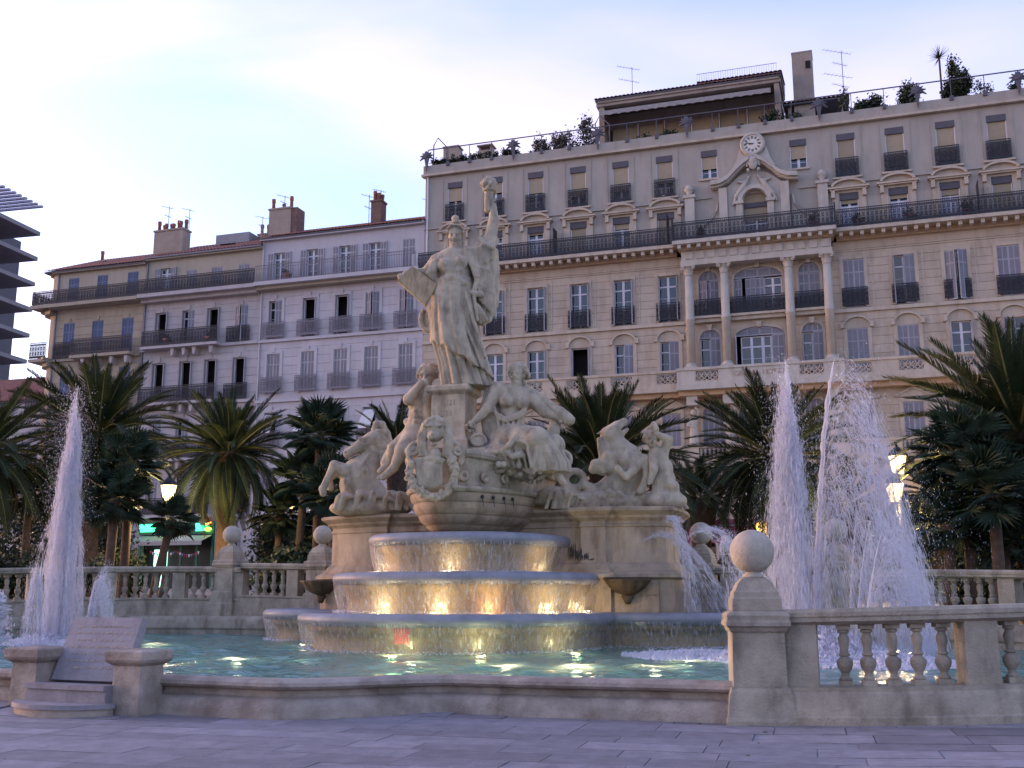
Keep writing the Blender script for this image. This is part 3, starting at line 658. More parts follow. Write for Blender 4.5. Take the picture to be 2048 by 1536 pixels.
# ================================================================ carving tool: blended solids on a grid, skinned by surface nets
class Sculpt:
    """records carving steps, then runs them on a grid just large enough"""
    def __init__(s, lo, hi, h=.03): s.h = h; s.ops = []; s.bb = []
    def rec(s, fn, lo, hi, keep=True):
        s.ops.append(fn)
        if keep: s.bb.append((np.minimum(lo, hi), np.maximum(lo, hi)))
        return s
    def run(s):
        lo = np.min([b[0] for b in s.bb], 0) - 3 * s.h; hi = np.max([b[1] for b in s.bb], 0) + 3 * s.h
        h = s.h; s.lo = lo; s.n = np.ceil((hi - lo) / h).astype(int) + 1
        s.F = np.full(s.n, 1.0, np.float32); s.ax = [s.lo[i] + h * np.arange(s.n[i]) for i in range(3)]
        for f in s.ops: f()
    def cap(s, a, b, ra, rb=None, k=.05, op='add', flat=None):
        m = max(ra, rb or ra) + k * .3; a = np.array(a); b = np.array(b)
        return s.rec(lambda: s._cap(a, b, ra, rb, k, op, flat), np.minimum(a, b) - m, np.maximum(a, b) + m, op == 'add')
    def ell(s, c, r, k=.05, rot=None, op='add'):
        m = (max(r) if rot is not None else np.array(r)) + k * .3; c = np.array(c)
        return s.rec(lambda: s._ell(c, r, k, rot, op), c - m, c + m, op == 'add')
    def box(s, c, hh, k=.04, rot=None, rd=.03, op='add'):
        m = np.linalg.norm(hh); c = np.array(c); return s.rec(lambda: s._box(c, hh, k, rot, rd, op), c - m, c + m, op == 'add')
    def drape(s, pts, n, amp, twist=0.0, k=.05, depth=.8, ph=0.0, sharp=1.0, cut=None):
        A = np.array([p for p, _ in pts]); m = max(q for _, q in pts) * 1.15
        return s.rec(lambda: s._drape(pts, n, amp, twist, k, depth, ph, sharp, cut), A.min(0) - m, A.max(0) + m)
    def rough(s, *a): return s.rec(lambda: s._rough(*a), 0, 0, False)
    def clip_below(s, z): return s.rec(lambda: s._clip_below(z), 0, 0, False)
    def _sub(s, lo, hi):
        a = np.clip(np.floor((np.array(lo) - s.lo) / s.h).astype(int), 0, s.n); b = np.clip(np.ceil((np.array(hi) - s.lo) / s.h).astype(int) + 1, 0, s.n)
        if np.any(b - a < 1): return None
        sl = tuple(slice(a[i], b[i]) for i in range(3))
        X, Y, Z = np.meshgrid(s.ax[0][sl[0]], s.ax[1][sl[1]], s.ax[2][sl[2]], indexing='ij')
        return sl, X, Y, Z
    def _put(s, sl, d, k, op):
        F = s.F[sl]
        if op == 'sub':
            d = -d; h = np.clip(.5 - .5 * (F - d) / k, 0, 1); s.F[sl] = F * (1 - h) + d * h + k * h * (1 - h)   # smooth max(F, -d)
            h = np.clip(.5 + .5 * (d - F) / k, 0, 1); s.F[sl] = F * (1 - h) + d * h + k * h * (1 - h)
        else:
            h = np.clip(.5 + .5 * (F - d) / k, 0, 1); s.F[sl] = F * (1 - h) + d * h - k * h * (1 - h)
    def _cap(s, a, b, ra, rb=None, k=.05, op='add', flat=None):
        rb = ra if rb is None else rb; a = np.array(a); b = np.array(b); m = max(ra, rb) + k * 1.5 + s.h * 2
        q = s._sub(np.minimum(a, b) - m, np.maximum(a, b) + m)
        if q is None: return s
        sl, X, Y, Z = q; d = b - a; L2 = max(1e-9, d @ d)
        t = np.clip(((X - a[0]) * d[0] + (Y - a[1]) * d[1] + (Z - a[2]) * d[2]) / L2, 0, 1)
        r = ra + (rb - ra) * t
        D = np.sqrt((X - a[0] - t * d[0]) ** 2 + ((Y - a[1] - t * d[1]) * (flat or 1)) ** 2 + (Z - a[2] - t * d[2]) ** 2) - r
        s._put(sl, D.astype(np.float32), k, op); return s
    def _ell(s, c, r, k=.05, rot=None, op='add'):
        c = np.array(c); r = np.array(r, float); m = r.max() + k * 1.5 + s.h * 2
        q = s._sub(c - m, c + m)
        if q is None: return s
        sl, X, Y, Z = q; P = np.stack([X - c[0], Y - c[1], Z - c[2]], -1)
        if rot is not None: P = P @ np.array(Euler(rot).to_matrix())
        k0 = np.sqrt(((P / r) ** 2).sum(-1)); k1 = np.sqrt(((P / r ** 2) ** 2).sum(-1)) + 1e-6
        s._put(sl, (k0 * (k0 - 1) / k1).astype(np.float32), k, op); return s
    def _box(s, c, hh, k=.04, rot=None, rd=.03, op='add'):
        c = np.array(c); hh = np.array(hh, float) - rd; m = np.linalg.norm(hh) + rd + k * 1.5 + s.h * 2
        q = s._sub(c - m, c + m)
        if q is None: return s
        sl, X, Y, Z = q; P = np.stack([X - c[0], Y - c[1], Z - c[2]], -1)
        if rot is not None: P = P @ np.array(Euler(rot).to_matrix())
        e = np.abs(P) - hh; D = np.sqrt((np.maximum(e, 0) ** 2).sum(-1)) + np.minimum(e.max(-1), 0) - rd
        s._put(sl, D.astype(np.float32), k, op); return s
    def _drape(s, pts, n, amp, twist=0.0, k=.05, depth=.8, ph=0.0, sharp=1.0, cut=None):
        """cloth falling round a line: pts = [(centre, half width)], n folds, fold depth grows downward"""
        A = np.array([p for p, _ in pts]); Rr = np.array([r for _, r in pts]); m = Rr.max() * 1.4 + k
        q = s._sub(A.min(0) - m, A.max(0) + m)
        if q is None: return s
        sl, X, Y, Z = q; zs = A[:, 2]; o = np.argsort(zs); tz = np.clip(Z, zs[o[0]], zs[o[-1]])
        cx = np.interp(tz, zs[o], A[o, 0]); cy = np.interp(tz, zs[o], A[o, 1]); rr = np.interp(tz, zs[o], Rr[o])
        t = (zs[o[-1]] - tz) / (zs[o[-1]] - zs[o[0]]); dx = X - cx; dy = (Y - cy) / depth
        th = np.arctan2(dx, -dy); w = np.abs(np.sin(.5 * (n * th + ph + twist * t + .7 * np.sin(2 * th + 3 * t)))) ** sharp
        w2 = np.abs(np.sin(.5 * ((n * 1.7) * th - ph + twist * .6 * t))) * .4
        rad = rr * (1 + amp * (.25 + .75 * t) * (w + w2 - .7))
        D = (np.sqrt(dx ** 2 + dy ** 2) - rad) * .75
        D = np.maximum(D, np.abs(Z - tz) - .01)
        if cut: D = np.maximum(D, cut[1] + (cut[3] - cut[1]) * (X - cut[0]) / (cut[2] - cut[0]) + .03 * np.sin(9 * th) - Z)      # slanting hem
        s._put(sl, D.astype(np.float32), k, 'add'); return s
    def ridge(s, pts, r, k=.03):
        for a, b in zip(pts, pts[1:]): s.cap(a, b, r, r, k)
        return s
    def bunch(s, c, r, n, rr, seed, k=.02, sq=(1, 1, 1)):
        g = random.Random(seed)
        for _ in range(n):
            v = Vector((g.gauss(0, 1), g.gauss(0, 1), g.gauss(0, 1))).normalized()
            s.ell((c[0] + v.x * r * sq[0], c[1] + v.y * r * sq[1], c[2] + v.z * r * sq[2]), (rr * g.uniform(.7, 1.2),) * 3, k)
        return s
    def _rough(s, amp, freq, seed=0):
        g = np.random.default_rng(seed)
        X, Y, Z = np.meshgrid(*s.ax, indexing='ij', sparse=True)
        for i in range(5):
            v = g.normal(size=3) * freq * (1 + .5 * i); s.F += (amp / (1 + .4 * i) * np.sin(X * v[0] + Y * v[1] + Z * v[2] + g.uniform(0, 6))).astype(np.float32)
        return s
    def _clip_below(s, z):
        s.F = np.maximum(s.F, (z - s.ax[2]).astype(np.float32)[None, None, :]); return s
    def mesh(s, name):
        s.run(); F = s.F; F[0] = F[-1] = 1; F[:, 0] = F[:, -1] = 1; F[:, :, 0] = F[:, :, -1] = 1
        S = F < 0; nx, ny, nz = np.array(F.shape) - 1
        cnt = np.zeros((nx, ny, nz), np.int8)
        for i in (0, 1):
            for j in (0, 1):
                for l in (0, 1): cnt += S[i:nx + i, j:ny + j, l:nz + l]
        act = (cnt > 0) & (cnt < 8); I = np.argwhere(act); idx = np.full((nx, ny, nz), -1, np.int64); idx[act] = np.arange(len(I))
        off = np.array([(i, j, l) for i in (0, 1) for j in (0, 1) for l in (0, 1)])
        V = np.stack([F[I[:, 0] + o[0], I[:, 1] + o[1], I[:, 2] + o[2]] for o in off], 1)
        acc = np.zeros((len(I), 3)); num = np.zeros(len(I))
        for a in range(8):
            for b in range(a + 1, 8):
                if np.abs(off[a] - off[b]).sum() != 1: continue
                va, vb = V[:, a], V[:, b]; mk = (va < 0) != (vb < 0)
                t = np.where(mk, va / np.where(mk, va - vb, 1), 0)
                p = off[a] + t[:, None] * (off[b] - off[a]); acc += np.where(mk[:, None], p, 0); num += mk
        pts = s.lo + (I + acc / num[:, None]) * s.h
        quads = []
        for ax in range(3):
            sh = [slice(None)] * 3; sh2 = [slice(None)] * 3; sh[ax] = slice(0, -1); sh2[ax] = slice(1, None)
            A = S[tuple(sh)]; B = S[tuple(sh2)]; E = np.argwhere(A != B)
            o1, o2 = [(1, 2), (2, 0), (0, 1)][ax]
            ok = (E[:, o1] > 0) & (E[:, o2] > 0) & (E[:, o1] < F.shape[o1] - 1) & (E[:, o2] < F.shape[o2] - 1); E = E[ok]
            e1 = np.zeros(3, int); e1[o1] = 1; e2 = np.zeros(3, int); e2[o2] = 1
            c = [E - e1 - e2, E - e2, E, E - e1]; q = np.stack([idx[x[:, 0], x[:, 1], x[:, 2]] for x in c], 1)
            fl = A[E[:, 0], E[:, 1], E[:, 2]]; q[~fl] = q[~fl][:, ::-1]; quads.append(q)
        Q = np.concatenate(quads); Q = Q[(Q >= 0).all(1)]
        me = bpy.data.meshes.new(name); me.vertices.add(len(pts)); me.vertices.foreach_set('co', pts.astype(np.float32).ravel())
        me.loops.add(Q.size); me.loops.foreach_set('vertex_index', Q.astype(np.int32).ravel()); me.polygons.add(len(Q))
        me.polygons.foreach_set('loop_start', np.arange(0, Q.size, 4, dtype=np.int32)); me.polygons.foreach_set('loop_total', np.full(len(Q), 4, np.int32))
        me.update(calc_edges=True); me.validate(); me.shade_smooth(); return me
class View:
    """places carving points by where they sit in a measured view of the figure, at the figure's own distance"""
    def __init__(s, ox, oy, sc, Y): s.ox, s.oy, s.sc, s.Y = ox, oy, sc, Y; s.m = sc * Y / FPX / ray(ox, oy).y * .985
    def p(s, x, y, d=0.0): return tuple(at(s.ox + s.sc * x, s.oy + s.sc * y, s.Y + d * s.m))
    def r(s, v): return v * s.m
def person_head(S, V, c, w, h, look=(0, 0), hair='bun'):
    """head with brow, nose, mouth, chin, ears and hair; c in view units, w/h half sizes; look = turn, tilt in units"""
    x, y = c; lx, ly = look; P, r = V.p, V.r
    S.ell(P(x, y - h * .12, 0), (r(w * .92), r(w * 1.05), r(h * .86)), .02)
    S.ell(P(x + lx * .5, y + h * .35, -w * .25), (r(w * .72), r(w * .8), r(h * .62)), .03)
    S.ell(P(x + lx * .8, y + h * .78, -w * .62), (r(w * .3), r(w * .3), r(h * .2)), .02)       # chin
    S.cap(P(x + lx - w * .45, y - h * .18, -w * .93), P(x + lx + w * .45, y - h * .18, -w * .93), r(w * .16), r(w * .16), .02)   # brow
    S.cap(P(x + lx, y - h * .1, -w * 1.02), P(x + lx * 1.15, y + h * .24, -w * 1.2), r(w * .11), r(w * .19), .015)       # nose
    for s_ in (-1, 1):
        S.ell(P(x + lx + s_ * w * .42, y + h * .0, -w * 1.1), (r(w * .24), r(w * .28), r(h * .11)), .015, op='sub')
        S.ell(P(x + lx + s_ * w * .42, y + h * .02, -w * .86), (r(w * .16), r(w * .14), r(h * .07)), .01)
        S.ell(P(x + s_ * w * .95, y + h * .12, w * .1), (r(w * .14), r(w * .2), r(h * .2)), .015)
        S.ell(P(x + lx * .8 + s_ * w * .5, y + h * .38, -w * .72), (r(w * .26), r(w * .22), r(h * .2)), .02)
    S.ell(P(x + lx, y + h * .44, -w * 1.12), (r(w * .34), r(w * .2), r(h * .045)), .01, op='sub')   # mouth line
    S.cap(P(x + lx - w * .22, y + h * .39, -w * .97), P(x + lx + w * .22, y + h * .39, -w * .97), r(w * .08), r(w * .08), .01)
    S.cap(P(x + lx - w * .18, y + h * .51, -w * .95), P(x + lx + w * .18, y + h * .51, -w * .95), r(w * .09), r(w * .09), .01)
    S.ell(P(x, y + h * .64, -w * .98), (r(w * .3), r(w * .12), r(h * .05)), .01, op='sub')
    if hair:                                                # waved hair swept back from a centre parting
        S.ell(P(x, y - h * .35, w * .25), (r(w * 1.12), r(w * 1.15), r(h * .78)), .02)
        for k in range(7):
            a = -.95 + 1.9 * k / 6
            S.ridge([P(x + a * w * .25, y - h * .92, -w * .3), P(x + a * w * .85, y - h * .72, -w * .62), P(x + a * w * 1.12, y - h * .3, -w * .45), P(x + a * w * 1.18, y + h * .12, w * .1)], r(w * .13), .02)
def hand(S, V, c, s_, dirx=1, diry=0, grip=True, d=0):
    """palm with four curled fingers and a thumb closing against them, about s_ view units across"""
    P, r = V.p, V.r; x, y = c
    nx, ny = -diry, dirx
    S.ell(P(x, y, d), (r(s_ * .55), r(s_ * .42), r(s_ * .55)), .015)
    for k in range(4):
        u = (-.42 + .28 * k) * s_; bx, by = x + nx * u, y + ny * u; ln = s_ * (.62, .72, .68, .52)[k]
        p1 = P(bx + dirx * s_ * .25, by + diry * s_ * .25, d - s_ * .42); p2 = P(bx + dirx * (s_ * .25 + ln * .6), by + diry * (s_ * .25 + ln * .6), d - s_ * .45)
        p3 = P(bx + dirx * (s_ * .25 + ln * (.45 if grip else 1.1)), by + diry * (s_ * .25 + ln * (.45 if grip else 1.1)), d - s_ * (.0 if grip else .3))
        S.cap(p1, p2, r(s_ * .135), r(s_ * .12), .008); S.cap(p2, p3, r(s_ * .12), r(s_ * .1), .008)
    S.cap(P(x + nx * s_ * .5, y + ny * s_ * .5, d - s_ * .1), P(x + nx * s_ * .55 + dirx * s_ * .5, y + ny * s_ * .55 + diry * s_ * .5, d - s_ * .35), r(s_ * .15), r(s_ * .11), .012)

# ---------------------------------------------------------------- the standing figure with torch and tablet
V = View(760, 340, .3125, 25.5); P, r = V.p, V.r
S = Sculpt((-3.35, 24.3, 5.35), (.2, 26.7, 11.3), .019)
S.drape([(P(478, 700), r(112)), (P(472, 760), r(124)), (P(480, 900), r(132)), (P(488, 1100), r(140)), (P(520, 1240), r(128)), (P(560, 1392), r(138))], 13, .30, 2.2, .03, .82, .6, .7)   # under-skirt
ca, cb = P(340, 1105), P(700, 1322)
S.drape([(P(478, 715, -4), r(119)), (P(470, 800, -8), r(133)), (P(472, 950, -12), r(142)), (P(488, 1100, -14), r(150)), (P(520, 1220, -12), r(152)), (P(560, 1340, -8), r(150))], 9, .24, -2.2, .022, .86, 2.0, .65, (ca[0], ca[2], cb[0], cb[2]))  # overskirt, hem rising to the left
for a, b, c2, d2 in (((425, 760), (450, 930), (500, 1080), (590, 1250)), ((470, 745), (520, 930), (590, 1090), (655, 1260)), ((380, 800), (388, 960), (430, 1090), (520, 1210)), ((540, 760), (575, 900), (620, 1040), (672, 1200))):
    S.ridge([P(*a, -104), P(*b, -116), P(*c2, -122), P(*d2, -112)], r(10), r(8))
for k in range(6):                                       # train falling to the right foot
    S.cap(P(560 + k * 24, 1250 + k * 8, -70 + k * 22), P(590 + k * 24, 1392, -85 + k * 26), r(22), r(30), .04)
S.cap(P(470, 1385, -110), P(430, 1388, -150), r(20), r(15), .02)       # foot
S.ell(P(480, 640), (r(112), r(85), r(150)), .06); S.ell(P(475, 560, 5), (r(108), r(72), r(62)), .06)
S.ell(P(418, 612, -62), (r(46), r(44), r(48)), .05); S.ell(P(520, 596, -62), (r(46), r(44), r(48)), .05)
S.cap(P(375, 590), P(575, 545), r(58), r(62), .06)
S.cap(P(484, 545, 0), P(482, 455, -6), r(40), r(38), .04)              # neck
for k in range(7):                                       # bodice folds falling from the shoulders to the belt
    a = k / 6; S.ridge([P(385 + a * 170, 560 - a * 10, -60), P(420 + a * 110, 640, -92), P(430 + a * 110, 712, -88)], r(9), r(12))
S.ridge([P(365, 715, -20), P(420, 700, -86), P(470, 690, -100), P(540, 725, -95), P(590, 750, -40)], r(17), r(14))   # rolled blouse over the belt
S.ridge([P(362, 730, -20), P(430, 718, -88), P(500, 735, -98), P(585, 770, -60)], r(14), r(12))
person_head(S, V, (480, 418), 47, 66, (-5, 0))
S.ell(P(482, 312, 0), (r(25), r(25), r(24)), .015); S.ell(P(484, 338, 0), (r(32), r(32), r(16)), .02)
S.ridge([P(432, 372, -34), P(455, 352, -50), P(510, 352, -50), P(535, 380, -30)], r(7), r(8))                      # diadem
S.cap(P(532, 400, 20), P(524, 500, 34), r(20), r(16), .03); S.cap(P(438, 440, 20), P(440, 530, 25), r(13), r(11), .03)
# raised arm
S.cap(P(585, 560, 5), P(702, 452, -5), r(56), r(42), .05); S.cap(P(702, 455, -5), P(728, 330, -8), r(42), r(35), .04); S.cap(P(728, 330, -8), P(724, 232, -10), r(35), r(23), .03)
hand(S, V, (708, 196), 48, -.95, .1, True, -4)
for k in range(5): S.ridge([P(560 + k * 12, 520 + k * 22, -50), P(640 + k * 8, 500 + k * 22, -62), P(720 - k * 2, 470 + k * 22, -40)], r(13), r(14))
S.ridge([P(640, 440, -40), P(665, 480, -64), P(715, 500, -50), P(745, 455, -10), P(735, 430, 30)], r(17), r(14))       # cuff
S.ell(P(700, 535, 0), (r(46), r(52), r(60)), .05)
# cloak hanging from the raised arm down the right side
ck = [(P(686, 510, 18), r(66)), (P(672, 620, 26), r(80)), (P(676, 760, 30), r(76)), (P(676, 860, 30), r(72)), (P(650, 968, 26), r(48))]
S.ell(P(622, 760, 46), (r(70), r(34), r(190)), .05)
S.drape(ck, 9, .3, 2.5, .03, .75, 1.0, .7)
S.cap(P(640, 760, -62), P(690, 890, -50), r(14), r(26), .03, op='sub')
for k in range(6): S.ridge([P(545 + k * 22, 505 + k * 4, -66 + k * 4), P(585 + k * 24, 610 + k * 8, -78 + k * 6), P(620 + k * 22, 720 + k * 16, -66 + k * 8), P(640 + k * 18, 830 + k * 20, -48 + k * 8)], r(11), r(12))
S.ridge([P(742, 520, 10), P(752, 640, 16), P(750, 770, 14), P(742, 870, 4), P(700, 962, -10), P(660, 985, -14), P(620, 968, -20)], r(13), r(12))
for k in range(3): S.ridge([P(606 + k * 14, 850 + k * 14, -66), P(628 + k * 16, 920, -58), P(640 + k * 20, 975 - k * 8, -40)], r(12), r(10))
# arm holding the tablet
S.cap(P(366, 596, 6), P(310, 656, 20), r(54), r(46), .05); S.cap(P(310, 656, 20), P(165, 668, 4), r(38), r(24), .03)
for k in range(4): S.ridge([P(375 - k * 14, 570 + k * 8, -52), P(352 - k * 16, 640 + k * 6, -62), P(360 - k * 8, 705, -40)], r(11), r(12))
hand(S, V, (134, 682), 42, .9, .35, True, -16)
# curled drapery on the left and what falls behind the legs
for k in range(14):
    a = R(-80 + 22 * k); b = R(-80 + 22 * (k + 1)); S.cap(P(312 + 50 * cos(a), 958 + 68 * sin(a), 12 + k * 2), P(312 + 50 * cos(b), 958 + 68 * sin(b), 14 + k * 2), r(17), r(17), .02)
S.cap(P(350, 900, 20), P(360, 1050, 30), r(46), r(40), .05); S.ell(P(318, 960, 40), (r(34), r(20), r(50)), .03)
for k in range(4): S.cap(P(388 + k * 12, 1130, 10 + k * 8), P(415 + k * 14, 1385, 4 + k * 8), r(20), r(26), .03)
S.clip_below(P(480, 1394)[2])
bz = P(490, 1394); lib = thing('standing_statue', 'tall stone woman raising a torch and holding a tablet on the pedestal', 'statue', bz)
obj('figure', S.mesh('figure'), 'statue_stone', lib)
# torch, tablet, sword as pieces of their own
S = Sculpt((-1.2, 25.0, 9.3), (0.1, 26.1, 11.3), .02)
S.cap(P(690, 252, -8), P(698, 140, -8), r(24), r(30), .02); S.ell(P(700, 134, -8), (r(46), r(46), r(13)), .015); S.ell(P(700, 112, -8), (r(38), r(38), r(22)), .02); S.ell(P(696, 84, -8), (r(44), r(44), r(34)), .02)
for k in range(7):
    a = 2 * pi * k / 7; S.ridge([P(698 + 36 * cos(a), 112, -8 + 36 * sin(a)), P(698 + 48 * cos(a + .4), 88, -8 + 48 * sin(a + .4)), P(697 + 32 * cos(a + .9), 62, -8 + 32 * sin(a + .9)), P(696 + 6 * cos(a + 1.3), 50, -8)], r(10), r(8))
obj('torch', S.mesh('torch'), 'statue_stone', lib)
q = [Vector(P(205, 610, -34)), Vector(P(368, 730, -74)), Vector(P(290, 867, -104)), Vector(P(112, 705, -62))]
ax = (q[1] - q[0]); nr = ax.cross(q[3] - q[0]).normalized(); nr = nr if nr.y > 0 else -nr; th_ = nr * r(26)
m = MB().add(q + [v + th_ for v in q], [(3, 2, 1, 0), (4, 5, 6, 7), (0, 1, 5, 4), (1, 2, 6, 5), (2, 3, 7, 6), (3, 0, 4, 7)]).mesh('tablet')
bm = bmesh.new(); bm.from_mesh(m); bmesh.ops.recalc_face_normals(bm, faces=bm.faces); bmesh.ops.bevel(bm, geom=bm.edges[:], offset=.018, segments=2, affect='EDGES'); bm.to_mesh(m); bm.free(); obj('tablet', m, 'basin_wall', lib)
S = Sculpt((-1.75, 24.7, 7.0), (-.7, 26.0, 9.2), .018)
S.cap(P(622, 690, -78), P(604, 765, -80), r(14), r(16), .01); S.ell(P(620, 682, -78), (r(20), r(20), r(17)), .01); S.cap(P(545, 778, -84), P(648, 800, -74), r(17), r(19), .015); S.ell(P(640, 792, -76), (r(24), r(20), r(22)), .01)
S.cap(P(600, 800, -78), P(622, 960, -70), r(13), r(11), .01); obj('sword_hilt', S.mesh('sword_hilt'), 'statue_stone', lib)
# ---- pedestal under it
pc = Vector(P(468, 1394)); zt = pc.z; c = Vector((pc.x + .03, 25.55))
ped = thing('statue_pedestal', 'square stone pedestal with faint inscription under the standing woman', 'pedestal', (c.x, c.y, zt - 1.35), -AZF * .75)
def sqm(prof):
    m = MB()
    for (r0, z0), (r1, z1) in zip(prof, prof[1:]):
        m.add([(-r0, -r0, z0), (r0, -r0, z0), (r0, r0, z0), (-r0, r0, z0), (-r1, -r1, z1), (r1, -r1, z1), (r1, r1, z1), (-r1, r1, z1)], [(0, 1, 5, 4), (1, 2, 6, 5), (2, 3, 7, 6), (3, 0, 4, 7)])
    m.add([(-r1, -r1, z1), (r1, -r1, z1), (r1, r1, z1), (-r1, r1, z1)], [(0, 1, 2, 3)]); me = m.mesh('sq'); fix_normals(me); return me
obj('pedestal_cap', sqm([(.42, 1.12), (.45, 1.15), (.50, 1.18), (.535, 1.22), (.535, 1.31), (.51, 1.345), (.46, 1.36)]), 'statue_stone', ped, True)
obj('pedestal_body', sqm([(.50, -.25), (.50, .02), (.465, .06), (.44, .12), (.42, .3), (.425, .9), (.42, 1.125)]), 'statue_stone', ped, True)
for i, (x, z, w, h) in enumerate([(-.18, .86, .02, .14), (-.1, .86, .02, .14), (-.02, .86, .02, .14), (.06, .86, .02, .14), (.15, .86, .02, .14), (-.14, .93, .07, .02), (.02, .87, .08, .02), (-.2, .6, .02, .14), (-.12, .6, .02, .14), (-.04, .6, .02, .14), (.06, .6, .02, .14), (-.14, .72, .1, .02)]):
    MB().box(x, x + w, -.432, -.418, z, z + h).build('carved_stroke', 'base_stone', ped, True)

# ---------------------------------------------------------------- the seated woman
V = View(740, 700, .2246, 25.2); P, r = V.p, V.r
S = Sculpt((-1.75, 23.7, 3.75), (1.9, 26.3, 6.9), .019)
person_head(S, V, (1303, 210), 62, 88, (-14, 0))
S.bunch(P(1335, 190, 40), r(72), 60, r(20), 31, .02, (1, .9, .95)); S.bunch(P(1388, 235, 20), r(32), 24, r(16), 32, .015); S.ridge([P(1375, 280, 20), P(1385, 330, 30), P(1360, 380, 40)], r(18), r(14))
S.cap(P(1300, 300, 10), P(1290, 390, 20), r(52), r(60), .05)
S.ell(P(1275, 440, 20), (r(160), r(100), r(120)), .08, rot=(0, R(12), 0)); S.ell(P(1262, 600, 20), (r(118), r(92), r(150)), .08); S.ell(P(1290, 760, 10), (r(180), r(130), r(110)), .08)
S.ell(P(1218, 452, -70), (r(62), r(58), r(60)), .05); S.ell(P(1352, 470, -62), (r(60), r(56), r(58)), .05)
S.cap(P(1140, 350, 20), P(1425, 415, 20), r(66), r(66), .06)
S.cap(P(1128, 350, 10), P(1050, 520, -40), r(66), r(54), .05); S.cap(P(1050, 520, -40), P(945, 625, -60), r(52), r(34), .04); hand(S, V, (915, 650), 56, -.75, .6, True, -64)
S.cap(P(1432, 430, 20), P(1560, 550, 0), r(66), r(58), .05); S.cap(P(1560, 550, 0), P(1665, 600, -20), r(52), r(38), .04); hand(S, V, (1690, 615), 52, .8, .5, True, -30)
# cloth under the breast and across the lap
for k in range(5): S.ridge([P(1100, 480 + k * 14, -40), P(1130, 560 + k * 12, -85), P(1210, 600 + k * 10, -100), P(1320, 560 + k * 12, -95), P(1390, 500 + k * 16, -66)], r(8), r(10))
for k in range(5): S.ridge([P(1140 + k * 45, 620, -80), P(1150 + k * 42, 720, -100)], r(12), r(9))
S.cap(P(1230, 790, -30), P(1480, 790, -190), r(128), r(112), .08); S.cap(P(1330, 800, 20), P(1630, 850, -80), r(125), r(105), .08)   # thighs
S.cap(P(1480, 800, -190), P(1510, 1010, -170), r(100), r(70), .08); S.cap(P(1630, 860, -80), P(1650, 1020, -70), r(94), r(64), .08)
S.drape([(P(1500, 800, -120), r(130)), (P(1540, 900, -110), r(160)), (P(1590, 1010, -100), r(172)), (P(1600, 1090, -100), r(165))], 11, .34, 1.2, .03, .9, .3, .7)
for k in range(7): S.ridge([P(1170 + k * 36, 730 - k * 8, -120), P(1260 + k * 36, 790 - k * 12, -190 + k * 6), P(1400 + k * 26, 830 + k * 6, -250 + k * 18), P(1440 + k * 40, 1040 + (k % 3) * 26, -262 + k * 24)], r(17), r(11))
for k in range(6): S.ridge([P(1480 + k * 40, 880 + k * 10, -270 + k * 30), P(1470 + k * 46, 1000, -260 + k * 30), P(1450 + k * 56, 1095 - k * 8, -240 + k * 30)], r(19), r(18))
for k in range(12):
    a = R(150 - 24 * k); b = R(150 - 24 * (k + 1)); S.cap(P(1722 + 62 * cos(a), 975 - 66 * sin(a), -80), P(1722 + 62 * cos(b), 975 - 66 * sin(b), -80), r(22), r(22), .02)
S.ridge([P(1180, 900, -190), P(1240, 850, -220), P(1340, 720, -190), P(1400, 700, -120)], r(26), r(22))
S.ridge([P(1130, 820, -100), P(1160, 890, -170), P(1210, 910, -190)], r(28), r(24))
# cloak behind the left arm, falling to the seat
for k in range(5): S.ridge([P(1060 + k * 16, 330 + k * 16, 60), P(1000 + k * 30, 560, 50), P(1040 + k * 24, 720, 20), P(1120 + k * 16, 850, -40)], r(34), r(26))
# rocky seat with shells
S.ell(P(1240, 960, 60), (r(330), r(240), r(150)), .1); S.ell(P(1380, 1060, 60), (r(170), r(170), r(110)), .1); S.ell(P(1000, 930, 60), (r(200), r(160), r(90)), .08)
S.cap(P(1660, 1080, -120), P(1720, 1180, -190), r(40), r(28), .03); S.cap(P(1700, 1150, -190), P(1740, 1200, -250), r(30), r(18), .02)        # foot
S.bunch(P(1250, 985, -20), r(220), 130, r(26), 33, .03, (1.25, .9, .5)); S.bunch(P(1440, 1090, -10), r(150), 70, r(24), 34, .03, (1.1, .9, .6))
for k in range(6): S.ridge([P(1190 + k * 46, 850, -170), P(1200 + k * 56, 940, -190 - k * 4), P(1230 + k * 56, 1030 + (k % 2) * 20, -150)], r(15), r(12))
S.bunch(P(1080, 950, -110), r(90), 26, r(30), 5, .015, (1.4, .4, .5)); S.bunch(P(920, 930, -90), r(70), 16, r(26), 6, .015, (1.2, .4, .5))
bz = P(1300, 1080); wom = thing('seated_statue', 'seated stone woman in loose drapery with a club over her shoulder', 'statue', bz)
obj('figure', S.mesh('figure'), 'statue_stone', wom)
S = Sculpt((.2, 24.4, 4.7), (2.0, 25.9, 6.7), .022)
S.cap(P(1380, 330, 40), P(1690, 560, -10), r(34), r(52), .03); S.cap(P(1690, 560, -10), P(1760, 620, -20), r(56), r(60), .03); S.bunch(P(1778, 625, -20), r(30), 14, r(22), 8, .012)
obj('club', S.mesh('club'), 'statue_stone', wom)
S = Sculpt((.9, 24.4, 3.9), (2.0, 25.9, 6.0), .024); S.cap(P(1660, 610, 30), P(1590, 900, 30), r(50), r(74), .03); obj('armrest', S.mesh('armrest'), 'statue_stone', wom)
S = Sculpt((-1.4, 24.0, 4.5), (0, 25.6, 5.8), .02)
for k in range(12):
    a = 2 * pi * k / 12; b = 2 * pi * (k + 1) / 12; S.cap(P(965 + 62 * cos(a), 800 + 50 * sin(a), -70), P(965 + 62 * cos(b), 800 + 50 * sin(b), -70), r(15), r(15), .01)
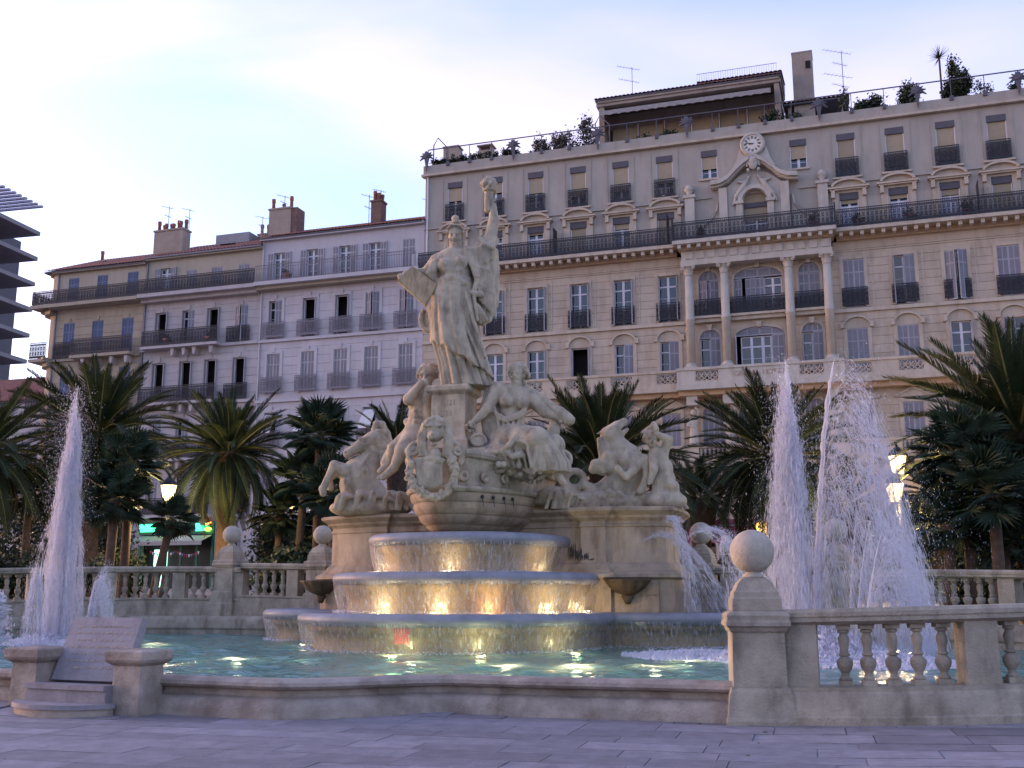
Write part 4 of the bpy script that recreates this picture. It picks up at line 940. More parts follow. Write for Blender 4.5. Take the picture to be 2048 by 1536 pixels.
S.ell(P(965, 815, -60), (r(56), r(24), r(40)), .02); S.cap(P(915, 680, -66), P(935, 790, -70), r(10), r(10), .01); S.cap(P(925, 680, -66), P(1000, 780, -70), r(10), r(10), .01); S.bunch(P(895, 690, -66), r(40), 16, r(18), 9, .01, (1, .5, .8))
obj('hanging_scale_pan', S.mesh('scale'), 'statue_stone', wom)

# ---------------------------------------------------------------- the leaning youth
V = View(740, 700, .2246, 26.0); P, r = V.p, V.r
S = Sculpt((-3.6, 24.6, 3.7), (-1.4, 27.0, 6.9), .022)
person_head(S, V, (512, 232), 82, 94, (-26, 0))
S.bunch(P(525, 190, 20), r(72), 40, r(26), 4, .015, (1, 1, .85))
S.cap(P(500, 310, 20), P(470, 390, 30), r(52), r(60), .05)
S.ell(P(452, 470, 20), (r(120), r(86), r(110)), .08); S.ell(P(432, 600, 20), (r(92), r(76), r(120)), .08); S.ell(P(405, 730, 20), (r(104), r(92), r(90)), .08)
for sx in (-1, 1): S.ell(P(450 + sx * 46, 450, -52), (r(48), r(26), r(36)), .03)
for k in range(3): 
    for sx in (-1, 1): S.ell(P(432 + sx * 26, 540 + k * 48, -50), (r(24), r(18), r(22)), .02)
S.cap(P(380, 420, 10), P(346, 440, -70), r(58), r(52), .05); S.cap(P(346, 440, -70), P(455, 300, -130), r(52), r(34), .04); hand(S, V, (482, 285), 56, .95, -.1, False, -110)
S.cap(P(560, 440, 30), P(515, 380, -90), r(56), r(46), .05); S.cap(P(515, 340, -95), P(512, 420, -95), r(38), r(42), .04); S.cap(P(512, 400, -90), P(525, 660, -30), r(42), r(52), .04)
S.cap(P(395, 770, 0), P(290, 890, -90), r(96), r(70), .06); S.cap(P(290, 890, -90), P(215, 1040, -70), r(68), r(38), .05); S.cap(P(215, 1050, -70), P(120, 1130, -120), r(42), r(30), .03)
S.cap(P(350, 780, 40), P(215, 880, 30), r(88), r(62), .06); S.cap(P(215, 880, 30), P(160, 1010, 50), r(60), r(36), .05); S.cap(P(160, 1020, 50), P(90, 1080, 0), r(36), r(26), .03)
for k in range(5): S.cap(P(150 - k * 16, 1118 + (k % 2) * 4, -100), P(120 - k * 14, 1146, -140), r(11), r(9), .01)
S.ridge([P(330, 640, 60), P(360, 680, 40), P(345, 740, 30)], r(34), r(26))
for k in range(4): S.ridge([P(250 - k * 14, 820 + k * 10, 70), P(190 - k * 12, 910 + k * 12, 60), P(140 - k * 6, 980 + k * 12, 60)], r(26), r(24))     # cloth behind
S.cap(P(420, 800, 70), P(480, 1040, 60), r(110), r(150), .08)
bz = P(300, 1120); you = thing('leaning_statue', 'nude stone youth leaning on the pedestal with hands at his face', 'statue', bz)
obj('figure', S.mesh('figure'), 'statue_stone', you)

# ---------------------------------------------------------------- lion mask, shield and garland on the prow
V = View(740, 700, .2246, 24.05); P, r = V.p, V.r
S = Sculpt((-2.6, 23.7, 2.95), (-.7, 25.6, 5.3), .02)
S.ell(P(580, 720, 0), (r(92), r(90), r(100)), .05); S.ell(P(565, 770, -70), (r(56), r(50), r(50)), .04); S.ell(P(560, 745, -115), (r(26), r(20), r(16)), .015)
for sx in (-1, 1):
    S.ell(P(572 + sx * 46, 700, -92), (r(20), r(20), r(13)), .01, op='sub'); S.ell(P(576 + sx * 48, 672, -84), (r(34), r(20), r(14)), .015); S.ell(P(580 + sx * 80, 645, -20), (r(26), r(16), r(28)), .02); S.ell(P(562 + sx * 26, 775, -110), (r(26), r(20), r(22)), .015)
S.ell(P(560, 815, -100), (r(36), r(40), r(15)), .01, op='sub'); S.ell(P(562, 842, -64), (r(34), r(34), r(18)), .02)
g = random.Random(12)
for k in range(34):                                      # mane locks
    a = R(-200 + 220 * k / 33); rr_ = 104 + g.uniform(-8, 14); l2 = g.uniform(50, 90)
    S.cap(P(580 + rr_ * cos(a), 720 + rr_ * sin(a), -30 + g.uniform(-20, 20)), P(585 + (rr_ + l2 * .5) * cos(a + .2), 730 + (rr_ + l2 * .5) * sin(a + .2) + 20, 10), r(22), r(16), .015)
for sx in (-1, 1):
    for k in range(5): S.ridge([P(580 + sx * (92 + k * 12), 730 + k * 10, -30), P(580 + sx * (100 + k * 8), 830 + k * 8, -40), P(580 + sx * (84 + k * 10), 930, -30)], r(24), r(16))
    for k in range(13):                                  # scrolls beside the head
        a = R(-100 + sx * 34 * k); b = R(-100 + sx * 34 * (k + 1)); q1 = 58 - 3.6 * k; q2 = 58 - 3.6 * (k + 1)
        S.cap(P(585 + sx * 195 + q1 * cos(a), 895 + q1 * sin(a), -20), P(585 + sx * 195 + q2 * cos(b), 895 + q2 * sin(b), -20), r(17), r(17), .012)
    S.ridge([P(585 + sx * 120, 800, 0), P(585 + sx * 190, 840, 0), P(585 + sx * 250, 900, 0), P(585 + sx * 225, 1010, 0)], r(24), r(16))
S.cap(P(575, 930, -20), P(575, 960, -20), r(60), r(60), .04)
bz = P(575, 1000); lion = thing('prow_ornament', 'carved lion mask over a blank shield and garland on the ship prow', 'sculpture', (bz[0], bz[1], 3.2))
obj('lion_mask', S.mesh('lion_mask'), 'statue_stone', lion)
S = Sculpt((-2.6, 23.7, 2.95), (-.7, 25.6, 5.0), .02)
S.box(P(535, 1090, -36), (r(112), r(26), r(120)), .03, rd=.04); S.ell(P(520, 1200, -36), (r(96), r(30), r(42)), .04); S.ell(P(540, 1090, -60), (r(86), r(24), r(96)), .03)
for k in range(8): S.cap(P(420 + 4 * k, 985 + 24 * k, -30), P(418 + 4 * k, 1010 + 24 * k, -40), r(24), r(22), .02)
S.ridge([P(420, 980, -30), P(530, 965, -46), P(650, 985, -30)], r(24), r(18)); S.cap(P(575, 960, -40), P(600, 985, -50), r(44), r(40), .03)
obj('shield', S.mesh('shield'), 'statue_stone', lion)
S = Sculpt((-2.7, 23.7, 2.9), (-.6, 25.7, 5.0), .02); g = random.Random(2)
gp = [(360, 1000), (345, 1090), (375, 1180), (430, 1250), (510, 1300), (600, 1310), (690, 1270), (745, 1190), (760, 1090), (740, 1010), (715, 950)]
for i in range(len(gp) - 1):
    for k in range(16):
        t = g.random(); x = gp[i][0] + (gp[i + 1][0] - gp[i][0]) * t; y = gp[i][1] + (gp[i + 1][1] - gp[i][1]) * t; a = g.uniform(0, 2 * pi); q = g.uniform(10, 40); s_ = g.uniform(11, 24)
        S.ell(P(x + q * cos(a), y + q * sin(a), -44 - (42 - q) * .8 + g.uniform(-8, 8)), (r(s_), r(s_), r(s_)), .008)
for a, b in zip(gp, gp[1:]): S.cap(P(*a, -30), P(*b, -30), r(32), r(32), .02)
obj('garland', S.mesh('garland'), 'statue_stone', lion)

# ---------------------------------------------------------------- rearing sea horse, left
V = View(620, 800, .1693, 28.0); P, r = V.p, V.r
S = Sculpt((-5.4, 26.5, 3.5), (-2.6, 29.6, 6.3), .024)
S.cap(P(750, 470, -50), P(580, 550, -70), r(108), r(74), .04); S.cap(P(580, 550, -70), P(445, 635, -75), r(72), r(54), .03); S.cap(P(720, 580, -50), P(640, 630, -60), r(86), r(50), .04)
S.cap(P(660, 640, -60), P(490, 745, -70), r(40), r(27), .025)                                     # dropped jaw
S.cap(P(660, 612, -60), P(470, 700, -70), r(13), r(24), .012, op='sub', flat=.1); S.ell(P(420, 622, -118), (r(16), r(22), r(12)), .01, op='sub')
S.ell(P(640, 490, -150), (r(30), r(26), r(20)), .015, op='sub'); S.ell(P(642, 492, -130), (r(20), r(16), r(14)), .01); S.cap(P(590, 460, -128), P(700, 440, -135), r(20), r(24), .02)
for d in (-50, 40): S.cap(P(760, 410, d), P(800, 345, d), r(30), r(10), .015)
S.cap(P(800, 500, 20), P(730, 720, 20), r(112), r(150), .06); S.cap(P(730, 720, 20), P(590, 880, 10), r(150), r(205), .06); S.cap(P(590, 880, 10), P(580, 1000, 20), r(205), r(222), .08); S.cap(P(580, 1000, 20), P(680, 1180, 60), r(220), r(260), .1)
g = random.Random(5)
for k in range(20):                                       # mane blown back
    t = k / 19; x0 = 770 + t * 90; y0 = 380 + t * 340; S.ridge([P(x0 - 10, y0, -90 + g.uniform(-20, 20)), P(x0 + 50 + g.uniform(-10, 30), y0 - 30 + g.uniform(-20, 20), -70), P(x0 + 90 + g.uniform(-20, 30), y0 + 20 + t * 40, g.uniform(-50, 40))], r(22), r(12))
S.ridge([P(760, 350, 0), P(790, 280, 0), P(850, 290, 10), P(910, 400, 20), P(950, 520, 30)], r(40), r(26))
S.cap(P(440, 850, -120), P(288, 770, -150), r(92), r(58), .05); S.cap(P(288, 770, -150), P(205, 940, -150), r(56), r(40), .03); S.cap(P(205, 940, -150), P(150, 1050, -160), r(44), r(40), .03); S.cap(P(150, 1050, -160), P(158, 1110, -165), r(48), r(38), .02)
S.cap(P(440, 900, 60), P(330, 850, 40), r(84), r(56), .05); S.cap(P(330, 850, 40), P(225, 930, 30), r(52), r(38), .03); S.cap(P(225, 930, 30), P(242, 1040, 30), r(42), r(40), .02)
S.cap(P(700, 640, -130), P(600, 800, -170), r(22), r(22), .04); S.cap(P(640, 830, -190), P(520, 960, -180), r(30), r(22), .04); S.ell(P(470, 960, -150), (r(80), r(50), r(60)), .04); S.ell(P(560, 860, -170), (r(90), r(40), r(110)), .05)
S.ell(P(700, 1280, 60), (r(470), r(300), r(130)), .08); S.cap(P(400, 1200, -80), P(1100, 1220, -60), r(110), r(130), .08)
for k in range(11): q = g.uniform(-60, 60); S.ridge([P(240 + k * 84 + q, 1280, -200), P(300 + k * 80 + q, 1170 - g.uniform(0, 80), -200 - g.uniform(0, 60)), P(420 + k * 84, 1140 + g.uniform(0, 110), -150), P(480 + k * 84, 1290, -170)], r(g.uniform(16, 36)), r(14))
for k in range(10):
    a = R(200 + 20 * k); b = R(200 + 20 * (k + 1)); S.cap(P(950 + 120 * cos(a), 1230 + 120 * sin(a), -90), P(950 + 120 * cos(b), 1230 + 120 * sin(b), -90), r(44), r(44), .03)
S.clip_below(3.6)
bz = FM(-3.4, .4, 3.63); hl = thing('rearing_horse_statue', 'rearing stone sea horse pawing the air left of the prow', 'statue', bz, 0, 'sea horse statues')
obj('figure', S.mesh('figure'), 'statue_stone', hl)
# ---------------------------------------------------------------- rearing sea horse, right
V = View(1040, 800, .1758, 26.1); P, r = V.p, V.r
S = Sculpt((.4, 24.6, 3.5), (4.2, 27.8, 6.2), .024)
S.cap(P(1010, 395, -30), P(1110, 315, -40), r(100), r(78), .04); S.cap(P(1110, 315, -40), P(1178, 248, -40), r(76), r(46), .03); S.cap(P(1080, 440, -20), P(1140, 385, -30), r(78), r(52), .04); S.cap(P(1130, 400, -30), P(1212, 335, -38), r(42), r(28), .025)
S.cap(P(1140, 345, -40), P(1235, 282, -40), r(10), r(20), .012, op='sub', flat=.1); S.ell(P(1196, 232, -80), (r(13), r(18), r(10)), .01, op='sub'); S.ell(P(1055, 335, -128), (r(26), r(22), r(17)), .012, op='sub'); S.ell(P(1056, 337, -112), (r(17), r(13), r(12)), .01); S.cap(P(1020, 320, -108), P(1090, 285, -104), r(18), r(18), .02)
for d in (-44, 34): S.cap(P(965, 350, d), P(880, 382, d), r(28), r(9), .015)
S.cap(P(1040, 470, 20), P(1120, 560, 20), r(112), r(140), .06); S.cap(P(1120, 560, 20), P(1215, 670, 10), r(140), r(172), .06); S.cap(P(1215, 670, 10), P(1225, 820, 10), r(172), r(182), .08); S.cap(P(1225, 820, 10), P(1120, 1000, 40), r(182), r(200), .08); S.cap(P(1120, 1000, 40), P(860, 1070, 60), r(170), r(110), .1)
g = random.Random(6)
for k in range(16):
    t = k / 15; x0 = 960 + t * 80; y0 = 420 + t * 250; S.ridge([P(x0, y0, -70), P(x0 - 40 - g.uniform(0, 30), y0 + 30, -60), P(x0 - 60 - t * 40, y0 + 110, -60 + g.uniform(-20, 20))], r(22), r(12))
S.ridge([P(1060, 640, -90), P(1000, 640, -90), P(960, 720, -80), P(860, 730, -60), P(830, 790, -50)], r(52), r(34)); S.ridge([P(1040, 680, -80), P(1020, 780, -80), P(940, 800, -60), P(880, 780, -50)], r(54), r(34))
S.cap(P(1310, 690, -100), P(1430, 680, -170), r(96), r(62), .04); S.cap(P(1430, 680, -170), P(1445, 850, -190), r(56), r(42), .03); S.cap(P(1445, 850, -190), P(1395, 1000, -200), r(42), r(36), .02); S.cap(P(1395, 1000, -200), P(1370, 1040, -205), r(46), r(40), .02)
S.cap(P(1340, 740, -170), P(1205, 880, -240), r(62), r(44), .03); S.cap(P(1205, 880, -240), P(1130, 800, -240), r(42), r(32), .02); S.cap(P(1130, 800, -240), P(1112, 770, -240), r(40), r(34), .02); S.cap(P(1300, 640, -140), P(1250, 780, -150), r(30), r(20), .03); S.cap(P(1180, 560, -110), P(1260, 700, -150), r(22), r(20), .04); S.ell(P(1240, 690, -150), (r(120), r(60), r(90)), .06)
for k in range(16):
    a = R(-150 + 24 * k); b = R(-150 + 24 * (k + 1)); S.cap(P(620 + 105 * cos(a), 905 + 95 * sin(a), 20), P(620 + 105 * cos(b), 905 + 95 * sin(b), 20), r(38), r(38), .03)
S.cap(P(720, 960, 20), P(880, 1060, 40), r(50), r(90), .05); S.ridge([P(430, 870, -30), P(500, 960, -60), P(520, 1080, -90)], r(40), r(34))
S.ell(P(1000, 1160, 60), (r(860), r(250), r(120)), .08); S.ell(P(420, 1090, 40), (r(240), r(190), r(110)), .08)
for k in range(18): q = g.uniform(-60, 60); S.ridge([P(240 + k * 84 + q, 1240, -140), P(290 + k * 84 + q, 1130 - g.uniform(0, 90), -150 - g.uniform(0, 60)), P(400 + k * 84, 1080 + g.uniform(0, 110), -110), P(470 + k * 84, 1240, -130)], r(g.uniform(16, 38)), r(14))
S.clip_below(3.6)
bz = FM(3.0, .4, 3.63); hr = thing('rearing_horse_statue', 'rearing stone sea horse throwing its head up beside a stone child', 'statue', bz, 0, 'sea horse statues')
obj('figure', S.mesh('figure'), 'statue_stone', hr)
# ---------------------------------------------------------------- child triton
V = View(1040, 800, .1758, 25.7); P, r = V.p, V.r
S = Sculpt((2.7, 24.5, 3.5), (4.6, 26.8, 6.1), .022)
person_head(S, V, (1492, 450), 84, 92, (10, 0)); S.bunch(P(1490, 420, 20), r(78), 34, r(26), 14, .015, (1, 1, .9))
S.cap(P(1520, 530, 20), P(1540, 590, 20), r(52), r(64), .05); S.ell(P(1570, 650, 10), (r(118), r(84), r(110)), .08); S.ell(P(1630, 780, 10), (r(112), r(84), r(120)), .08); S.ell(P(1650, 890, 20), (r(120), r(96), r(90)), .08)
S.cap(P(1640, 590, 10), P(1690, 450, -40), r(56), r(50), .04); S.cap(P(1690, 450, -40), P(1560, 390, -90), r(50), r(36), .04); hand(S, V, (1530, 370), 50, -.7, -.6, True, -100)
S.cap(P(1540, 330, -90), P(1520, 260, -80), r(44), r(20), .02); S.ell(P(1520, 300, -90), (r(44), r(40), r(50)), .02)     # conch
S.cap(P(1520, 650, -30), P(1520, 800, -110), r(58), r(48), .04); S.cap(P(1520, 800, -110), P(1480, 930, -130), r(46), r(32), .03); hand(S, V, (1475, 940), 40, -.5, .8, True, -130)
S.cap(P(1640, 920, 0), P(1740, 980, -60), r(96), r(66), .06); S.cap(P(1740, 980, -60), P(1790, 1100, -40), r(64), r(40), .05); S.cap(P(1580, 930, 0), P(1560, 1080, -40), r(84), r(60), .06)
for k in range(6): S.cap(P(1690 + k * 20, 940 + k * 28, -80), P(1740 + k * 16, 930 + k * 30, -50), r(20), r(16), .01)
S.ell(P(1640, 1150, 40), (r(260), r(200), r(130)), .08); S.clip_below(3.6)
bz = FM(4.5, .4, 3.63); ch = thing('child_statue', 'small stone triton child blowing a conch on the right end of the base', 'statue', bz)
obj('figure', S.mesh('figure'), 'statue_stone', ch)
# ================================================================ street front
GB = 1.2                                               # walls start a little below street level
def two(a, ma, b, mb, name, smooth=False):
    me = MB().add(a.v, a.f).add(b.v, b.f).mesh(name, smooth); me.materials.append(MAT[ma]); me.materials.append(MAT[mb])
    na = len(a.f); idx = [0] * na + [1] * len(b.f); me.polygons.foreach_set('material_index', idx); return me
CACHE = {}
def cached(key, fn):
    if key not in CACHE: CACHE[key] = fn()
    return CACHE[key]
class Bld:
    def __init__(s, name, label, u0, u1):
        s.u0, s.u1 = u0, u1; s.uc = (u0 + u1) / 2
        s.o = thing(name, label, 'building', HW(s.uc, 0, GB), -AZH); s.win_n = 0
    def blk(s, name, m, u0, u1, y0, y1, z0, z1, parent=None):
        return block(name, m, u0 - s.uc, u1 - s.uc, y0, y1, z0 - GB, z1 - GB, parent or s.o)
    def put(s, name, me, m, u, y, z, parent=None, rot=None, scale=None, **kw):
        if parent is not None:                         # sub-part: parent sits at its own place, so work in world space
            mw = WM[s.o.name] @ Matrix.Translation((u - s.uc, y, z - GB)) @ (Euler(rot).to_matrix().to_4x4() if rot else Matrix())
            o = obj(name, me, m, parent, False); o.matrix_parent_inverse = WM[parent.name].inverted() @ mw; WM[o.name] = mw; return o
        return obj(name, me, m, s.o, True, loc=(u - s.uc, y, z - GB), rot=rot, scale=scale, **kw)
    def wall(s, u0, u1, z0, z1, ops, m, course=None, y0=0.0, pname='wall_panel'):
        """masonry between openings; coursed stone is laid block by block with open joints"""
        ops = sorted(ops); u = u0; T = .45
        def pier(a, b, za, zb):
            if b - a < .02 or zb - za < .02: return
            if course and zb - za > course * .8:
                s.blk('pier_core', m, a + .004, b - .004, y0 + .03, y0 + T, za, zb)
                n = max(1, round((zb - za) / course)); h = (zb - za) / n
                for k in range(n): s.blk('stone_course', m, a, b, y0, y0 + .2, za + k * h + .014, za + (k + 1) * h - .014)
            else: s.blk(pname, m, a, b, y0, y0 + T, za, zb)
        for a, b, za, zb in ops:
            pier(u, a, z0, z1)
            if za > z0: s.blk(pname, m, a, b, y0 + .002, y0 + T, z0, za)
            if zb < z1: s.blk(pname, m, a, b, y0 + .002, y0 + T, zb, z1)
            u = b
        pier(u, u1, z0, z1)
    # ---- windows
    def french(s, u, z0, z1, w, y=.2, curtain=False):
        h = z1 - z0; k = ('fr', round(w, 2), round(h, 2))
        def mk():
            m = MB(); t = .06
            m.box(-w / 2, -w / 2 + t, -.03, .03, 0, h); m.box(w / 2 - t, w / 2, -.03, .03, 0, h); m.box(-w / 2 + t, w / 2 - t, -.03, .03, h - t, h); m.box(-w / 2 + t, w / 2 - t, -.03, .03, 0, .1)
            m.box(-.07, .07, -.04, .028, .1, h - t); tz = h * .76
            m.box(-w / 2 + t, -.07, -.035, .027, tz, tz + .09); m.box(.07, w / 2 - t, -.035, .027, tz, tz + .09)
            for q in (.28, .52): 
                m.box(-w / 2 + t, -.07, -.02, .02, h * q, h * q + .03); m.box(.07, w / 2 - t, -.02, .02, h * q, h * q + .03)
            return m.mesh('window_frame')
        o = s.put('window', cached(k, mk), 'frame_white', u, y, z0)
        pane = cached(('pane', round(w, 2), round(h, 2)), lambda: MB().box(-(w - .12) / 2, (w - .12) / 2, .0, .012, .05, h - .05).mesh('pane'))
        s.put('pane', pane, 'glass', u, y + .01, z0, parent=o)
        if curtain:
            c = cached(('curt', round(w, 2), round(h, 2)), lambda: MB().box(-(w - .2) / 2, (w - .2) / 2, 0, .01, .1, h * .74).mesh('curtain'))
            s.put('curtain', c, 'curtain', u, y - .0015, z0, parent=o)
        return o
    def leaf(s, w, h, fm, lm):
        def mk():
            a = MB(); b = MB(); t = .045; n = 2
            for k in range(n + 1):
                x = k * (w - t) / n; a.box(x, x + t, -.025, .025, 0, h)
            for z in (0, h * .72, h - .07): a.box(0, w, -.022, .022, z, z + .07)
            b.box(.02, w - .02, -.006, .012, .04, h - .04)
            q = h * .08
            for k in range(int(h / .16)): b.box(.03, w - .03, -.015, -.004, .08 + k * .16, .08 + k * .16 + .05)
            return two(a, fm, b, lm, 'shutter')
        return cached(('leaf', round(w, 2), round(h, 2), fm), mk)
    def shutters(s, u, z0, z1, w, fm='shutter_grey', lm='louvre_grey', a=(0, 0), y=.04, parent=None):
        """a = opening angle of each leaf in degrees; 0 closed"""
        for sd, ang in ((-1, a[0]), (1, a[1])):
            if ang is None: continue
            fold = 60 < ang < 120                          # folded back in the reveal
            me = s.leaf(w * .2 if fold else w / 2 - .004, z1 - z0, fm, lm)
            if sd < 0: s.put('shutter', me, None, u - w / 2, y, z0, parent=parent, rot=(0, 0, R(-ang)))
            else: s.put('shutter', me, None, u + w / 2, y, z0, parent=parent, rot=(0, 0, R(180 + ang)))
    def window(s, u, z0, z1, w, kind='french', fm='shutter_grey', lm='louvre_grey', curtain=False, drop=.5):
        """one window and what hangs in it"""
        if kind == 'french': return s.french(u, z0, z1, w, curtain=curtain)
        if kind == 'french_folded': o = s.french(u, z0, z1, w); s.shutters(u, z0, z1, w, fm, lm, (82, 88), parent=o); return o
        if kind == 'shut': o = s.french(u, z0, z1, w); s.shutters(u, z0, z1, w, fm, lm, (0, 0), parent=o); return o
        if kind == 'ajar': o = s.french(u, z0, z1, w); s.shutters(u, z0, z1, w, fm, lm, (26, 34), parent=o); return o
        if kind == 'half': o = s.french(u, z0, z1, w); s.shutters(u, z0, z1, w, fm, lm, (78, 14), parent=o); return o
        if kind == 'wide': o = s.french(u, z0, z1, w, curtain=curtain); s.shutters(u, z0, z1, w, fm, lm, (176, 176), y=-.04, parent=o); return o
        if kind == 'dark':
            k = ('dk', round(w, 2), round(z1 - z0, 2)); h = z1 - z0
            def mk():
                m = MB(); m.box(-w / 2, -w / 2 + .06, -.03, .03, 0, h); m.box(w / 2 - .06, w / 2, -.03, .03, 0, h); m.box(-w / 2 + .06, w / 2 - .06, -.03, .03, h - .06, h); return m.mesh('window_frame')
            o = s.put('window', cached(k, mk), 'frame_white', u, .2, z0); s.shutters(u, z0, z1, w, fm, lm, (80, 86), parent=o); return o
        if kind == 'blind':                            # roller blind let down by a share of the opening
            o = s.french(u, z0, z1 - .38, w, curtain=curtain)
            bx = cached(('bbox', round(w, 2)), lambda: MB().box(-w / 2, w / 2, -.02, .2, 0, .38).mesh('blind_box')); s.put('blind_box', bx, 'box_dark', u, .0, z1 - .38, parent=o)
            hh = (z1 - .38 - z0) * drop
            bl = MB()
            for q in range(max(1, int(hh / .11))): bl.box(-w / 2 + .05, w / 2 - .05, .0, .02 + (q % 2) * .008, -(q + 1) * .11, -q * .11 - .004)
            s.put('roller_blind', bl.mesh('blind'), 'blind_tan', u, .08, z1 - .38, parent=o)
            gd = cached(('guide', round(z1 - z0, 2), round(w, 2)), lambda: MB().box(-w / 2, -w / 2 + .05, 0, .06, 0, z1 - z0 - .38).mesh('guide'))
            s.put('blind_guide', gd, 'frame_white', u, .05, z0, parent=o); s.put('blind_guide', gd, 'frame_white', u + w - .05, .05, z0, parent=o)
            return o
    def railing(s, u0, u1, z0, z1, y, m='iron', style='bars', ends=True, name='railing'):
        w = round(u1 - u0, 2); h = round(z1 - z0, 2)
        def mk():
            M = MB(); M.box(0, w, -.02, .02, h - .04, h); M.box(0, w, -.015, .015, .06, .09); M.box(0, w, -.013, .013, h * .78, h * .78 + .025)
            n = max(2, int(w / .115)); st = w / n
            for k in range(n + 1):
                x = k * st; M.box(x - (.016 if style != 'bars' else .011), x + (.016 if style != 'bars' else .011), -.010, .010, 0, h - .03)
            if style in ('ornate', 'dense'):
                for k in range(n):
                    x = (k + .5) * st
                    M.box(x - .035, x + .035, -.009, .009, h * .82, h * .9); M.box(x - .03, x + .03, -.008, .008, .1, .1 + h * .1)
                    if k % 2 == 0:
                        pts = [(x + .05 * cos(t), 0, h * .62 + .1 * sin(t)) for t in np.linspace(0, 2 * pi, 9)]
                        M.tube(pts, .02, 4, False); pts = [(x + .045 * cos(t), 0, h * .33 + .12 * sin(t)) for t in np.linspace(0, 2 * pi, 9)]; M.tube(pts, .02, 4, False)
                    M.box(x - (.028 if style == 'dense' else .012), x + (.028 if style == 'dense' else .012), -.007, .007, h * .2 if style == 'dense' else .06, h * .75); M.box(x - .05, x + .05, -.006, .006, .06, h * .16)
            return M.mesh('railing')
        me = cached(('rail', w, h, style), mk)
        if len(me.materials) and me.materials[0].name != m: me = cached(('rail', w, h, style, m), mk)
        return s.put(name, me, m, u0, y, z0)
    def arch_fill(s, u0, u1, zs, z1, m, y0=0.0, name='arch_spandrel'):
        c = (u0 + u1) / 2; rx = (u1 - u0) / 2; rz = z1 - zs - .12; pts_l = [(u0 - .001, z1), (u0 - .001, zs)] + [(c - rx * cos(t), zs + rz * sin(t)) for t in np.linspace(0, pi / 2, 10)] + [(c, z1)]
        for pts in (pts_l, [(2 * c - a, b) for a, b in pts_l][::-1]):
            me = MB().prism_y([(a - s.uc, b - GB) for a, b in pts], y0 + .001, y0 + .4).mesh('spandrel'); fix_normals(me); obj(name, me, m, s.o, True)
    def archivolt(s, u0, u1, zs, rz, m, y=-.06, t=.14, name='archivolt', spr=None, a0=0.0):
        c = (u0 + u1) / 2; rx = (u1 - u0) / 2; n = 16; ins = [(c - rx * cos(q), zs + rz * sin(q)) for q in np.linspace(a0, pi - a0, n)]; out = [(c - (rx + t) * cos(q), zs + (rz + t) * sin(q)) for q in np.linspace(a0, pi - a0, n)]
        if spr: ins = [(ins[0][0], spr)] + ins + [(ins[-1][0], spr)]; out = [(out[0][0], spr)] + out + [(out[-1][0], spr)]
        M = MB()
        for i in range(len(ins) - 1):
            q = [ins[i], ins[i + 1], out[i + 1], out[i]]; M.add([(a - s.uc, y, b - GB) for a, b in q] + [(a - s.uc, .05, b - GB) for a, b in q], [(0, 1, 2, 3), (0, 4, 5, 1), (2, 6, 7, 3)])
        me = M.mesh('archivolt'); fix_normals(me); return obj(name, me, m, s.o, True)
    def core(s, ztop, depth=11, m='room_dark'):
        # dark rooms behind the windows, side walls and flat top
        s.blk('room_back', m, s.u0 + .3, s.u1 - .3, .9, 1.0, GB, ztop - .3)
# ---------------------------------------------------------------- the hotel
H = Bld('grand_hotel', 'long five-storey hotel in ochre stone with clock gable and two-storey columns', -12.7, 27.0)
HC = [-10.66, -7.96, -5.29, -2.57, .1, 2.78]; HR = [13.2, 15.83, 18.5, 21.12, 23.78]; HM = [5.18, 7.97, 10.83]
SIDE = HC + HR
H.core(28); H.blk('side_wall', 'hotel_plaster', -12.7, -12.35, .455, 11, GB, 28.0); H.blk('roof_deck', 'hotel_plaster', -12.7, 27, .46, 11, 27.9, 28.2)
# ground floors
gops = [(c - .75, c + .75, GB, 5.6) for c in SIDE + [5.1, 7.97, 10.85]]
H.wall(-12.7, 27, GB, 7.9, gops, 'hotel_stone', .62)
for i, c in enumerate(SIDE + [5.1, 7.97, 10.85]):
    if abs(c - 7.97) < .1: H.blk('lit_doorway', 'lit_window', c - .7, c + .7, .3, .34, GB, 5.5)
    elif abs(c - 18.5) < .1: H.blk('lit_shopfront', 'cool_window', c - .7, c + .7, .3, .34, GB, 5.0)
    else: H.window(c, 1.9, 5.5, 1.4, 'french')
H.blk('ledge', 'hotel_trim', -12.8, 27, -.85, .1, 8.55, 8.85)
for k in range(58): H.blk('dentil', 'hotel_trim', -12.4 + k * .68, -12.08 + k * .68, -.6, .0, 8.1, 8.54)
H.blk('frieze', 'hotel_stone', -12.7, 27, .02, .4, 7.9, 8.56)
# first-floor balustrade
H.blk('balustrade_base', 'hotel_trim', -12.7, 27, -.82, -.5, 8.86, 9.02); H.blk('balustrade_rail', 'hotel_trim', -12.7, 27, -.84, -.48, 9.64, 9.78)
bs_ = MB().lathe([(.07, 0), (.05, .06), (.1, .2), (.06, .34), (.05, .42), (.08, .52), (.07, .62)], 8).mesh('small_baluster', True)
for c in [2.78] + HR[:3] + [5.1, 10.83]:
    for k in range(6): H.put('small_baluster', bs_, 'hotel_trim', c - .6 + k * .24, -.66, 9.02)
for a, b in ((3.5, 4.4), (5.9, 10.0), (11.6, 12.5), (13.95, 15.1), (16.6, 17.75), (-12.7, 2.05), (19.3, 27)): H.blk('balustrade_panel', 'hotel_trim', a, b, -.8, -.52, 9.02, 9.64)
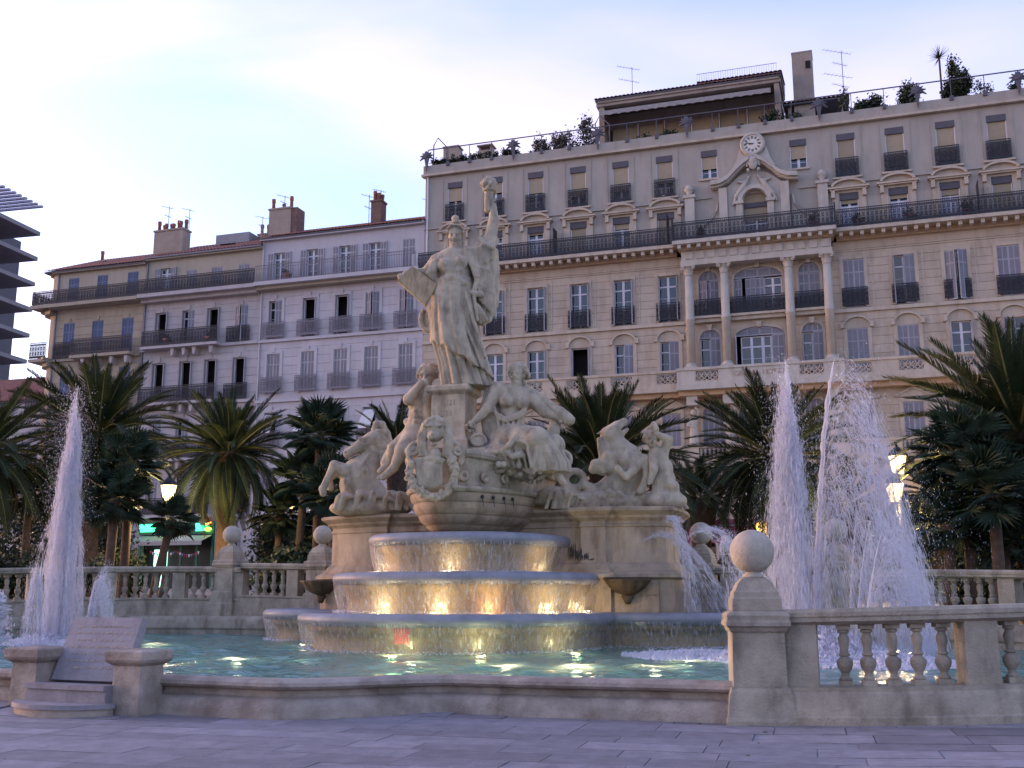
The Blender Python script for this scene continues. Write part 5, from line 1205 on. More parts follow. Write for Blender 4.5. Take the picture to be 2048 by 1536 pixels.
# floor A
def col_ops(cs, w, za, zb): return [(c - w / 2, c + w / 2, za, zb) for c in cs]
ZA = (9.2, 11.76)
H.wall(-12.7, 27, 8.85, 12.6, col_ops(SIDE, 1.05, *ZA) + [(5.18 - .62, 5.18 + .62, 9.2, 12.3), (7.97 - 1.4, 7.97 + 1.4, 9.2, 12.35), (10.83 - .62, 10.83 + .62, 9.2, 12.3)], 'hotel_stone', .5)
pedA = cached('pedA', lambda: MB().prism_y([(-.95, 0), (.95, 0), (.95, .08), (0, .52), (-.95, .08)], -.13, .0).add(*(lambda m: (m.v, m.f))(MB().prism_y([(-.95, .08), (-.86, .02), (0, .42), (.86, .02), (.95, .08), (0, .56)], -.2, -.13))).mesh('pediment'))
for c in SIDE:
    H.window(c, *ZA, 1.05, 'shut'); H.put('window_pediment', pedA, 'hotel_trim', c, 0, 12.05)
    H.blk('window_surround', 'hotel_trim', c - .72, c - .53, -.05, .1, 9.2, 11.9); H.blk('window_surround', 'hotel_trim', c + .53, c + .72, -.05, .1, 9.2, 11.9); H.blk('lintel', 'hotel_trim', c - .72, c + .72, -.055, .1, 11.77, 12.0)
for c, w in ((5.18, 1.24), (7.97, 2.8), (10.83, 1.24)):
    H.arch_fill(c - w / 2, c + w / 2, 11.55, 12.32 if w < 2 else 12.36, 'hotel_stone'); H.archivolt(c - w / 2, c + w / 2, 11.55, .65, 'hotel_trim', t=.13, spr=9.2); H.window(c, 9.2, 12.28, w, 'shut')
# terrace slab and its pierced balustrade
H.blk('terrace_slab', 'hotel_trim', -12.8, 3.4, -.95, .1, 12.88, 13.12); H.blk('terrace_slab', 'hotel_trim', 12.4, 27, -.95, .1, 12.88, 13.12); H.blk('terrace_slab', 'hotel_white', 3.35, 12.45, -1.4, .1, 12.86, 13.14)
H.blk('soffit_moulding', 'corbel_ochre', -12.7, 3.35, -.6, .05, 12.6, 12.885); H.blk('soffit_moulding', 'corbel_ochre', 12.45, 27, -.6, .05, 12.6, 12.885); H.blk('soffit_moulding', 'corbel_ochre', 3.4, 12.4, -1.05, .05, 12.58, 12.865)
def pierced(w, h):
    M = MB(); t = .07
    M.box(-w / 2, w / 2, -.06, .06, 0, t); M.box(-w / 2, w / 2, -.06, .06, h - t, h); M.box(-w / 2, -w / 2 + t, -.06, .06, t, h - t); M.box(w / 2 - t, w / 2, -.06, .06, t, h - t)
    n = 4; st = (w - 2 * t) / n
    for k in range(n):
        x = -w / 2 + t + k * st; c = x + st / 2
        M.tube([(x, 0, h * .5), (c, 0, h - t * 1.4), (x + st, 0, h * .5)], .05, 4); M.tube([(x, 0, h * .5), (c, 0, h * .28), (x + st, 0, h * .5)], .05, 4); M.tube([(x, 0, t), (c, 0, h * .28), (x + st, 0, t)], .045, 4)
        M.tube([(c - .07, 0, h * .62), (c, 0, h * .52), (c + .07, 0, h * .62)], .03, 4)
    return M.mesh('pierced_panel')
def run(us, ue, panels, y, m):
    H.blk('terrace_plinth', m, us, ue, y - .11, y + .11, 13.13, 13.3); H.blk('terrace_rail', m, us, ue, y - .14, y + .14, 13.98, 14.12)
    u = us
    for c, w in panels:
        H.blk('terrace_panel', m, u, c - w / 2, y - .08, y + .08, 13.3, 13.98); H.put('pierced_panel', cached(('pp', w), lambda: pierced(w, .68)), m, c, y, 13.3); u = c + w / 2
    H.blk('terrace_panel', m, u, ue, y - .08, y + .08, 13.3, 13.98)
run(-12.7, 3.36, [(c, 1.36) for c in HC], -.8, 'hotel_trim'); run(12.44, 27, [(c, 1.36) for c in HR], -.8, 'hotel_trim')
run(3.36, 6.4, [(5.05, 1.36)], -1.2, 'hotel_white'); run(9.4, 12.44, [(10.72, 1.36)], -1.2, 'hotel_white')
H.blk('terrace_plinth', 'hotel_white', 6.4, 9.4, -1.31, -1.09, 13.13, 13.3); H.blk('terrace_rail', 'hotel_white', 6.4, 9.4, -1.34, -1.06, 13.98, 14.12); np_ = H.blk('name_panel', 'hotel_white', 6.4, 9.4, -1.28, -1.12, 13.3, 13.98)
def text_mesh(txt, size, depth=.01, align='CENTER'):
    cu = bpy.data.curves.new('lettering', 'FONT'); cu.body = txt; cu.size = size; cu.extrude = depth; cu.align_x = align; cu.space_character = 1.12
    ob = bpy.data.objects.new('lettering_tmp', cu); C.objects.link(ob); dg = bpy.context.evaluated_depsgraph_get(); me = bpy.data.meshes.new_from_object(ob.evaluated_get(dg)); bpy.data.objects.remove(ob); return me
u = 6.68
for ch in 'GRAND HOTEL':
    if ch != ' ': H.put('letter', text_mesh(ch, .42, .012), 'letter_carved', u, -1.285, 13.5, rot=(R(90), 0, 0))
    u += .26
# floor B
ZB = (13.3, 16.03)
H.wall(-12.7, 27, 13.12, 16.95, col_ops(SIDE, 1.1, *ZB) + [(4.55, 5.72, 13.3, 16.6), (6.55, 9.3, 13.3, 16.7), (10.25, 11.38, 13.3, 16.6)], 'hotel_stone', .5)
kB = ['french_folded', 'french', 'french_folded', 'dark', 'half', 'half', 'shut', 'shut', 'french_folded', 'french_folded', 'shut']
hoodB = cached('hoodB', lambda: (lambda M: [M.add([(a[0], -.14, a[1]), (b[0], -.14, b[1]), (b2[0], -.14, b2[1]), (a2[0], -.14, a2[1]), (a[0], .02, a[1]), (b[0], .02, b[1]), (b2[0], .02, b2[1]), (a2[0], .02, a2[1])], [(0, 1, 2, 3), (3, 2, 6, 7), (0, 4, 5, 1)]) for a, b, b2, a2 in
    [((-.66 * cos(t), .5 * sin(t)), (-.66 * cos(t2), .5 * sin(t2)), (-.76 * cos(t2), .6 * sin(t2)), (-.76 * cos(t), .6 * sin(t))) for t, t2 in zip(np.linspace(.15, pi - .15, 15)[:-1], np.linspace(.15, pi - .15, 15)[1:])]] and M.mesh('hood'))(MB()))
for c, k in zip(SIDE, kB):
    H.window(c, *ZB, 1.1, k, curtain=(c == 18.5)); H.put('window_hood', hoodB, 'hotel_trim', c, 0, 16.15)
    H.blk('hood_block', 'hotel_trim', c - .88, c - .66, -.15, .05, 16.05, 16.38); H.blk('hood_block', 'hotel_trim', c + .66, c + .88, -.15, .05, 16.05, 16.38)
    for sd in (-1, 1): H.blk('window_surround', 'hotel_trim', c + sd * .65 - .1, c + sd * .65 + .1, -.05, .1, 13.3, 16.04)
for u0, u1, k in ((4.55, 5.72, 'half'), (6.55, 9.3, 'mid'), (10.25, 11.38, 'half')):
    c = (u0 + u1) / 2; w = u1 - u0; H.arch_fill(u0, u1, 16.03, 16.66 if w < 2 else 16.76, 'hotel_stone'); H.archivolt(u0, u1, 16.03, .52, 'hotel_trim', t=.13, spr=13.3); H.put('keystone', cached('key', lambda: MB().prism_y([(-.1, 0), (.1, 0), (.16, .34), (-.16, .34)], -.2, 0).mesh('keystone')), 'hotel_trim', c, 0, 16.48)
    H.shutters(c, 16.03, 16.6, w, a=(0, 0)); 
    if k == 'mid':
        H.french(7.45, 13.3, 16.0, 1.2); H.french(8.55, 13.3, 16.0, .9); H.blk('mullion_post', 'frame_white', 8.06, 8.1, .1, .3, 13.3, 16.0); H.put('shutter', H.leaf(.68, 2.7, 'shutter_grey', 'louvre_grey'), None, 9.28, -.02, 13.3, rot=(0, 0, R(186))); H.put('shutter', H.leaf(.68, 2.7, 'shutter_grey', 'louvre_grey'), None, 6.57, 0, 13.3, rot=(0, 0, R(-82)))
    else: H.window(c, 13.3, 16.02, w, 'half')
H.blk('string_course', 'hotel_trim', -12.75, 3.9, -.13, .1, 16.94, 17.14); H.blk('string_course', 'hotel_trim', 12.0, 27, -.13, .1, 16.94, 17.14); H.blk('string_course', 'hotel_trim', 3.9, 12.0, -.3, .1, 16.95, 17.16)
# floor C
ZC = (17.2, 19.98)
H.wall(-12.7, 27, 17.14, 20.45, col_ops(SIDE, 1.12, *ZC) + [(4.58, 5.72, 17.2, 20.15), (6.6, 9.3, 17.2, 20.15), (10.2, 11.38, 17.2, 20.15)], 'hotel_stone', .5)
kC = ['french_folded'] * 6 + ['shut', 'half', 'ajar', 'shut', 'shut']
for c, k in zip(SIDE, kC):
    H.window(c, *ZC, 1.12, k); H.railing(c - .68, c + .68, 17.26, 18.34, -.12, 'iron_dark', 'dense')
    for sd in (-1, 1): H.blk('window_surround', 'hotel_trim', c + sd * .66 - .1, c + sd * .66 + .1, -.04, .1, 17.2, 20.0)
    H.blk('window_surround', 'hotel_trim', c - .76, c + .76, -.045, .1, 20.0, 20.18); H.blk('pilaster_strip', 'hotel_trim', c + .95, c + 1.02, -.03, .05, 17.2, 20.4)
for u0, u1, k in ((4.58, 5.72, 'ajar'), (6.6, 9.3, 'mid'), (10.2, 11.38, 'shut')):
    c = (u0 + u1) / 2; w = u1 - u0; H.arch_fill(u0, u1, 19.45, 20.2 if w < 2 else 20.25, 'hotel_stone'); H.archivolt(u0, u1, 19.45, .6, 'hotel_trim', t=.13, spr=17.2); H.shutters(c, 19.45, 20.1, w, a=(0, 0))
    if k == 'mid':
        H.put('shutter', H.leaf(.45, 2.2, 'shutter_grey', 'louvre_grey'), None, 6.62, .05, 17.2, rot=(0, 0, R(-14))); H.put('shutter', H.leaf(.6, 2.2, 'shutter_grey', 'louvre_grey'), None, 7.25, .05, 17.2, rot=(0, 0, R(-10))); H.put('shutter', H.leaf(.45, 2.2, 'shutter_grey', 'louvre_grey'), None, 7.85, .04, 17.2); H.french(8.78, 17.2, 19.4, 1.0)
    else: H.window(c, 17.2, 19.43, w, k)
    H.put('keystone', CACHE['key'], 'hotel_trim', c, 0, 20.0)
for a, b in ((4.36, 5.92), (6.4, 9.5), (10.0, 11.58)): H.railing(a, b, 17.3, 18.3, -.36, 'iron_dark', 'dense'); H.blk('balcony_shelf', 'hotel_trim', a - .02, b + .02, -.46, 0, 17.165, 17.3)
# columns through floors B and C
shaft = MB().lathe([(.25, 0), (.25, 2.5), (.275, 2.52), (.275, 2.62), (.25, 2.64), (.245, 3.0), (.225, 5.15)], 20).mesh('shaft', True)
capm = MB().lathe([(.225, 0), (.27, .04), (.23, .08), (.25, .2), (.30, .32), (.24, .34), (.30, .44), (.37, .52)], 12); capm.box(-.4, .4, -.4, .4, .52, .6); capm = capm.mesh('capital')
basm = MB(); basm.box(-.36, .36, -.36, .36, 0, .1); basm.lathe([(.34, .1), (.34, .16), (.29, .2), (.31, .26), (.26, .3)], 20); basm = basm.mesh('column_base')
vol = [(cos(t) * .1 * (1 - t / 14), sin(t) * .1 * (1 - t / 14)) for t in np.linspace(0, 9, 18)]
for c in (4.11, 6.14, 9.71, 11.8):
    H.blk('column_plinth', 'hotel_white', c - .38, c + .38, -.95, -.2, 13.14, 14.2)
    o = H.put('column', shaft, 'hotel_white', c, -.58, 14.5); H.put('capital', capm, 'hotel_white', c, -.58, 19.65, parent=o); H.put('column_base', basm, 'hotel_white', c, -.58, 14.2, parent=o)
    for dx in (-.3, .3): H.put('volute', cached('vol', lambda: MB().tube([(a, -.0, b) for a, b in vol], .035, 5).mesh('volute')), 'hotel_white', c + dx, -.93, 20.08, parent=o)
# entablature and modillion cornice
H.blk('frieze', 'hotel_stone', -12.7, 3.7, -.04, .4, 20.45, 21.05); H.blk('frieze', 'hotel_stone', 12.15, 27, -.04, .4, 20.45, 21.05); H.blk('frieze', 'hotel_trim', -12.7, 3.7, -.09, .3, 20.56, 20.62); H.blk('frieze', 'hotel_trim', 12.15, 27, -.09, .3, 20.56, 20.62)
H.blk('architrave', 'hotel_white', 3.7, 12.15, -.85, .4, 20.25, 20.56); H.blk('frieze', 'hotel_white', 3.75, 12.1, -.78, .4, 20.56, 21.15)
for k in range(13): H.blk('frieze_panel', 'hotel_white', 4.0 + k * .63, 4.42 + k * .63, -.83, -.7, 20.64, 21.08)
H.blk('bed_moulding', 'corbel_ochre', -12.7, 3.4, -.3, .3, 21.05, 21.38); H.blk('bed_moulding', 'corbel_ochre', 12.4, 27, -.3, .3, 21.05, 21.38); H.blk('bed_moulding', 'corbel_ochre', 3.6, 12.25, -.98, .3, 21.15, 21.4)
H.blk('cornice', 'hotel_trim', -12.85, 3.34, -.98, .3, 21.38, 21.58); H.blk('cornice', 'hotel_trim', 12.42, 27, -.98, .3, 21.38, 21.58); H.blk('cornice', 'hotel_white', 3.34, 12.42, -1.45, .3, 21.4, 21.62)
for k in range(36):
    u = -12.6 + k * .56 if k < 29 else None
    if u is not None and u < 3.2: H.blk('modillion', 'hotel_trim', u, u + .2, -.85, -.28, 21.14, 21.37)
for k in range(27): H.blk('modillion', 'hotel_trim', 12.55 + k * .56, 12.75 + k * .56, -.85, -.28, 21.14, 21.37)
for k in range(16): H.blk('modillion', 'hotel_white', 3.62 + k * .56, 3.82 + k * .56, -1.35, -.96, 21.17, 21.395)
H.railing(-12.75, 3.3, 21.6, 22.68, -.88, 'iron', 'ornate', name='balcony_railing'); H.railing(12.46, 27, 21.6, 22.68, -.88, 'iron', 'ornate', name='balcony_railing'); H.railing(3.36, 12.4, 21.64, 22.74, -1.35, 'iron', 'ornate', name='balcony_railing')
for u in (3.36, 12.4): H.blk('railing_post', 'iron_dark', u - .04, u + .04, -1.4, -1.3, 21.64, 22.95)
for u in (3.36, 12.4): H.railing(u, u + .02, 21.62, 22.7, -1.1, 'iron', 'bars')
for u, z in ((-3.95, 23.4), (2.95, 23.5), (19.8, 23.5)): H.blk('balcony_divider', 'iron_dark', u, u + .05, -.9, -.1, 21.62, z)
# floor D and E, plastered
ZD = (21.7, 23.88); ZE = (24.9, 27.48)
H.wall(-12.7, 27, 21.58, 24.5, col_ops(SIDE, 1.0, *ZD) + [(7.34, 8.69, 21.7, 24.75)], 'hotel_plaster')
def ped_d():
    M = MB(); M.box(-1.12, 1.12, -.34, 0, 0, .1); M.box(-1.02, 1.02, -.26, 0, -.09, -.002); n_ = 16
    for t, t2 in zip(np.linspace(.08, pi - .08, n_)[:-1], np.linspace(.08, pi - .08, n_)[1:]):
        q = [(.82 * cos(t), .1 + .36 * sin(t)), (.82 * cos(t2), .1 + .36 * sin(t2)), (.95 * cos(t2), .1 + .48 * sin(t2)), (.95 * cos(t), .1 + .48 * sin(t))]
        M.add([(x, -.34, z) for x, z in q] + [(x, 0, z) for x, z in q], [(0, 1, 2, 3), (3, 2, 6, 7), (0, 4, 5, 1)])
    me = M.mesh('pediment'); fix_normals(me); return me
pedD = cached('pedD', ped_d)
tymp = cached('tymp', lambda: MB().prism_y([(.84 * cos(t), .1 + .38 * sin(t)) for t in np.linspace(0, pi, 13)], -.14, 0).mesh('tympanum'))
drop = {-10.66: 1, -7.96: .12, -5.29: .12, -2.57: 1.0, .1: .2, 2.78: 1, 13.2: .16, 15.83: .16, 18.5: .2, 21.12: 1, 23.78: .5}
for c in SIDE:
    H.window(c, *ZD, 1.0, 'blind', curtain=c in (-5.29, 13.2, 15.83, 18.5), drop=drop[c])
    H.put('window_pediment', pedD, 'hotel_trim', c, 0, 24.12); H.put('tympanum', tymp, 'hotel_stone', c, 0, 24.12)
    for sd in (-1, 1):
        H.blk('window_surround', 'hotel_trim', c + sd * .72 - .19, c + sd * .72 + .19, -.08, .1, 21.6, 23.9); H.blk('console', 'hotel_trim', c + sd * .85 - .1, c + sd * .85 + .1, -.26, .05, 23.62, 24.13)
    H.blk('lintel', 'hotel_trim', c - .91, c + .91, -.075, .1, 23.9, 24.12)
EX = {5.45: (25.72, ), 10.56: (25.72, )}
H.wall(-12.7, 27, 24.5, 28.0, col_ops(SIDE, 1.0, *ZE) + [(5.45 - .47, 5.45 + .47, 25.72, 27.48), (10.56 - .47, 10.56 + .47, 25.72, 27.48)], 'hotel_plaster')
H.blk('sill_course', 'hotel_plaster', -12.74, 5.5, -.1, .1, 24.46, 24.56); H.blk('sill_course', 'hotel_plaster', 10.5, 27, -.1, .1, 24.46, 24.56)
dE = {-10.66: .42, -7.96: .3, -5.29: .45, -2.57: .72, .1: .72, 2.78: .6, 13.2: .8, 15.83: .88, 18.5: .88, 21.12: 1, 23.78: .8}
for c in SIDE:
    H.window(c, *ZE, 1.0, 'blind', drop=dE[c]); H.railing(c - .62, c + .62, 24.86, 26.0, -.1, 'iron', 'dense' if c > 5 else 'ornate')
    H.blk('window_sill', 'hotel_trim', c - .8, c + .8, -.18, .0, 24.74, 24.84)
    for sd in (-1, 1): H.blk('plaster_band', 'hotel_plaster', c + sd * .82 - .025, c + sd * .82 + .025, -.03, .05, 24.85, 27.75)
H.put('air_conditioner', cached('ac', lambda: MB().box(-.34, .34, -.05, .1, 0, .5).lathe([(.2, -.01), (.2, .01)], 16).mesh('ac')), 'ac_white', 2.72, .06, 24.95)
for c in (5.45, 10.56): H.window(c, 25.72, 27.48, .94, 'blind', drop=.6); H.blk('window_sill', 'hotel_trim', c - .6, c + .6, -.12, 0, 25.6, 25.71)
H.blk('top_cornice', 'hotel_trim', -12.9, 27, -.28, .2, 28.02, 28.16); H.blk('parapet', 'hotel_plaster', -12.8, 27, -.16, .2, 28.16, 28.76)
H.blk('drain_pipe', 'frame_white', -12.55, -12.47, -.12, -.02, 21.6, 28.0)
# clock gable
def prism(name, pts, y0, y1, m):
    me = MB().prism_y([(a - H.uc, b - GB) for a, b in pts], y0, y1).mesh(name); fix_normals(me); return obj(name, me, m, H.o, True)
left = [(5.98, 21.62), (6.46, 21.62), (6.46, 24.9), (5.98, 24.9)]; prism('gable_pier', left, -.42, 0, 'hotel_white'); prism('gable_pier', [(15.94 - a, b) for a, b in left][::-1], -.42, 0, 'hotel_white')
sp = [(6.47, 21.62), (7.34, 21.62), (7.34, 24.0)] + [(8.015 - .675 * cos(t), 24.0 + .66 * sin(t)) for t in np.linspace(0, pi / 2, 9)] + [(8.015, 25.9), (7.2, 25.6), (6.47, 25.0)]
prism('gable_field', sp, -.2, 0, 'hotel_white'); prism('gable_field', [(16.03 - a, b) for a, b in sp][::-1], -.201, 0, 'hotel_white')
H.archivolt(7.3, 8.73, 24.0, .68, 'hotel_white', y=-.4, t=.26)
for c in (7.12, 8.9): H.blk('impost', 'hotel_white', c - .26, c + .26, -.45, -.1, 23.82, 24.0); H.blk('jamb', 'hotel_white', c - .18, c + .18, -.36, -.1, 21.62, 23.82)
H.blk('roller_blind', 'blind_tan', 7.36, 8.67, .1, .14, 23.95, 24.7); H.blk('blind_box', 'box_dark', 7.35, 8.68, .02, .16, 23.66, 23.95); H.blk('roller_blind', 'blind_tan', 7.36, 8.67, .1, .14, 22.9, 23.66); H.window(8.015, 21.7, 22.9, 1.33, 'french')
curve = [(5.55, 25.05), (6.1, 25.1), (6.55, 25.3), (7.0, 25.75), (7.45, 26.15), (7.8, 26.35)]; ti = .26
for flip in (0, 1):
    pts = curve + [(a + .02, b + ti) for a, b in curve[::-1]]; pts = [(16.05 - a, b) for a, b in pts][::-1] if flip else pts
    prism('gable_cornice', pts, -.72, 0, 'hotel_white'); pts2 = [(a, b - .13) for a, b in curve] + [(a, b) for a, b in curve[::-1]]; pts2 = [(16.05 - a, b) for a, b in pts2][::-1] if flip else pts2; prism('gable_moulding', pts2, -.5, 0, 'hotel_white')
for flip in (0, 1):                                     # reclining relief figures over the arch
    S = Sculpt(0, 0, .035); sg = -1 if flip == 0 else 1; X = lambda a, b, d=0: ((8.015 + sg * a) - H.uc, -.3 + d, b - GB)
    S.cap(X(1.05, 24.3), X(.62, 24.85), .13, .17, .05); S.cap(X(.62, 24.85), X(.42, 25.15), .15, .12, .05); S.ell(X(.33, 25.36), (.1, .1, .13), .03); S.cap(X(1.05, 24.3), X(1.22, 23.85), .1, .07, .04); S.cap(X(.55, 25.05), X(.2, 25.5), .06, .05, .03); S.cap(X(.5, 25.1), X(.95, 25.2), .12, .05, .05)
    obj('relief_figure', S.mesh('relief'), 'hotel_white', H.o, True)
cl_ = H.put('clock', MB().lathe([(.72, 0), (.72, .12), (.66, .2), (.56, .2), (.52, .12), (.01, .12)], 40, cap=False).mesh('clock', True), 'hotel_white', 8.03, -.25, 27.4, rot=(R(90), 0, 0))
H.put('clock_dial', MB().lathe([(.53, 0), (.53, .02), (.0, .02)], 40, cap=False).mesh('dial'), 'clock_face', 8.03, -.375, 27.4, parent=cl_, rot=(R(90), 0, 0))
for k in range(12):
    a = 2 * pi * k / 12; mm = MB()
    for dx in ((-.035, 0, .035) if k % 3 else (-.05, -.017, .017, .05)): mm.box(dx - .008, dx + .008, -.012, 0, .32, .48)
    H.put('clock_numeral', mm.mesh('numeral'), 'clock_black', 8.03, -.397, 27.4, parent=cl_, rot=(0, a, 0))
for a, ln, w in ((R(268), .2, .03), (R(-96 + 20), .36, .02)): H.put('clock_hand', MB().box(-w, w, -.02, 0, -.05, ln).mesh('hand'), 'clock_black', 8.03, -.405, 27.4, parent=cl_, rot=(0, a, 0))
for flip in (0, 1):
    pts = [(6.75, 25.95), (7.35, 26.25), (7.62, 26.55), (7.55, 26.75), (7.36, 27.05), (7.28, 27.3), (7.2, 27.0), (7.05, 26.5)]; pts = [(16.06 - a, b) for a, b in pts][::-1] if flip else pts; prism('clock_scroll', pts, -.24, 0, 'hotel_white')
prism('clock_backing', [(7.45, 26.3), (8.6, 26.3), (8.55, 27.5), (7.5, 27.5)], -.248, 0, 'hotel_white')
S = Sculpt(0, 0, .03); X = lambda a, b, d=0: (8.03 + a - H.uc, -.55 + d, b - GB); S.box(X(0, 26.25), (.26, .12, .3), .05, rd=.08); S.ell(X(0, 26.0), (.22, .14, .26), .06); S.ell(X(0, 26.3, -.1), (.18, .1, .24), .03)
for sd in (-1, 1): S.cap(X(sd * .3, 26.55), X(sd * .36, 26.0), .07, .06, .03); S.ell(X(sd * .3, 25.75), (.1, .1, .12), .03); S.cap(X(sd * .2, 26.6), X(0, 26.65), .07, .07, .03)
obj('coat_of_arms', S.mesh('arms'), 'hotel_white', H.o, True)
for c in (4.25, 11.8):                                  # outer piers with urns and sweeping volutes
    H.blk('outer_pier', 'hotel_white', c - .28, c + .28, -.3, 0, 21.62, 24.55); H.blk('pier_cap', 'hotel_white', c - .36, c + .36, -.38, 0, 24.55, 24.72); H.put('urn', cached('urn', lambda: MB().lathe([(.2, 0), (.12, .1), (.26, .3), (.3, .42), (.2, .5), (.22, .58), (.08, .66)], 14).mesh('urn', True)), 'hotel_white', c, -.18, 24.72)
for flip in (0, 1):
    cv = [(5.95, 24.2), (5.85, 23.6), (5.6, 23.2), (5.1, 22.95), (4.75, 22.8), (4.6, 22.4)]; pts = cv + [(a - .12, b - .14) for a, b in cv[::-1]]; pts = [(16.03 - a, b) for a, b in pts][::-1] if flip else pts; prism('volute_band', pts, -.24, 0, 'hotel_white')
    pts = [(4.54, 21.62), (5.97, 21.62), (5.97, 24.2), (5.8, 23.5), (5.5, 23.1), (4.7, 22.6)]; pts = [(16.03 - a, b) for a, b in pts][::-1] if flip else pts; prism('volute_wall', pts, -.12, 0, 'hotel_white')
# stone figures carrying the terrace
S = Sculpt(0, 0, .035)
S.cap((0, 0, .2), (0, -.03, 1.5), .2, .22, .08); S.drape([((0, 0, 1.3), .25), ((0, 0, .7), .27), ((0, 0, .0), .26)], 9, .3, 1, .03, .9); S.ell((0, -.05, 1.9), (.24, .2, .32), .08); S.ell((0, -.08, 2.45), (.15, .16, .2), .05); S.cap((.2, 0, 2.1), (.32, -.1, 2.5), .09, .08, .05); S.cap((.32, -.1, 2.5), (.12, -.1, 2.75), .08, .06, .04); S.cap((-.2, 0, 2.1), (-.28, -.2, 1.7), .09, .08, .05); S.cap((-.28, -.2, 1.7), (0, -.26, 1.6), .07, .05, .04)
cary = S.mesh('caryatid')
for c in (4.11, 6.14, 9.71, 11.8): H.put('caryatid', cary, 'hotel_white', c, -.45, 9.25); H.blk('caryatid_block', 'hotel_white', c - .3, c + .3, -.95, 0, 12.05, 12.575)
# roof terrace ironwork
orn = MB()
for a in (-60, -35, -12, 12, 35, 60, 90, -90): orn.tube([(0, 0, .35), (.42 * sin(R(a)) * .6, 0, .35 + .42 * cos(R(a)) * .6), (.5 * sin(R(a * 1.15)), 0, .35 + .5 * cos(R(a * 1.15)) - .06)], [.1, .09, .03], 5)
orn.prism_y([(-.16, .3), (0, -.62), (.16, .3), (.26, .55), (0, .8), (-.26, .55)], -.05, .05); orn = orn.mesh('iron_ornament')
for u in (-12.55, -6.68, -1.24, 4.22, 11.85, 17.19, 22.39): H.put('iron_ornament', orn, 'bracket_iron', u, -.24, 28.95)
for u in (-11.1, -9.62, -8.14, -4.84, -3.05, .59, 2.4, 5.75, 7.26, 8.79, 10.31, 13.64, 15.41, 18.95, 20.67, 24): H.blk('rail_bracket', 'bracket_iron', u - .1, u + .1, -.26, -.165, 28.58, 28.84); H.blk('rail_stanchion', 'bracket_iron', u - .02, u + .02, -.22, -.18, 28.84, 29.8)
H.blk('roof_handrail', 'bracket_iron', -12.5, 27, -.23, -.18, 29.78, 29.84)
ga = MB().tube([(0, 0, 0), (0, 0, 1.4), (.3, 0, 1.9), (.9, 0, 1.2), (.9, 0, 0)], .04, 5).mesh('hoop')
for u in (-12.3, -1.5): H.put('guard_hoop', ga, 'bracket_iron', u, .3, 28.9)
# penthouse on the roof terrace
pt = thing('penthouse', 'low roof-terrace apartment with striped awning, tiled eaves and blinds', 'building', HW(4, 5.5, 28.2), -AZH)
def PB(name, m, u0, u1, y0, y1, z0, z1): return block(name, m, u0 - 4, u1 - 4, y0 - 5.5, y1 - 5.5, z0 - 28.2, z1 - 28.2, pt)
PB('wall', 'chimney_render', -1.6, 9.2, 4.6, 8, 28.2, 32.7); PB('side_pier', 'chimney_render', -1.95, -1.6, 3.3, 8, 28.2, 33.1); PB('side_pier', 'chimney_render', 9.2, 9.5, 3.3, 8, 28.2, 33.0)
PB('glazing', 'shop_dark', -1.5, 9.1, 4.5, 4.59, 28.5, 31.6)
for k in range(6): PB('bamboo_blind', 'blind_tan', -1.3 + k * 1.75, .3 + k * 1.75, 4.42, 4.46, 29.2, 31.6); PB('window_post', 'frame_white', .35 + k * 1.75, .42 + k * 1.75, 4.35, 4.42, 28.3, 31.8)
PB('fascia', 'chimney_render', -1.98, 9.52, 3.1, 3.3, 33.0, 33.25)
aw = MB(); nn = 54
vs_ = []; 
for k in range(nn + 1):
    x = -5.55 + 10.6 * k / nn; vs_ += [(x, -1.4, 4.55), (x, -3.4, 3.75), (x, -3.42, 3.4 + .07 * abs(sin(k * 1.05)))]
aw.add(vs_, [(3 * k + j, 3 * k + 3 + j, 3 * k + 4 + j, 3 * k + 1 + j) for k in range(nn) for j in (0, 1)]); obj('awning', aw.mesh('awning'), 'awning', pt, True)
def tiles(name, parent, x0, x1, y0, z0, y1, z1, pitch=.26, m='roof_tile', local=True):
    """tile roof: half-round rows running up the slope, stepped courses"""
    n = int((x1 - x0) / pitch); q = 4; rows = max(3, int(math.hypot(y1 - y0, z1 - z0) / .4)); vs_ = []; fs_ = []; W_ = n * q + 1
    for r_ in range(rows + 1):
        t = r_ / rows
        for half in (0, 1):
            for i in range(W_):
                ph = (i % q) / q; h = .055 * abs(sin(pi * ph)) + (.03 if half else 0)
                vs_.append((x0 + (x1 - x0) * i / (n * q), y0 + (y1 - y0) * t, z0 + (z1 - z0) * t + h))
    for r_ in range(rows * 2 + 1):
        for i in range(W_ - 1): fs_.append((r_ * W_ + i, r_ * W_ + i + 1, (r_ + 1) * W_ + i + 1, (r_ + 1) * W_ + i))
    ds = [(x0 + .05, y0 + .06, z0 - .12), (x1 - .05, y0 + .06, z0 - .12), (x1 - .05, y1, z1 - .06), (x0 + .05, y1, z1 - .06), (x0 + .05, y0 + .06, z0 - .02), (x1 - .05, y0 + .06, z0 - .02), (x1 - .05, y1, z0 - .12), (x0 + .05, y1, z0 - .12)]
    me = MB().add(ds, [(4, 5, 2, 3), (0, 1, 5, 4), (1, 6, 2, 5), (0, 4, 3, 7), (7, 6, 1, 0), (3, 2, 6, 7)]).mesh('roof_timber'); fix_normals(me); obj('roof_timber', me, 'box_dark', parent, local)
    me = MB().add(vs_, fs_).mesh(name); fix_normals(me); return obj(name, me, m, parent, local)
tiles('tile_roof', pt, -6.2, 5.7, -2.5, 5.05, 1.2, 5.95); tiles('tile_roof', pt, .4, 5.7, -2.0, 5.45, 1.5, 6.1); block('roof_slab', 'chimney_render', -6.1, 5.6, -2.3, 2.4, 4.6, 5.0, pt)
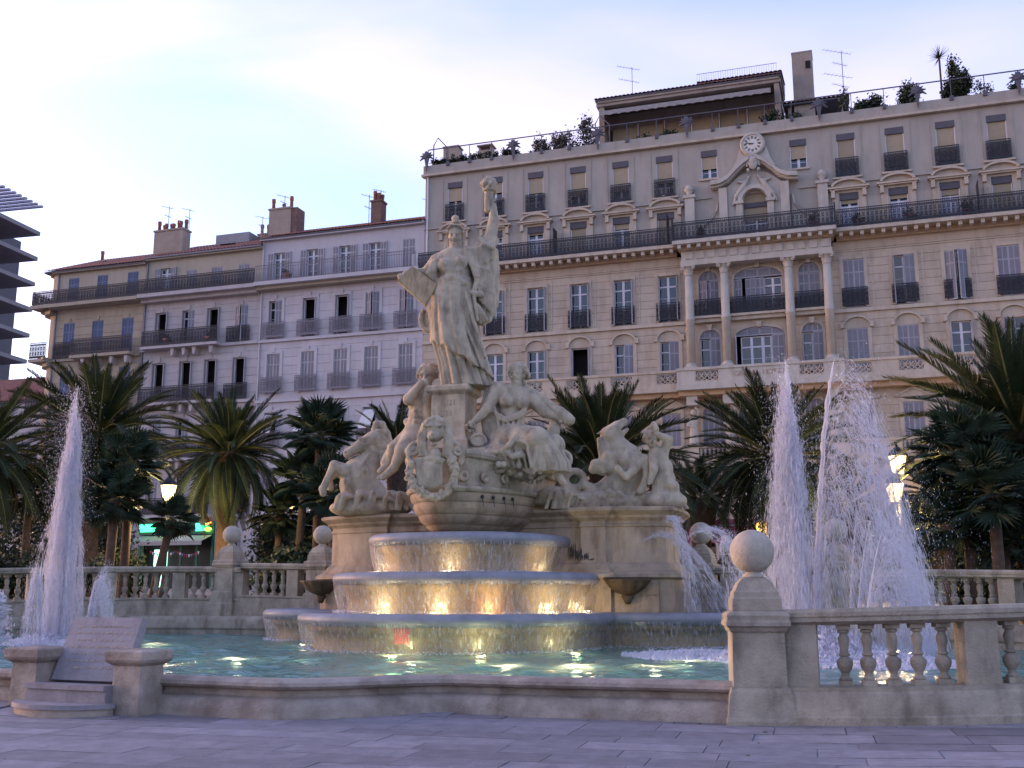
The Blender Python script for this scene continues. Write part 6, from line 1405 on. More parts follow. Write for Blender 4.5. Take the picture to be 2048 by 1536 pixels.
rp = MB(); rp.box(0, 5, -.01, .01, .5, .53)
for k in range(34): rp.box(k * .15, k * .15 + .015, -.008, .008, 0, .5)
obj('roof_railing', rp.mesh('railing'), 'metal_grey', pt, True, loc=(.4, -1.7, 5.65))
rc = thing('roof_hut', 'small tiled roof shelter behind the chimney on the hotel terrace', 'hut', HW(11.6, 6.5, 28.2), -AZH)
block('back_wall', 'chimney_render', -1.7, 1.7, .2, .5, 0, 3.9, rc); block('corner_post', 'chimney_render', -1.7, -1.5, -1.8, -1.6, 0, 3.6, rc); block('corner_post', 'chimney_render', 1.5, 1.7, -1.8, -1.6, 0, 3.6, rc); tiles('tile_roof', rc, -2.0, 2.0, -2.2, 3.6, .8, 4.3)
tc_ = thing('roof_chimney', 'tall square rendered chimney shaft with dark smoke opening on the hotel roof', 'chimney', HW(10.9, 5.2, 28.2), -AZH); block('shaft', 'chimney_render', -.62, .62, -.6, .6, 0, 7.0, tc_); block('smoke_opening', 'room_dark', .2, .5, -.64, -.602, 5.9, 6.4, tc_); block('cap', 'chimney_render', -.64, .64, -.62, .62, 7.0, 7.1, tc_)
for u, y, w, h, lab in ((-12.0, 3, .55, 2.9, 'tapered rendered chimney at the left end of the hotel roof'), (-9.6, 3, .5, 2.4, 'short chimney with flat cap on open legs on the hotel roof'), (.3, 6.5, .4, 5.6, 'small chimney beside the aerial behind the penthouse')):
    t = thing('roof_chimney', lab, 'chimney', HW(u, y, 28.2), -AZH); me = MB().prism_y([(-w, 0), (w * 2 if u < -11 else w, 0), (w * .9, h), (-w, h)], -.4, .4).mesh('shaft'); fix_normals(me); obj('shaft', me, 'chimney_render', t, True)
    if u == -9.6:
        for dx in (-.4, .4): block('leg', 'chimney_render', dx - .06, dx + .06, -.3, .3, h, h + .3, t)
        block('cap', 'chimney_render', -.55, .55, -.45, .45, h + .3, h + .38, t)
    else: block('cap', 'chimney_render', -w - .05, w + .03, -.45, .45, h, h + .1, t)
def aerial(loc, h, lab, bars=((.9, 1.0), (.6, .8)), tilt=0):
    t = thing('tv_aerial', lab, 'aerial', loc, -AZH + R(25), 'rooftop aerials')
    obj('mast', MB().tube([(0, 0, 0), (tilt, 0, h)], .025, 5).mesh('mast'), 'antenna', t, True)
    for zz_, ln in bars:
        z = h * zz_; mm = MB().tube([(-ln, 0, z + .12), (ln * .5, 0, z - .06)], .014, 4)
        for k in range(8): x = -ln + k * ln * 1.5 / 7; zc = z + .12 - .18 * k / 7; mm.tube([(x, -.2, zc), (x, .2, zc + .02)], .009, 4)
        obj('boom', mm.mesh('boom'), 'antenna', t, True)
aerial(HW(-.25, 6, 33), 3.7, 'thin two-boom aerial beside the small chimney behind the penthouse', ((.97, 1.0), (.72, .9))); aerial(HW(13.3, 5.5, 31), 4.4, 'tall aerial with stacked booms on the tiled roof shelter', ((.97, 1.2), (.78, .6), (.6, 1.2), (.45, .7)))
# ---------------------------------------------------------------- white house
Wh = Bld('white_house', 'pale lilac-white terraced house with grey shutters and tiled roof', -24.45, -12.72); WC = [-23.3, -20.78, -18.42, -16.25, -13.87]
Wh.core(24.9)
Wh.wall(-24.45, -12.72, GB, 6.2, [(-24.0, -20.6, GB, 5.3), (-20.1, -16.9, GB, 5.3), (-16.4, -13.1, GB, 5.3)], 'white_wall', .6)
for c in (-22.3, -18.5, -14.75): Wh.blk('shopfront_glass', 'glass', c - 1.6, c + 1.6, .25, .3, GB, 5.2); Wh.blk('shop_fascia', 'shop_dark', c - 1.65, c + 1.65, -.05, .2, 4.5, 5.28)
rowsW = [(6.2, 10.2, 7.2, 9.6, ['shut'] * 5, False), (10.2, 13.95, 10.9, 13.2, ['dark'] * 5, True), (13.95, 17.98, 14.45, 17.1, ['shut'] * 5, True), (17.98, 21.5, 18.15, 20.7, ['half', 'dark', 'dark', 'ajar', 'ajar'], True)]
for z0, z1, a, b, ks, rl in rowsW:
    Wh.wall(-24.45, -12.72, z0, z1, col_ops(WC, .95, a, b), 'white_wall', .58); Wh.blk('string_course', 'white_plaster', -24.5, -12.72, -.16, .05, z1 - .1, z1 + .08)
    for c, k in zip(WC, ks):
        Wh.window(c, a, b, .95, k, 'shutter_pale', 'louvre_pale'); Wh.blk('window_surround', 'white_plaster', c - .68, c - .48, -.05, .1, a - .05, b + .15); Wh.blk('window_surround', 'white_plaster', c + .48, c + .68, -.05, .1, a - .05, b + .15); Wh.blk('lintel', 'white_plaster', c - .68, c + .68, -.052, .1, b + .001, b + .2); Wh.blk('keystone', 'white_plaster', c - .1, c + .1, -.09, .05, b + .1, b + .38)
        if rl: Wh.railing(c - .78, c + .78, a - .02, a + 1.08, -.22, 'iron_grey', 'ornate')
    if z0 == 10.2:                                     # hanging linen sheets tilted out of the third-floor windows
        for c in WC:
            t = thing('window_sheet', 'white sheet tilted out of the lilac-white house, ' + {-23.3: 'next to the cream house', -20.78: 'second window from the cream house', -18.42: 'third window from the cream house', -16.25: 'second window from the hotel', -13.87: 'next to the hotel'}[c], 'awning', HW(c, -.05, b), -AZH, 'white window sheets'); q = [(-.42, .02, -.15), (.42, .02, -.15), (.36, -.75, -1.45), (-.5, -.75, -1.45)]; me = MB().add(q + [(x, y + .015, z) for x, y, z in q], [(0, 1, 2, 3), (7, 6, 5, 4), (0, 3, 7, 4), (1, 5, 6, 2)]).mesh('sheet'); obj('sheet', me, 'ac_white', t, True)
Wh.wall(-24.45, -12.72, 21.5, 24.9, col_ops([-23.16, -20.7, -18.32, -16.18, -13.78], .86, 21.95, 24.03), 'white_plaster')
for c, k in zip([-23.16, -20.7, -18.32, -16.18, -13.78], ['wide', 'wide', 'wide', 'wide', 'shut']): Wh.window(c, 21.95, 24.03, .86, k, 'shutter_pale', 'louvre_pale', curtain=False)
Wh.blk('balcony_slab', 'white_plaster', -24.5, -12.72, -.95, 0, 21.6, 21.85); Wh.blk('balcony_moulding', 'cream_plaster', -24.5, -12.72, -.6, 0, 21.4, 21.6); Wh.railing(-24.45, -13.1, 21.86, 22.96, -.88, 'iron_grey', 'bars', name='balcony_railing'); Wh.railing(-13.1, -13.08, 21.86, 22.96, -.6, 'iron_grey', 'bars')
Wh.blk('eave', 'white_plaster', -24.6, -12.72, -.3, .3, 24.9, 25.1); tiles('tile_roof', Wh.o, -24.7 - Wh.uc, -12.72 - Wh.uc, -.4, 25.1 - GB, 5.5, 27.5 - GB); Wh.blk('side_gable', 'white_plaster', -24.45, -24.1, .46, 9, GB, 24.9)
Wh.blk('air_conditioner', 'ac_white', -13.35, -12.9, -.6, -.2, 21.9, 22.75); Wh.blk('drain_pipe', 'white_plaster', -24.42, -24.32, -.1, -.02, GB, 24.9)
# ---------------------------------------------------------------- middle house
Md = Bld('cream_house', 'cream-topped stone house with grey shutters and long iron balconies', -33.62, -24.48); MC = [-32.15, -30.0, -28.05, -25.86]
Md.core(24.4)
Md.wall(-33.62, -24.48, GB, 6.6, [(-32.75, -27.05, GB, 6.3), (-26.4, -25.2, GB, 5.2)], 'mid_wall', .6); Md.window(-25.8, 1.8, 5.1, 1.2, 'dark')
for z0, z1, a, b, ks in [(6.6, 10.3, 7.1, 9.7, ['shut', 'ajar', 'half', 'dark']), (10.3, 14.1, 10.7, 13.2, ['ajar', 'half', 'ajar', 'ajar']), (14.1, 18.0, 14.5, 17.07, ['dark', 'dark', 'dark', 'dark']), (18.0, 21.4, 18.12, 20.63, ['dark', 'half', 'dark', 'ajar'])]:
    Md.wall(-33.62, -24.48, z0, z1, col_ops(MC, .95, a, b), 'mid_wall', .55); Md.blk('string_course', 'mid_wall', -33.62, -24.46, -.18, .05, z0 - .1, z0 + .1)
    for c, k in zip(MC, ks): Md.window(c, a, b, .95, k); Md.blk('keystone', 'mid_wall', c - .1, c + .1, -.06, .05, b + .05, b + .35)
    Md.blk('balcony_slab', 'mid_wall', -33.2, -27.2, -.8, 0, z0 - .08, z0 + .1); Md.railing(-33.15, -27.22, z0 + .1, z0 + 1.2, -.72, 'iron', 'ornate', name='balcony_railing'); Md.railing(-26.85, -25.1, z0 + .1, z0 + 1.2, -.2, 'iron', 'ornate')
    for u in (-30.9, -30.0, -29.2, -27.9): Md.put('bracket', cached('brk', lambda: MB().prism_y([(0, 0), (.28, 0), (.28, -.15), (.2, -.5), (.08, -.5), (0, -.15)], -.6, 0).mesh('bracket')), 'mid_wall', u, 0, z0 - .1)
Md.wall(-33.62, -24.48, 21.4, 24.4, [(c - .43, c + .43, 21.95, 23.8 if c < -31 else 23.5) for c in (-32.05, -29.95, -27.95, -25.85)], 'cream_plaster')
for c, k in zip([-32.05, -29.95, -27.95, -25.85], ['wide', 'shut', 'shut', 'shut']): Md.window(c, 21.95, 23.8 if k == 'wide' else 23.5, .86, k, curtain=k == 'wide')
Md.blk('balcony_slab', 'mid_wall', -33.62, -24.5, -.95, 0, 21.55, 21.8); Md.blk('balcony_moulding', 'mid_wall', -33.6, -24.5, -.5, 0, 21.3, 21.55); Md.railing(-33.6, -24.5, 21.8, 22.86, -.88, 'iron', 'ornate', name='balcony_railing')
Md.blk('eave', 'cream_plaster', -33.62, -24.4, -.3, .3, 24.4, 24.56); Md.blk('gutter', 'iron_grey', -33.62, -24.4, -.42, -.3, 24.5, 24.62); tiles('tile_roof', Md.o, -33.6 - Md.uc, -24.4 - Md.uc, -.42, 24.62 - GB, 5.5, 27.2 - GB)
Md.blk('skylight', 'metal_grey', -29.4, -28.2, 2.2, 2.9, 25.95, 26.05); Md.blk('drain_pipe', 'iron_grey', -33.6, -33.48, -.12, -.02, GB, 24.4); Md.blk('roof_dormer', 'metal_grey', -31.3, -28.5, 4.6, 7, 26.2, 27.6)
# ---------------------------------------------------------------- beige corner house
Be = Bld('beige_house', 'beige corner house with blue shutters and wrap-round balconies', -42.0, -33.65); BC = [-39.85, -37.42, -34.92]
Be.core(24.2)
def corner(z0, z1, m, d=.0):
    pts = [(-41.2, -d), (-41.6 - d * .6, .1 - d * .6), (-41.95 - d, .45), (-42.0 - d, 1.0), (-42.0 - d, 9), (-41.2, 9)]
    me = MB().prism_z([(a - Be.uc, b) for a, b in pts][::-1], z0 - GB, z1 - GB).mesh('corner'); fix_normals(me); return obj('rounded_corner', me, m, Be.o, True)
corner(GB, 21.3, 'beige_wall'); corner(21.3, 24.3, 'cream_plaster'); corner(21.5, 21.75, 'beige_wall', .9); corner(17.8, 18.0, 'beige_wall', .8); corner(21.2, 21.5, 'beige_wall', .5); corner(17.4, 17.8, 'beige_wall', .4); corner(24.2, 24.4, 'beige_wall', .3)
Be.wall(-41.2, -33.65, GB, 6.4, [(-40.8, -37.6, GB, 5.4), (-37.1, -34.0, GB, 5.4)], 'beige_wall', .6)
for c in (-39.2, -35.55): Be.blk('shopfront_glass', 'glass', c - 1.5, c + 1.5, .25, .3, GB, 5.3); Be.blk('shop_fascia', 'shop_dark', c - 1.58, c + 1.54, -.05, .2, 4.6, 5.38)
for z0, z1, a, b in [(6.4, 10.2, 7.0, 9.5), (10.2, 14.0, 10.6, 13.2), (14.0, 17.8, 14.4, 17.04), (17.8, 21.3, 18.02, 20.5)]:
    Be.wall(-41.2, -33.65, z0, z1, col_ops(BC, .95, a, b), 'beige_wall', .55); Be.blk('string_course', 'beige_wall', -41.2, -33.65, -.18, .05, z0 - .1, z0 + .08)
    for c in BC: Be.window(c, a, b, .95, 'shut', 'shutter_blue', 'louvre_blue'); Be.blk('keystone', 'beige_wall', c - .1, c + .1, -.06, .05, b + .05, b + .3)
    Be.blk('balcony_slab', 'beige_wall', -39.0, -34.05, -.8, 0, z0 - .08, z0 + .12); Be.railing(-38.97, -34.06, z0 + .12, z0 + 1.3, -.72, 'iron', 'ornate', name='balcony_railing'); Be.railing(-40.85, -39.2, z0 + .1, z0 + 1.3, -.2, 'iron', 'ornate')
    for u in (-38.2, -37.0, -35.8, -34.6): Be.put('bracket', CACHE['brk'], 'beige_wall', u, 0, z0 - .1)
    Be.railing(-42.6, -41.2, z0 + .1, z0 + 1.3, -.6, 'iron', 'ornate'); Be.blk('balcony_slab', 'beige_wall', -42.65, -41.2, -.65, 1.2, z0 - .1, z0 + .1)
Be.wall(-41.2, -33.65, 21.3, 24.2, col_ops([-39.75, -37.3, -34.75], .9, 21.85, 23.8), 'cream_plaster')
for c in (-39.75, -37.3, -34.75): Be.window(c, 21.85, 23.8, .9, 'shut', 'shutter_blue', 'louvre_blue')
Be.blk('balcony_slab', 'beige_wall', -42.6, -33.65, -.95, 0, 21.5, 21.74); Be.railing(-42.5, -33.65, 21.74, 22.76, -.88, 'iron', 'ornate', name='balcony_railing')
rl = Be.railing(0, 2.2, 21.74, 22.76, 0, 'iron', 'ornate'); rl.location = (-42.5 - Be.uc, -.88, 21.74 - GB); rl.rotation_euler = (0, 0, R(90))
Be.blk('eave', 'beige_wall', -41.2, -33.65, -.3, .3, 24.2, 24.36); tiles('tile_roof', Be.o, -42.2 - Be.uc, -33.65 - Be.uc, -.4, 24.38 - GB, 5.5, 27.0 - GB); Be.blk('drain_pipe', 'iron_grey', -41.1, -41.0, -.1, -.02, GB, 24.2)
# ---- chimneys of the old houses
def stack(u, y, zb, w, d, h, lab, pots, m='chimney_render', pot_h=.5, brick=None):
    t = thing('chimney_stack', lab, 'chimney', HW(u, y, zb), -AZH, 'chimney stacks of the old houses'); block('stack', m, -w / 2, w / 2, -d / 2, d / 2, 0, h, t); block('coping', m, -w / 2 - .06, w / 2 + .06, -d / 2 - .06, d / 2 + .06, h, h + .12, t)
    pm = MB().lathe([(.12, 0), (.11, .3), (.14, .34), (.13, .5)], 10).mesh('chimney_pot', True); g = random.Random(int(-u * 10))
    for k in range(pots): obj('chimney_pot', pm, 'terracotta', t, True, loc=(-w / 2 + .15 + (w - .3) * k / max(1, pots - 1), (k % 2) * .2 - .1, h + .12), scale=(1, 1, g.uniform(.8, 1.7)))
    if brick: block('brick_flue', 'brick_red', brick[0], brick[1], -d / 2 + .05, d / 2 + .3, 0, h * 1.02, t)
    return t
stack(-32.9, 1.6, 24.8, 2.4, .9, 2.2, 'broad beige chimney stack with a row of clay pots on the cream house', 8)
stack(-24.0, 1.6, 25.2, 1.7, .8, 2.4, 'chimney stack half beige render half red brick between the houses', 3, brick=(.1, 1.3))
stack(-16.85, 1.8, 25.4, .75, .8, 2.0, 'rough dark chimney stack with crowded clay pots on the white house', 4, 'brick_red')
stack(-27.7, 6.5, 26.8, 2.0, .8, 1.0, 'low chimney stack with clustered pots behind the ridge', 5)
stack(-38.95, 2.0, 25.0, .5, .4, .5, 'tiny vent chimney with a thin capped pipe on the beige house', 1)
for u, y, z, h, lab in ((-33.3, 1.6, 27.1, 1.9, 'slim aerial rising from the broad beige chimney'), (-31.7, 1.8, 27.0, 1.7, 'short leaning aerial right of the broad beige chimney'), (-28.3, 6, 27.3, 1.9, 'aerial with one long boom behind the cream house ridge'), (-27.2, 6, 27.3, 1.6, 'bare aerial mast behind the cream house ridge'), (-23.9, 1.6, 27.4, 1.3, 'bent aerial standing on the render and brick chimney'), (-17.9, 2.5, 26, 2.4, 'aerial with two long booms left of the dark chimney'), (-16.7, 1.8, 27.4, .9, 'small aerial right on the dark chimney'), (-13.6, 3, 26.4, 1.3, 'low slanting aerial near the hotel side wall')): aerial(HW(u, y, z), h, lab, ((.95, .55), (.6, .3)))
# ---------------------------------------------------------------- modern block at the far left
mo = thing('modern_block', 'modern block of stacked grey balcony decks with glass rails and a slatted roof', 'building', (-54.6, 104, 5.6), R(-14))
for k in range(15):
    z = 31.6 - k * 2.64; e = 6.6 - k * .05
    block('deck', 'slab_concrete', -14, e, -6, 2, z, z + .4, mo); block('deck_fascia', 'slab_edge', -14, e + .05, -6.12, -6.01, z - .45, z + .12, mo)
    mm = MB(); mm.tube([(-14, -5.6, z + 1.9), (e - 1.5, -5.6, z + 1.75)], .07, 4)
    for q in range(8): mm.tube([(e - .6 - q * 1.3, -5.6, z + .4), (e - .6 - q * 1.3, -5.6, z + 1.75)], .05, 4)
    obj('deck_rail', mm.mesh('rail'), 'iron_grey', mo, True)
    for q in range(10): block('fin', 'slab_edge', e - 1.2 * q - .08, e - 1.2 * q, -6.2, -6.12, z - .7, z + .5, mo)
block('tower_core', 'box_dark', -14, -.5, -2, 8, -5, 33.5, mo)
block('roof_frame', 'slab_edge', -14, 7.2, -6.2, -6.0, 34.2, 34.8, mo); block('roof_post', 'slab_edge', 2.4, 2.8, -5, -4.6, 32, 34.3, mo)
for q in range(10): block('roof_slat', 'slab_edge', -14, 7.0, -5.9 + q * .8, -5.6 + q * .8, 34.4, 34.6, mo)
lo = thing('low_house', 'low white house with red tiled roof at the end of the street', 'house', (-40, 84, 2), -AZH); block('wall', 'white_plaster', -9, 4.5, 0, 8, -1, 14.5, lo); tiles('tile_roof', lo, -9.4, 4.9, -.4, 14.5, 7, 18.0); block('window', 'glass', -5, -4, -.05, .05, 10, 12, lo); block('window', 'glass', 1, 2, -.05, .05, 10, 12, lo)
# ---------------------------------------------------------------- shops at street level
sh = thing('green_shop', 'shop with green lit fascia, glowing white letters and pale awning', 'shop', HW(-29.9, -.1, 1.9), -AZH)
block('shop_interior', 'shop_inside', -2.0, -1.0, .55, .6, .0, 2.6, sh); block('shop_back', 'shop_dark', -2.85, 2.85, .62, .7, -.5, 4.4, sh); block('fascia', 'shop_green', -2.85, 2.85, -.05, .1, 3.55, 4.4, sh)
block('fascia_light', 'sign_green', -2.8, -1.55, -.09, -.052, 3.75, 4.25, sh); block('fascia_light', 'sign_green', 1.5, 2.4, -.09, -.052, 3.75, 4.25, sh)
me = MB().add([(-2.85, .05, 3.5), (2.75, .05, 3.5), (2.75, -1.2, 3.05), (-2.85, -1.2, 3.05), (-2.85, -1.21, 2.8), (2.75, -1.21, 2.8)], [(0, 1, 2, 3), (3, 2, 5, 4)]).mesh('awning'); obj('awning', me, 'awning', sh, True)
for k, x in enumerate((-2.8, -.75, .4, 1.6, 2.75)): block('shop_post', 'shop_green', x - .08, x + .08, .0, .1, -.4, 3.5, sh)
x = -.55
for ch in 'POURMERY':
    obj('sign_letter', text_mesh(ch, .34, .02), 'sign_white', sh, True, loc=(x, -.12, 3.85), rot=(R(90), R(-8), 0)); x += .24
for x0, s_ in ((-1.1, 1), (2.45, 1)):
    for k in range(5):
        a = R(-60 + 30 * k); obj('sign_flower', MB().tube([(0, 0, 0), (.26 * sin(a), 0, -.26 * cos(a))], [.03, .06], 5).mesh('petal'), 'sign_leaf', sh, True, loc=(x0, -.13, 3.98))
    obj('sign_stroke', MB().tube([(-.16, 0, 0), (0, 0, .06), (.2, 0, .12)], .05, 5).mesh('stroke'), 'sign_red', sh, True, loc=(x0, -.13, 4.15))
g = random.Random(4); fl = MB()
for k in range(22):
    x = -1.0 + k * .17; z = 2.45 - .25 * sin(pi * (k % 11) / 11)
    m_ = ['cloth_a', 'ac_white', 'shutter_blue', 'awning_red'][k % 4]; obj('bunting_flag', MB().add([(x, -1.3, z), (x + .14, -1.3, z), (x + .07, -1.3, z - .22)], [(0, 1, 2)]).mesh('flag'), m_, sh, True)
ra = thing('red_awning', 'dark red cafe awning with white lettering beside the spray', 'awning', HW(5.3, -2.2, 4.2), -AZH)
me = MB().add([(-2.1, 2.2, 1.5), (2.15, 2.2, 1.5), (2.15, 0, 1.0), (-2.1, 0, 1.0), (-2.1, -.01, .1), (2.15, -.01, .1)], [(0, 1, 2, 3), (3, 2, 5, 4)]).mesh('cloth'); obj('cloth', me, 'awning_red', ra, True); block('edge_bar', 'metal_grey', -2.1, 2.15, -.04, .0, .98, 1.06, ra)
x = -1.75
for ch in "W'S TAVERN"[:5] + '':
    if ch != ' ': obj('letter', text_mesh(ch, .5, .01), 'letter_white', ra, True, loc=(x, -.03, .35), rot=(R(90), 0, 0))
    x += .16 if ch == "'" else .42
for sx in (-2.05, 2.1): block('post', 'metal_grey', sx - .03, sx + .03, 0, .06, -3.6, .1, ra)
# ================================================================ palms and planting
def frond_mesh(L, droop, seed, nl=54, ll=.56, wid=.036, name='frond'):
    g = random.Random(seed); n = 14; pts = []
    for i in range(n + 1):
        s_ = i / n; pts.append(Vector((L * (s_ - .22 * droop * s_ ** 3), 0, -droop * L * .62 * s_ ** 2.2)))
    a = MB(); a.tube(pts, [.045 * (1 - .85 * i / n) for i in range(n + 1)], 4); b = MB()
    for k in range(nl):
        s_ = .12 + .88 * (k + .5) / nl; i = min(n - 1, int(s_ * n)); t = s_ * n - i; p = pts[i].lerp(pts[i + 1], t); d = (pts[i + 1] - pts[i]).normalized(); up = Vector((0, 1, 0)).cross(d) * -1
        ln = ll * (.35 + .75 * sin(pi * min(1, .12 + s_ * .86))) * g.uniform(.85, 1.1)
        if s_ < .2: ln *= .45
        for sd in (-1, 1):
            dr = (d * (.62 + .35 * s_) + Vector((0, sd, 0)) * (.85 - .3 * s_) + up * (.30 + g.uniform(-.12, .12))).normalized()
            tip = p + dr * ln + Vector((0, 0, -.12 * ln)); mid = p + dr * ln * .5; sv = d * wid * .5
            b.add([p - sv, p + sv, mid + sv * 1.2, tip, mid - sv * 1.2], [(0, 1, 2, 4), (4, 2, 3)])
    return two(a, 'rachis', b, 'frond', name)
def frond_dry(L, droop, seed):
    me = frond_mesh(L, droop, seed, 40); me.materials[1] = MAT['frond_dry']; return me
FR = [(frond_mesh(1.0 * 3.6, d, 10 + i, 72), d) for i, d in enumerate((.2, .34, .52, .72, .92, 1.1))]
FD = frond_dry(3.2, 1.0, 40)
def trunk_mesh(r0, r1, h, bulge=0.0, seed=0):
    n, m = 30, max(12, int(h / .07)); vs_ = []; fs_ = []
    for i in range(m + 1):
        t = i / m; z = h * t; rr_ = r0 + (r1 - r0) * t + bulge * max(0, t - .62) / .38 * (1.15 - .3 * t)
        for k in range(n):
            a = 2 * pi * k / n; dia = abs(sin(5 * a + z * 9)) * abs(sin(5 * a - z * 9)); q = rr_ * (1 + (.05 + .16 * (bulge > 0) * (t > .6)) * (dia - .3))
            vs_.append((q * cos(a), q * sin(a), z))
    for i in range(m):
        for k in range(n): fs_.append((i * n + k, i * n + (k + 1) % n, (i + 1) * n + (k + 1) % n, (i + 1) * n + k))
    fs_.append(tuple(range(m * n, (m + 1) * n))); return MB().add(vs_, fs_).mesh('trunk', True)
def date_palm(px, py, Y, L, n, label, top=84, low=-48, r=.34, bulge=.2, seed=1, dry=5):
    """crown centre seen at px, py and standing at distance Y"""
    g = random.Random(seed); c = at(px, py, Y); zg = ground(Y, c.x); h = c.z - zg
    t = thing('date_palm', label, 'palm tree', (c.x, c.y, zg), g.uniform(0, 6), 'date palms round the fountain'); s_ = L / 3.6
    obj('trunk', trunk_mesh(r, r * .92, max(.6, h + .05), bulge, seed), 'trunk', t, True)
    for i in range(n):
        f = (i + .5) / n; el = top + (low - top) * f ** .85 + g.uniform(-7, 7); az = i * 137.508 + g.uniform(-9, 9)
        k = min(5, max(0, int(f * 5.2 + g.uniform(-.6, .8)))); sc = s_ * g.uniform(.86, 1.08) * (1 - .18 * (f < .12))
        obj('frond', FR[k][0], None, t, True, loc=(.12 * cos(R(az)), .12 * sin(R(az)), h), rot=(g.uniform(-.35, .35), R(-el), R(az)), scale=(sc,) * 3)
    for i in range(dry):
        az = g.uniform(0, 360); obj('dry_frond', FD, None, t, True, loc=(0, 0, h - .1), rot=(g.uniform(-.4, .4), R(62), R(az)), scale=(s_ * .8,) * 3)
    return t
def fan_mesh(seed, R0=.62, n=26):
    g = random.Random(seed); a = MB(); b = MB(); a.tube([(0, 0, 0), (.35, 0, .03), (.7, 0, 0)], [.016, .013, .011], 4)
    for k in range(n):
        an = R(-150 + 300 * k / (n - 1)); ln = R0 * (1 - .25 * abs(k / (n - 1) - .5) * 2) * g.uniform(.9, 1.05); d = Vector((cos(an), sin(an), .12)); s_ = Vector((-sin(an), cos(an), 0)) * .034
        p = Vector((.7, 0, 0)); q = p + d * ln * .55; e = p + d * ln + Vector((0, 0, -.16 * ln)); fold = Vector((0, 0, .018 * (-1) ** k)); b.add([p, q - s_ + fold, e, q + s_ - fold], [(0, 1, 2), (0, 2, 3)])
    return two(a, 'rachis', b, 'fan_leaf', 'fan_leaf')
FAN = [fan_mesh(i) for i in range(3)]
def fan_palm(px, py, Y, rad, n, label, lean=0.0, seed=1, heads=None, r=.15):
    g = random.Random(seed); c = at(px, py, Y); zg = ground(Y, c.x); h = c.z - zg
    t = thing('fan_palm', label, 'palm tree', (c.x - lean, c.y, zg), 0, 'fan palms round the fountain'); s_ = rad / 1.25
    obj('trunk', MB().tube([(0, 0, -.1), (lean * .25, 0, h * .35), (lean * .7, 0, h * .75), (lean, 0, h)], [r * 1.1, r, r, r * 1.1], 10).mesh('trunk', True), 'trunk', t, True)
    for i in range(n):
        f = (i + .5) / n; el = 85 - 135 * f ** .9 + g.uniform(-10, 10); az = i * 137.508 + g.uniform(-15, 15); sc = s_ * g.uniform(.8, 1.1)
        obj('fan_leaf', FAN[i % 3], None, t, True, loc=(lean, 0, h), rot=(g.uniform(-.5, .5), R(-el), R(az)), scale=(sc,) * 3)
    return t
date_palm(-30, 905, 41, 3.3, 100, 'date palm cut by the frame beside the modern block', seed=11)
date_palm(195, 872, 45, 3.9, 120, 'tall dark date palm behind the slim left jet', seed=12, top=86)
date_palm(458, 908, 42, 3.0, 120, 'date palm with pineapple-shaped trunk top behind the left ball post', seed=13, r=.34, bulge=.28, top=88)
date_palm(795, 905, 45, 2.9, 40, 'small date palm whose tips show between rearing horse and youth', seed=14, low=0)
date_palm(1205, 950, 33.5, 3.4, 90, 'stocky date palm with upright fronds right behind the sea horse', seed=15, top=88, low=5, dry=3, bulge=.1)
date_palm(1548, 915, 36, 3.4, 110, 'date palm with arching fronds behind the pair of right jets', seed=16)
date_palm(2040, 872, 31, 4.1, 130, 'large dark date palm at the right edge lit orange from below', seed=17, r=.42, top=86)
date_palm(1400, 1000, 37, 2.2, 40, 'low glistening date palm wet with spray behind the child statue', seed=18, low=-20, dry=0)
date_palm(1690, 1010, 40, 2.6, 40, 'low date palm seen through the falling spray of the right jets', seed=19, low=-30)
date_palm(1870, 985, 39, 2.4, 40, 'small date palm beside the street lantern', seed=20, low=-35)
fan_palm(640, 870, 40, 1.5, 44, 'bushy dark fan palm left of the rearing horse, highest of its clump', 0, 1); fan_palm(610, 960, 41, 1.4, 40, 'middle fan palm of the dark clump left of the rearing horse', .2, 2); fan_palm(665, 985, 39, 1.5, 40, 'lowest fan palm of the dark clump beside the rearing horse', -.1, 3); fan_palm(560, 1030, 42, 1.3, 34, 'low fan palm between the pineapple palm and the dark clump', 0, 4); fan_palm(650, 1060, 42, 1.3, 34, 'dark low fan palm just behind the half-hidden ball post', 0, 14)
fan_palm(262, 930, 37, 1.35, 40, 'rounded fan palm right of the slim left jet', 0, 5); fan_palm(232, 1000, 36, 1.3, 40, 'lower fan palm right beside the slim left jet', .1, 6); fan_palm(345, 1040, 36, .95, 30, 'leaning fan palm in front of the green shop', .55, 7, r=.13); fan_palm(60, 990, 43, 1.4, 34, 'fan palm in the dark left of the slim jet', 0, 8)
fan_palm(1925, 905, 29, 1.5, 44, 'dense fan palm under the large right palm, highest of its clump', 0, 9); fan_palm(1985, 985, 28, 1.5, 44, 'wide fan palm below the large right palm', 0, 10); fan_palm(1898, 1050, 29, 1.15, 36, 'small upright fan palm by the street lantern', .1, 11); fan_palm(2005, 1080, 29, 1.2, 36, 'low fan palm at the foot of the large right palm', 0, 12); fan_palm(1790, 1060, 36, 1.0, 30, 'low fan palm half veiled by the small right jets', 0, 13)
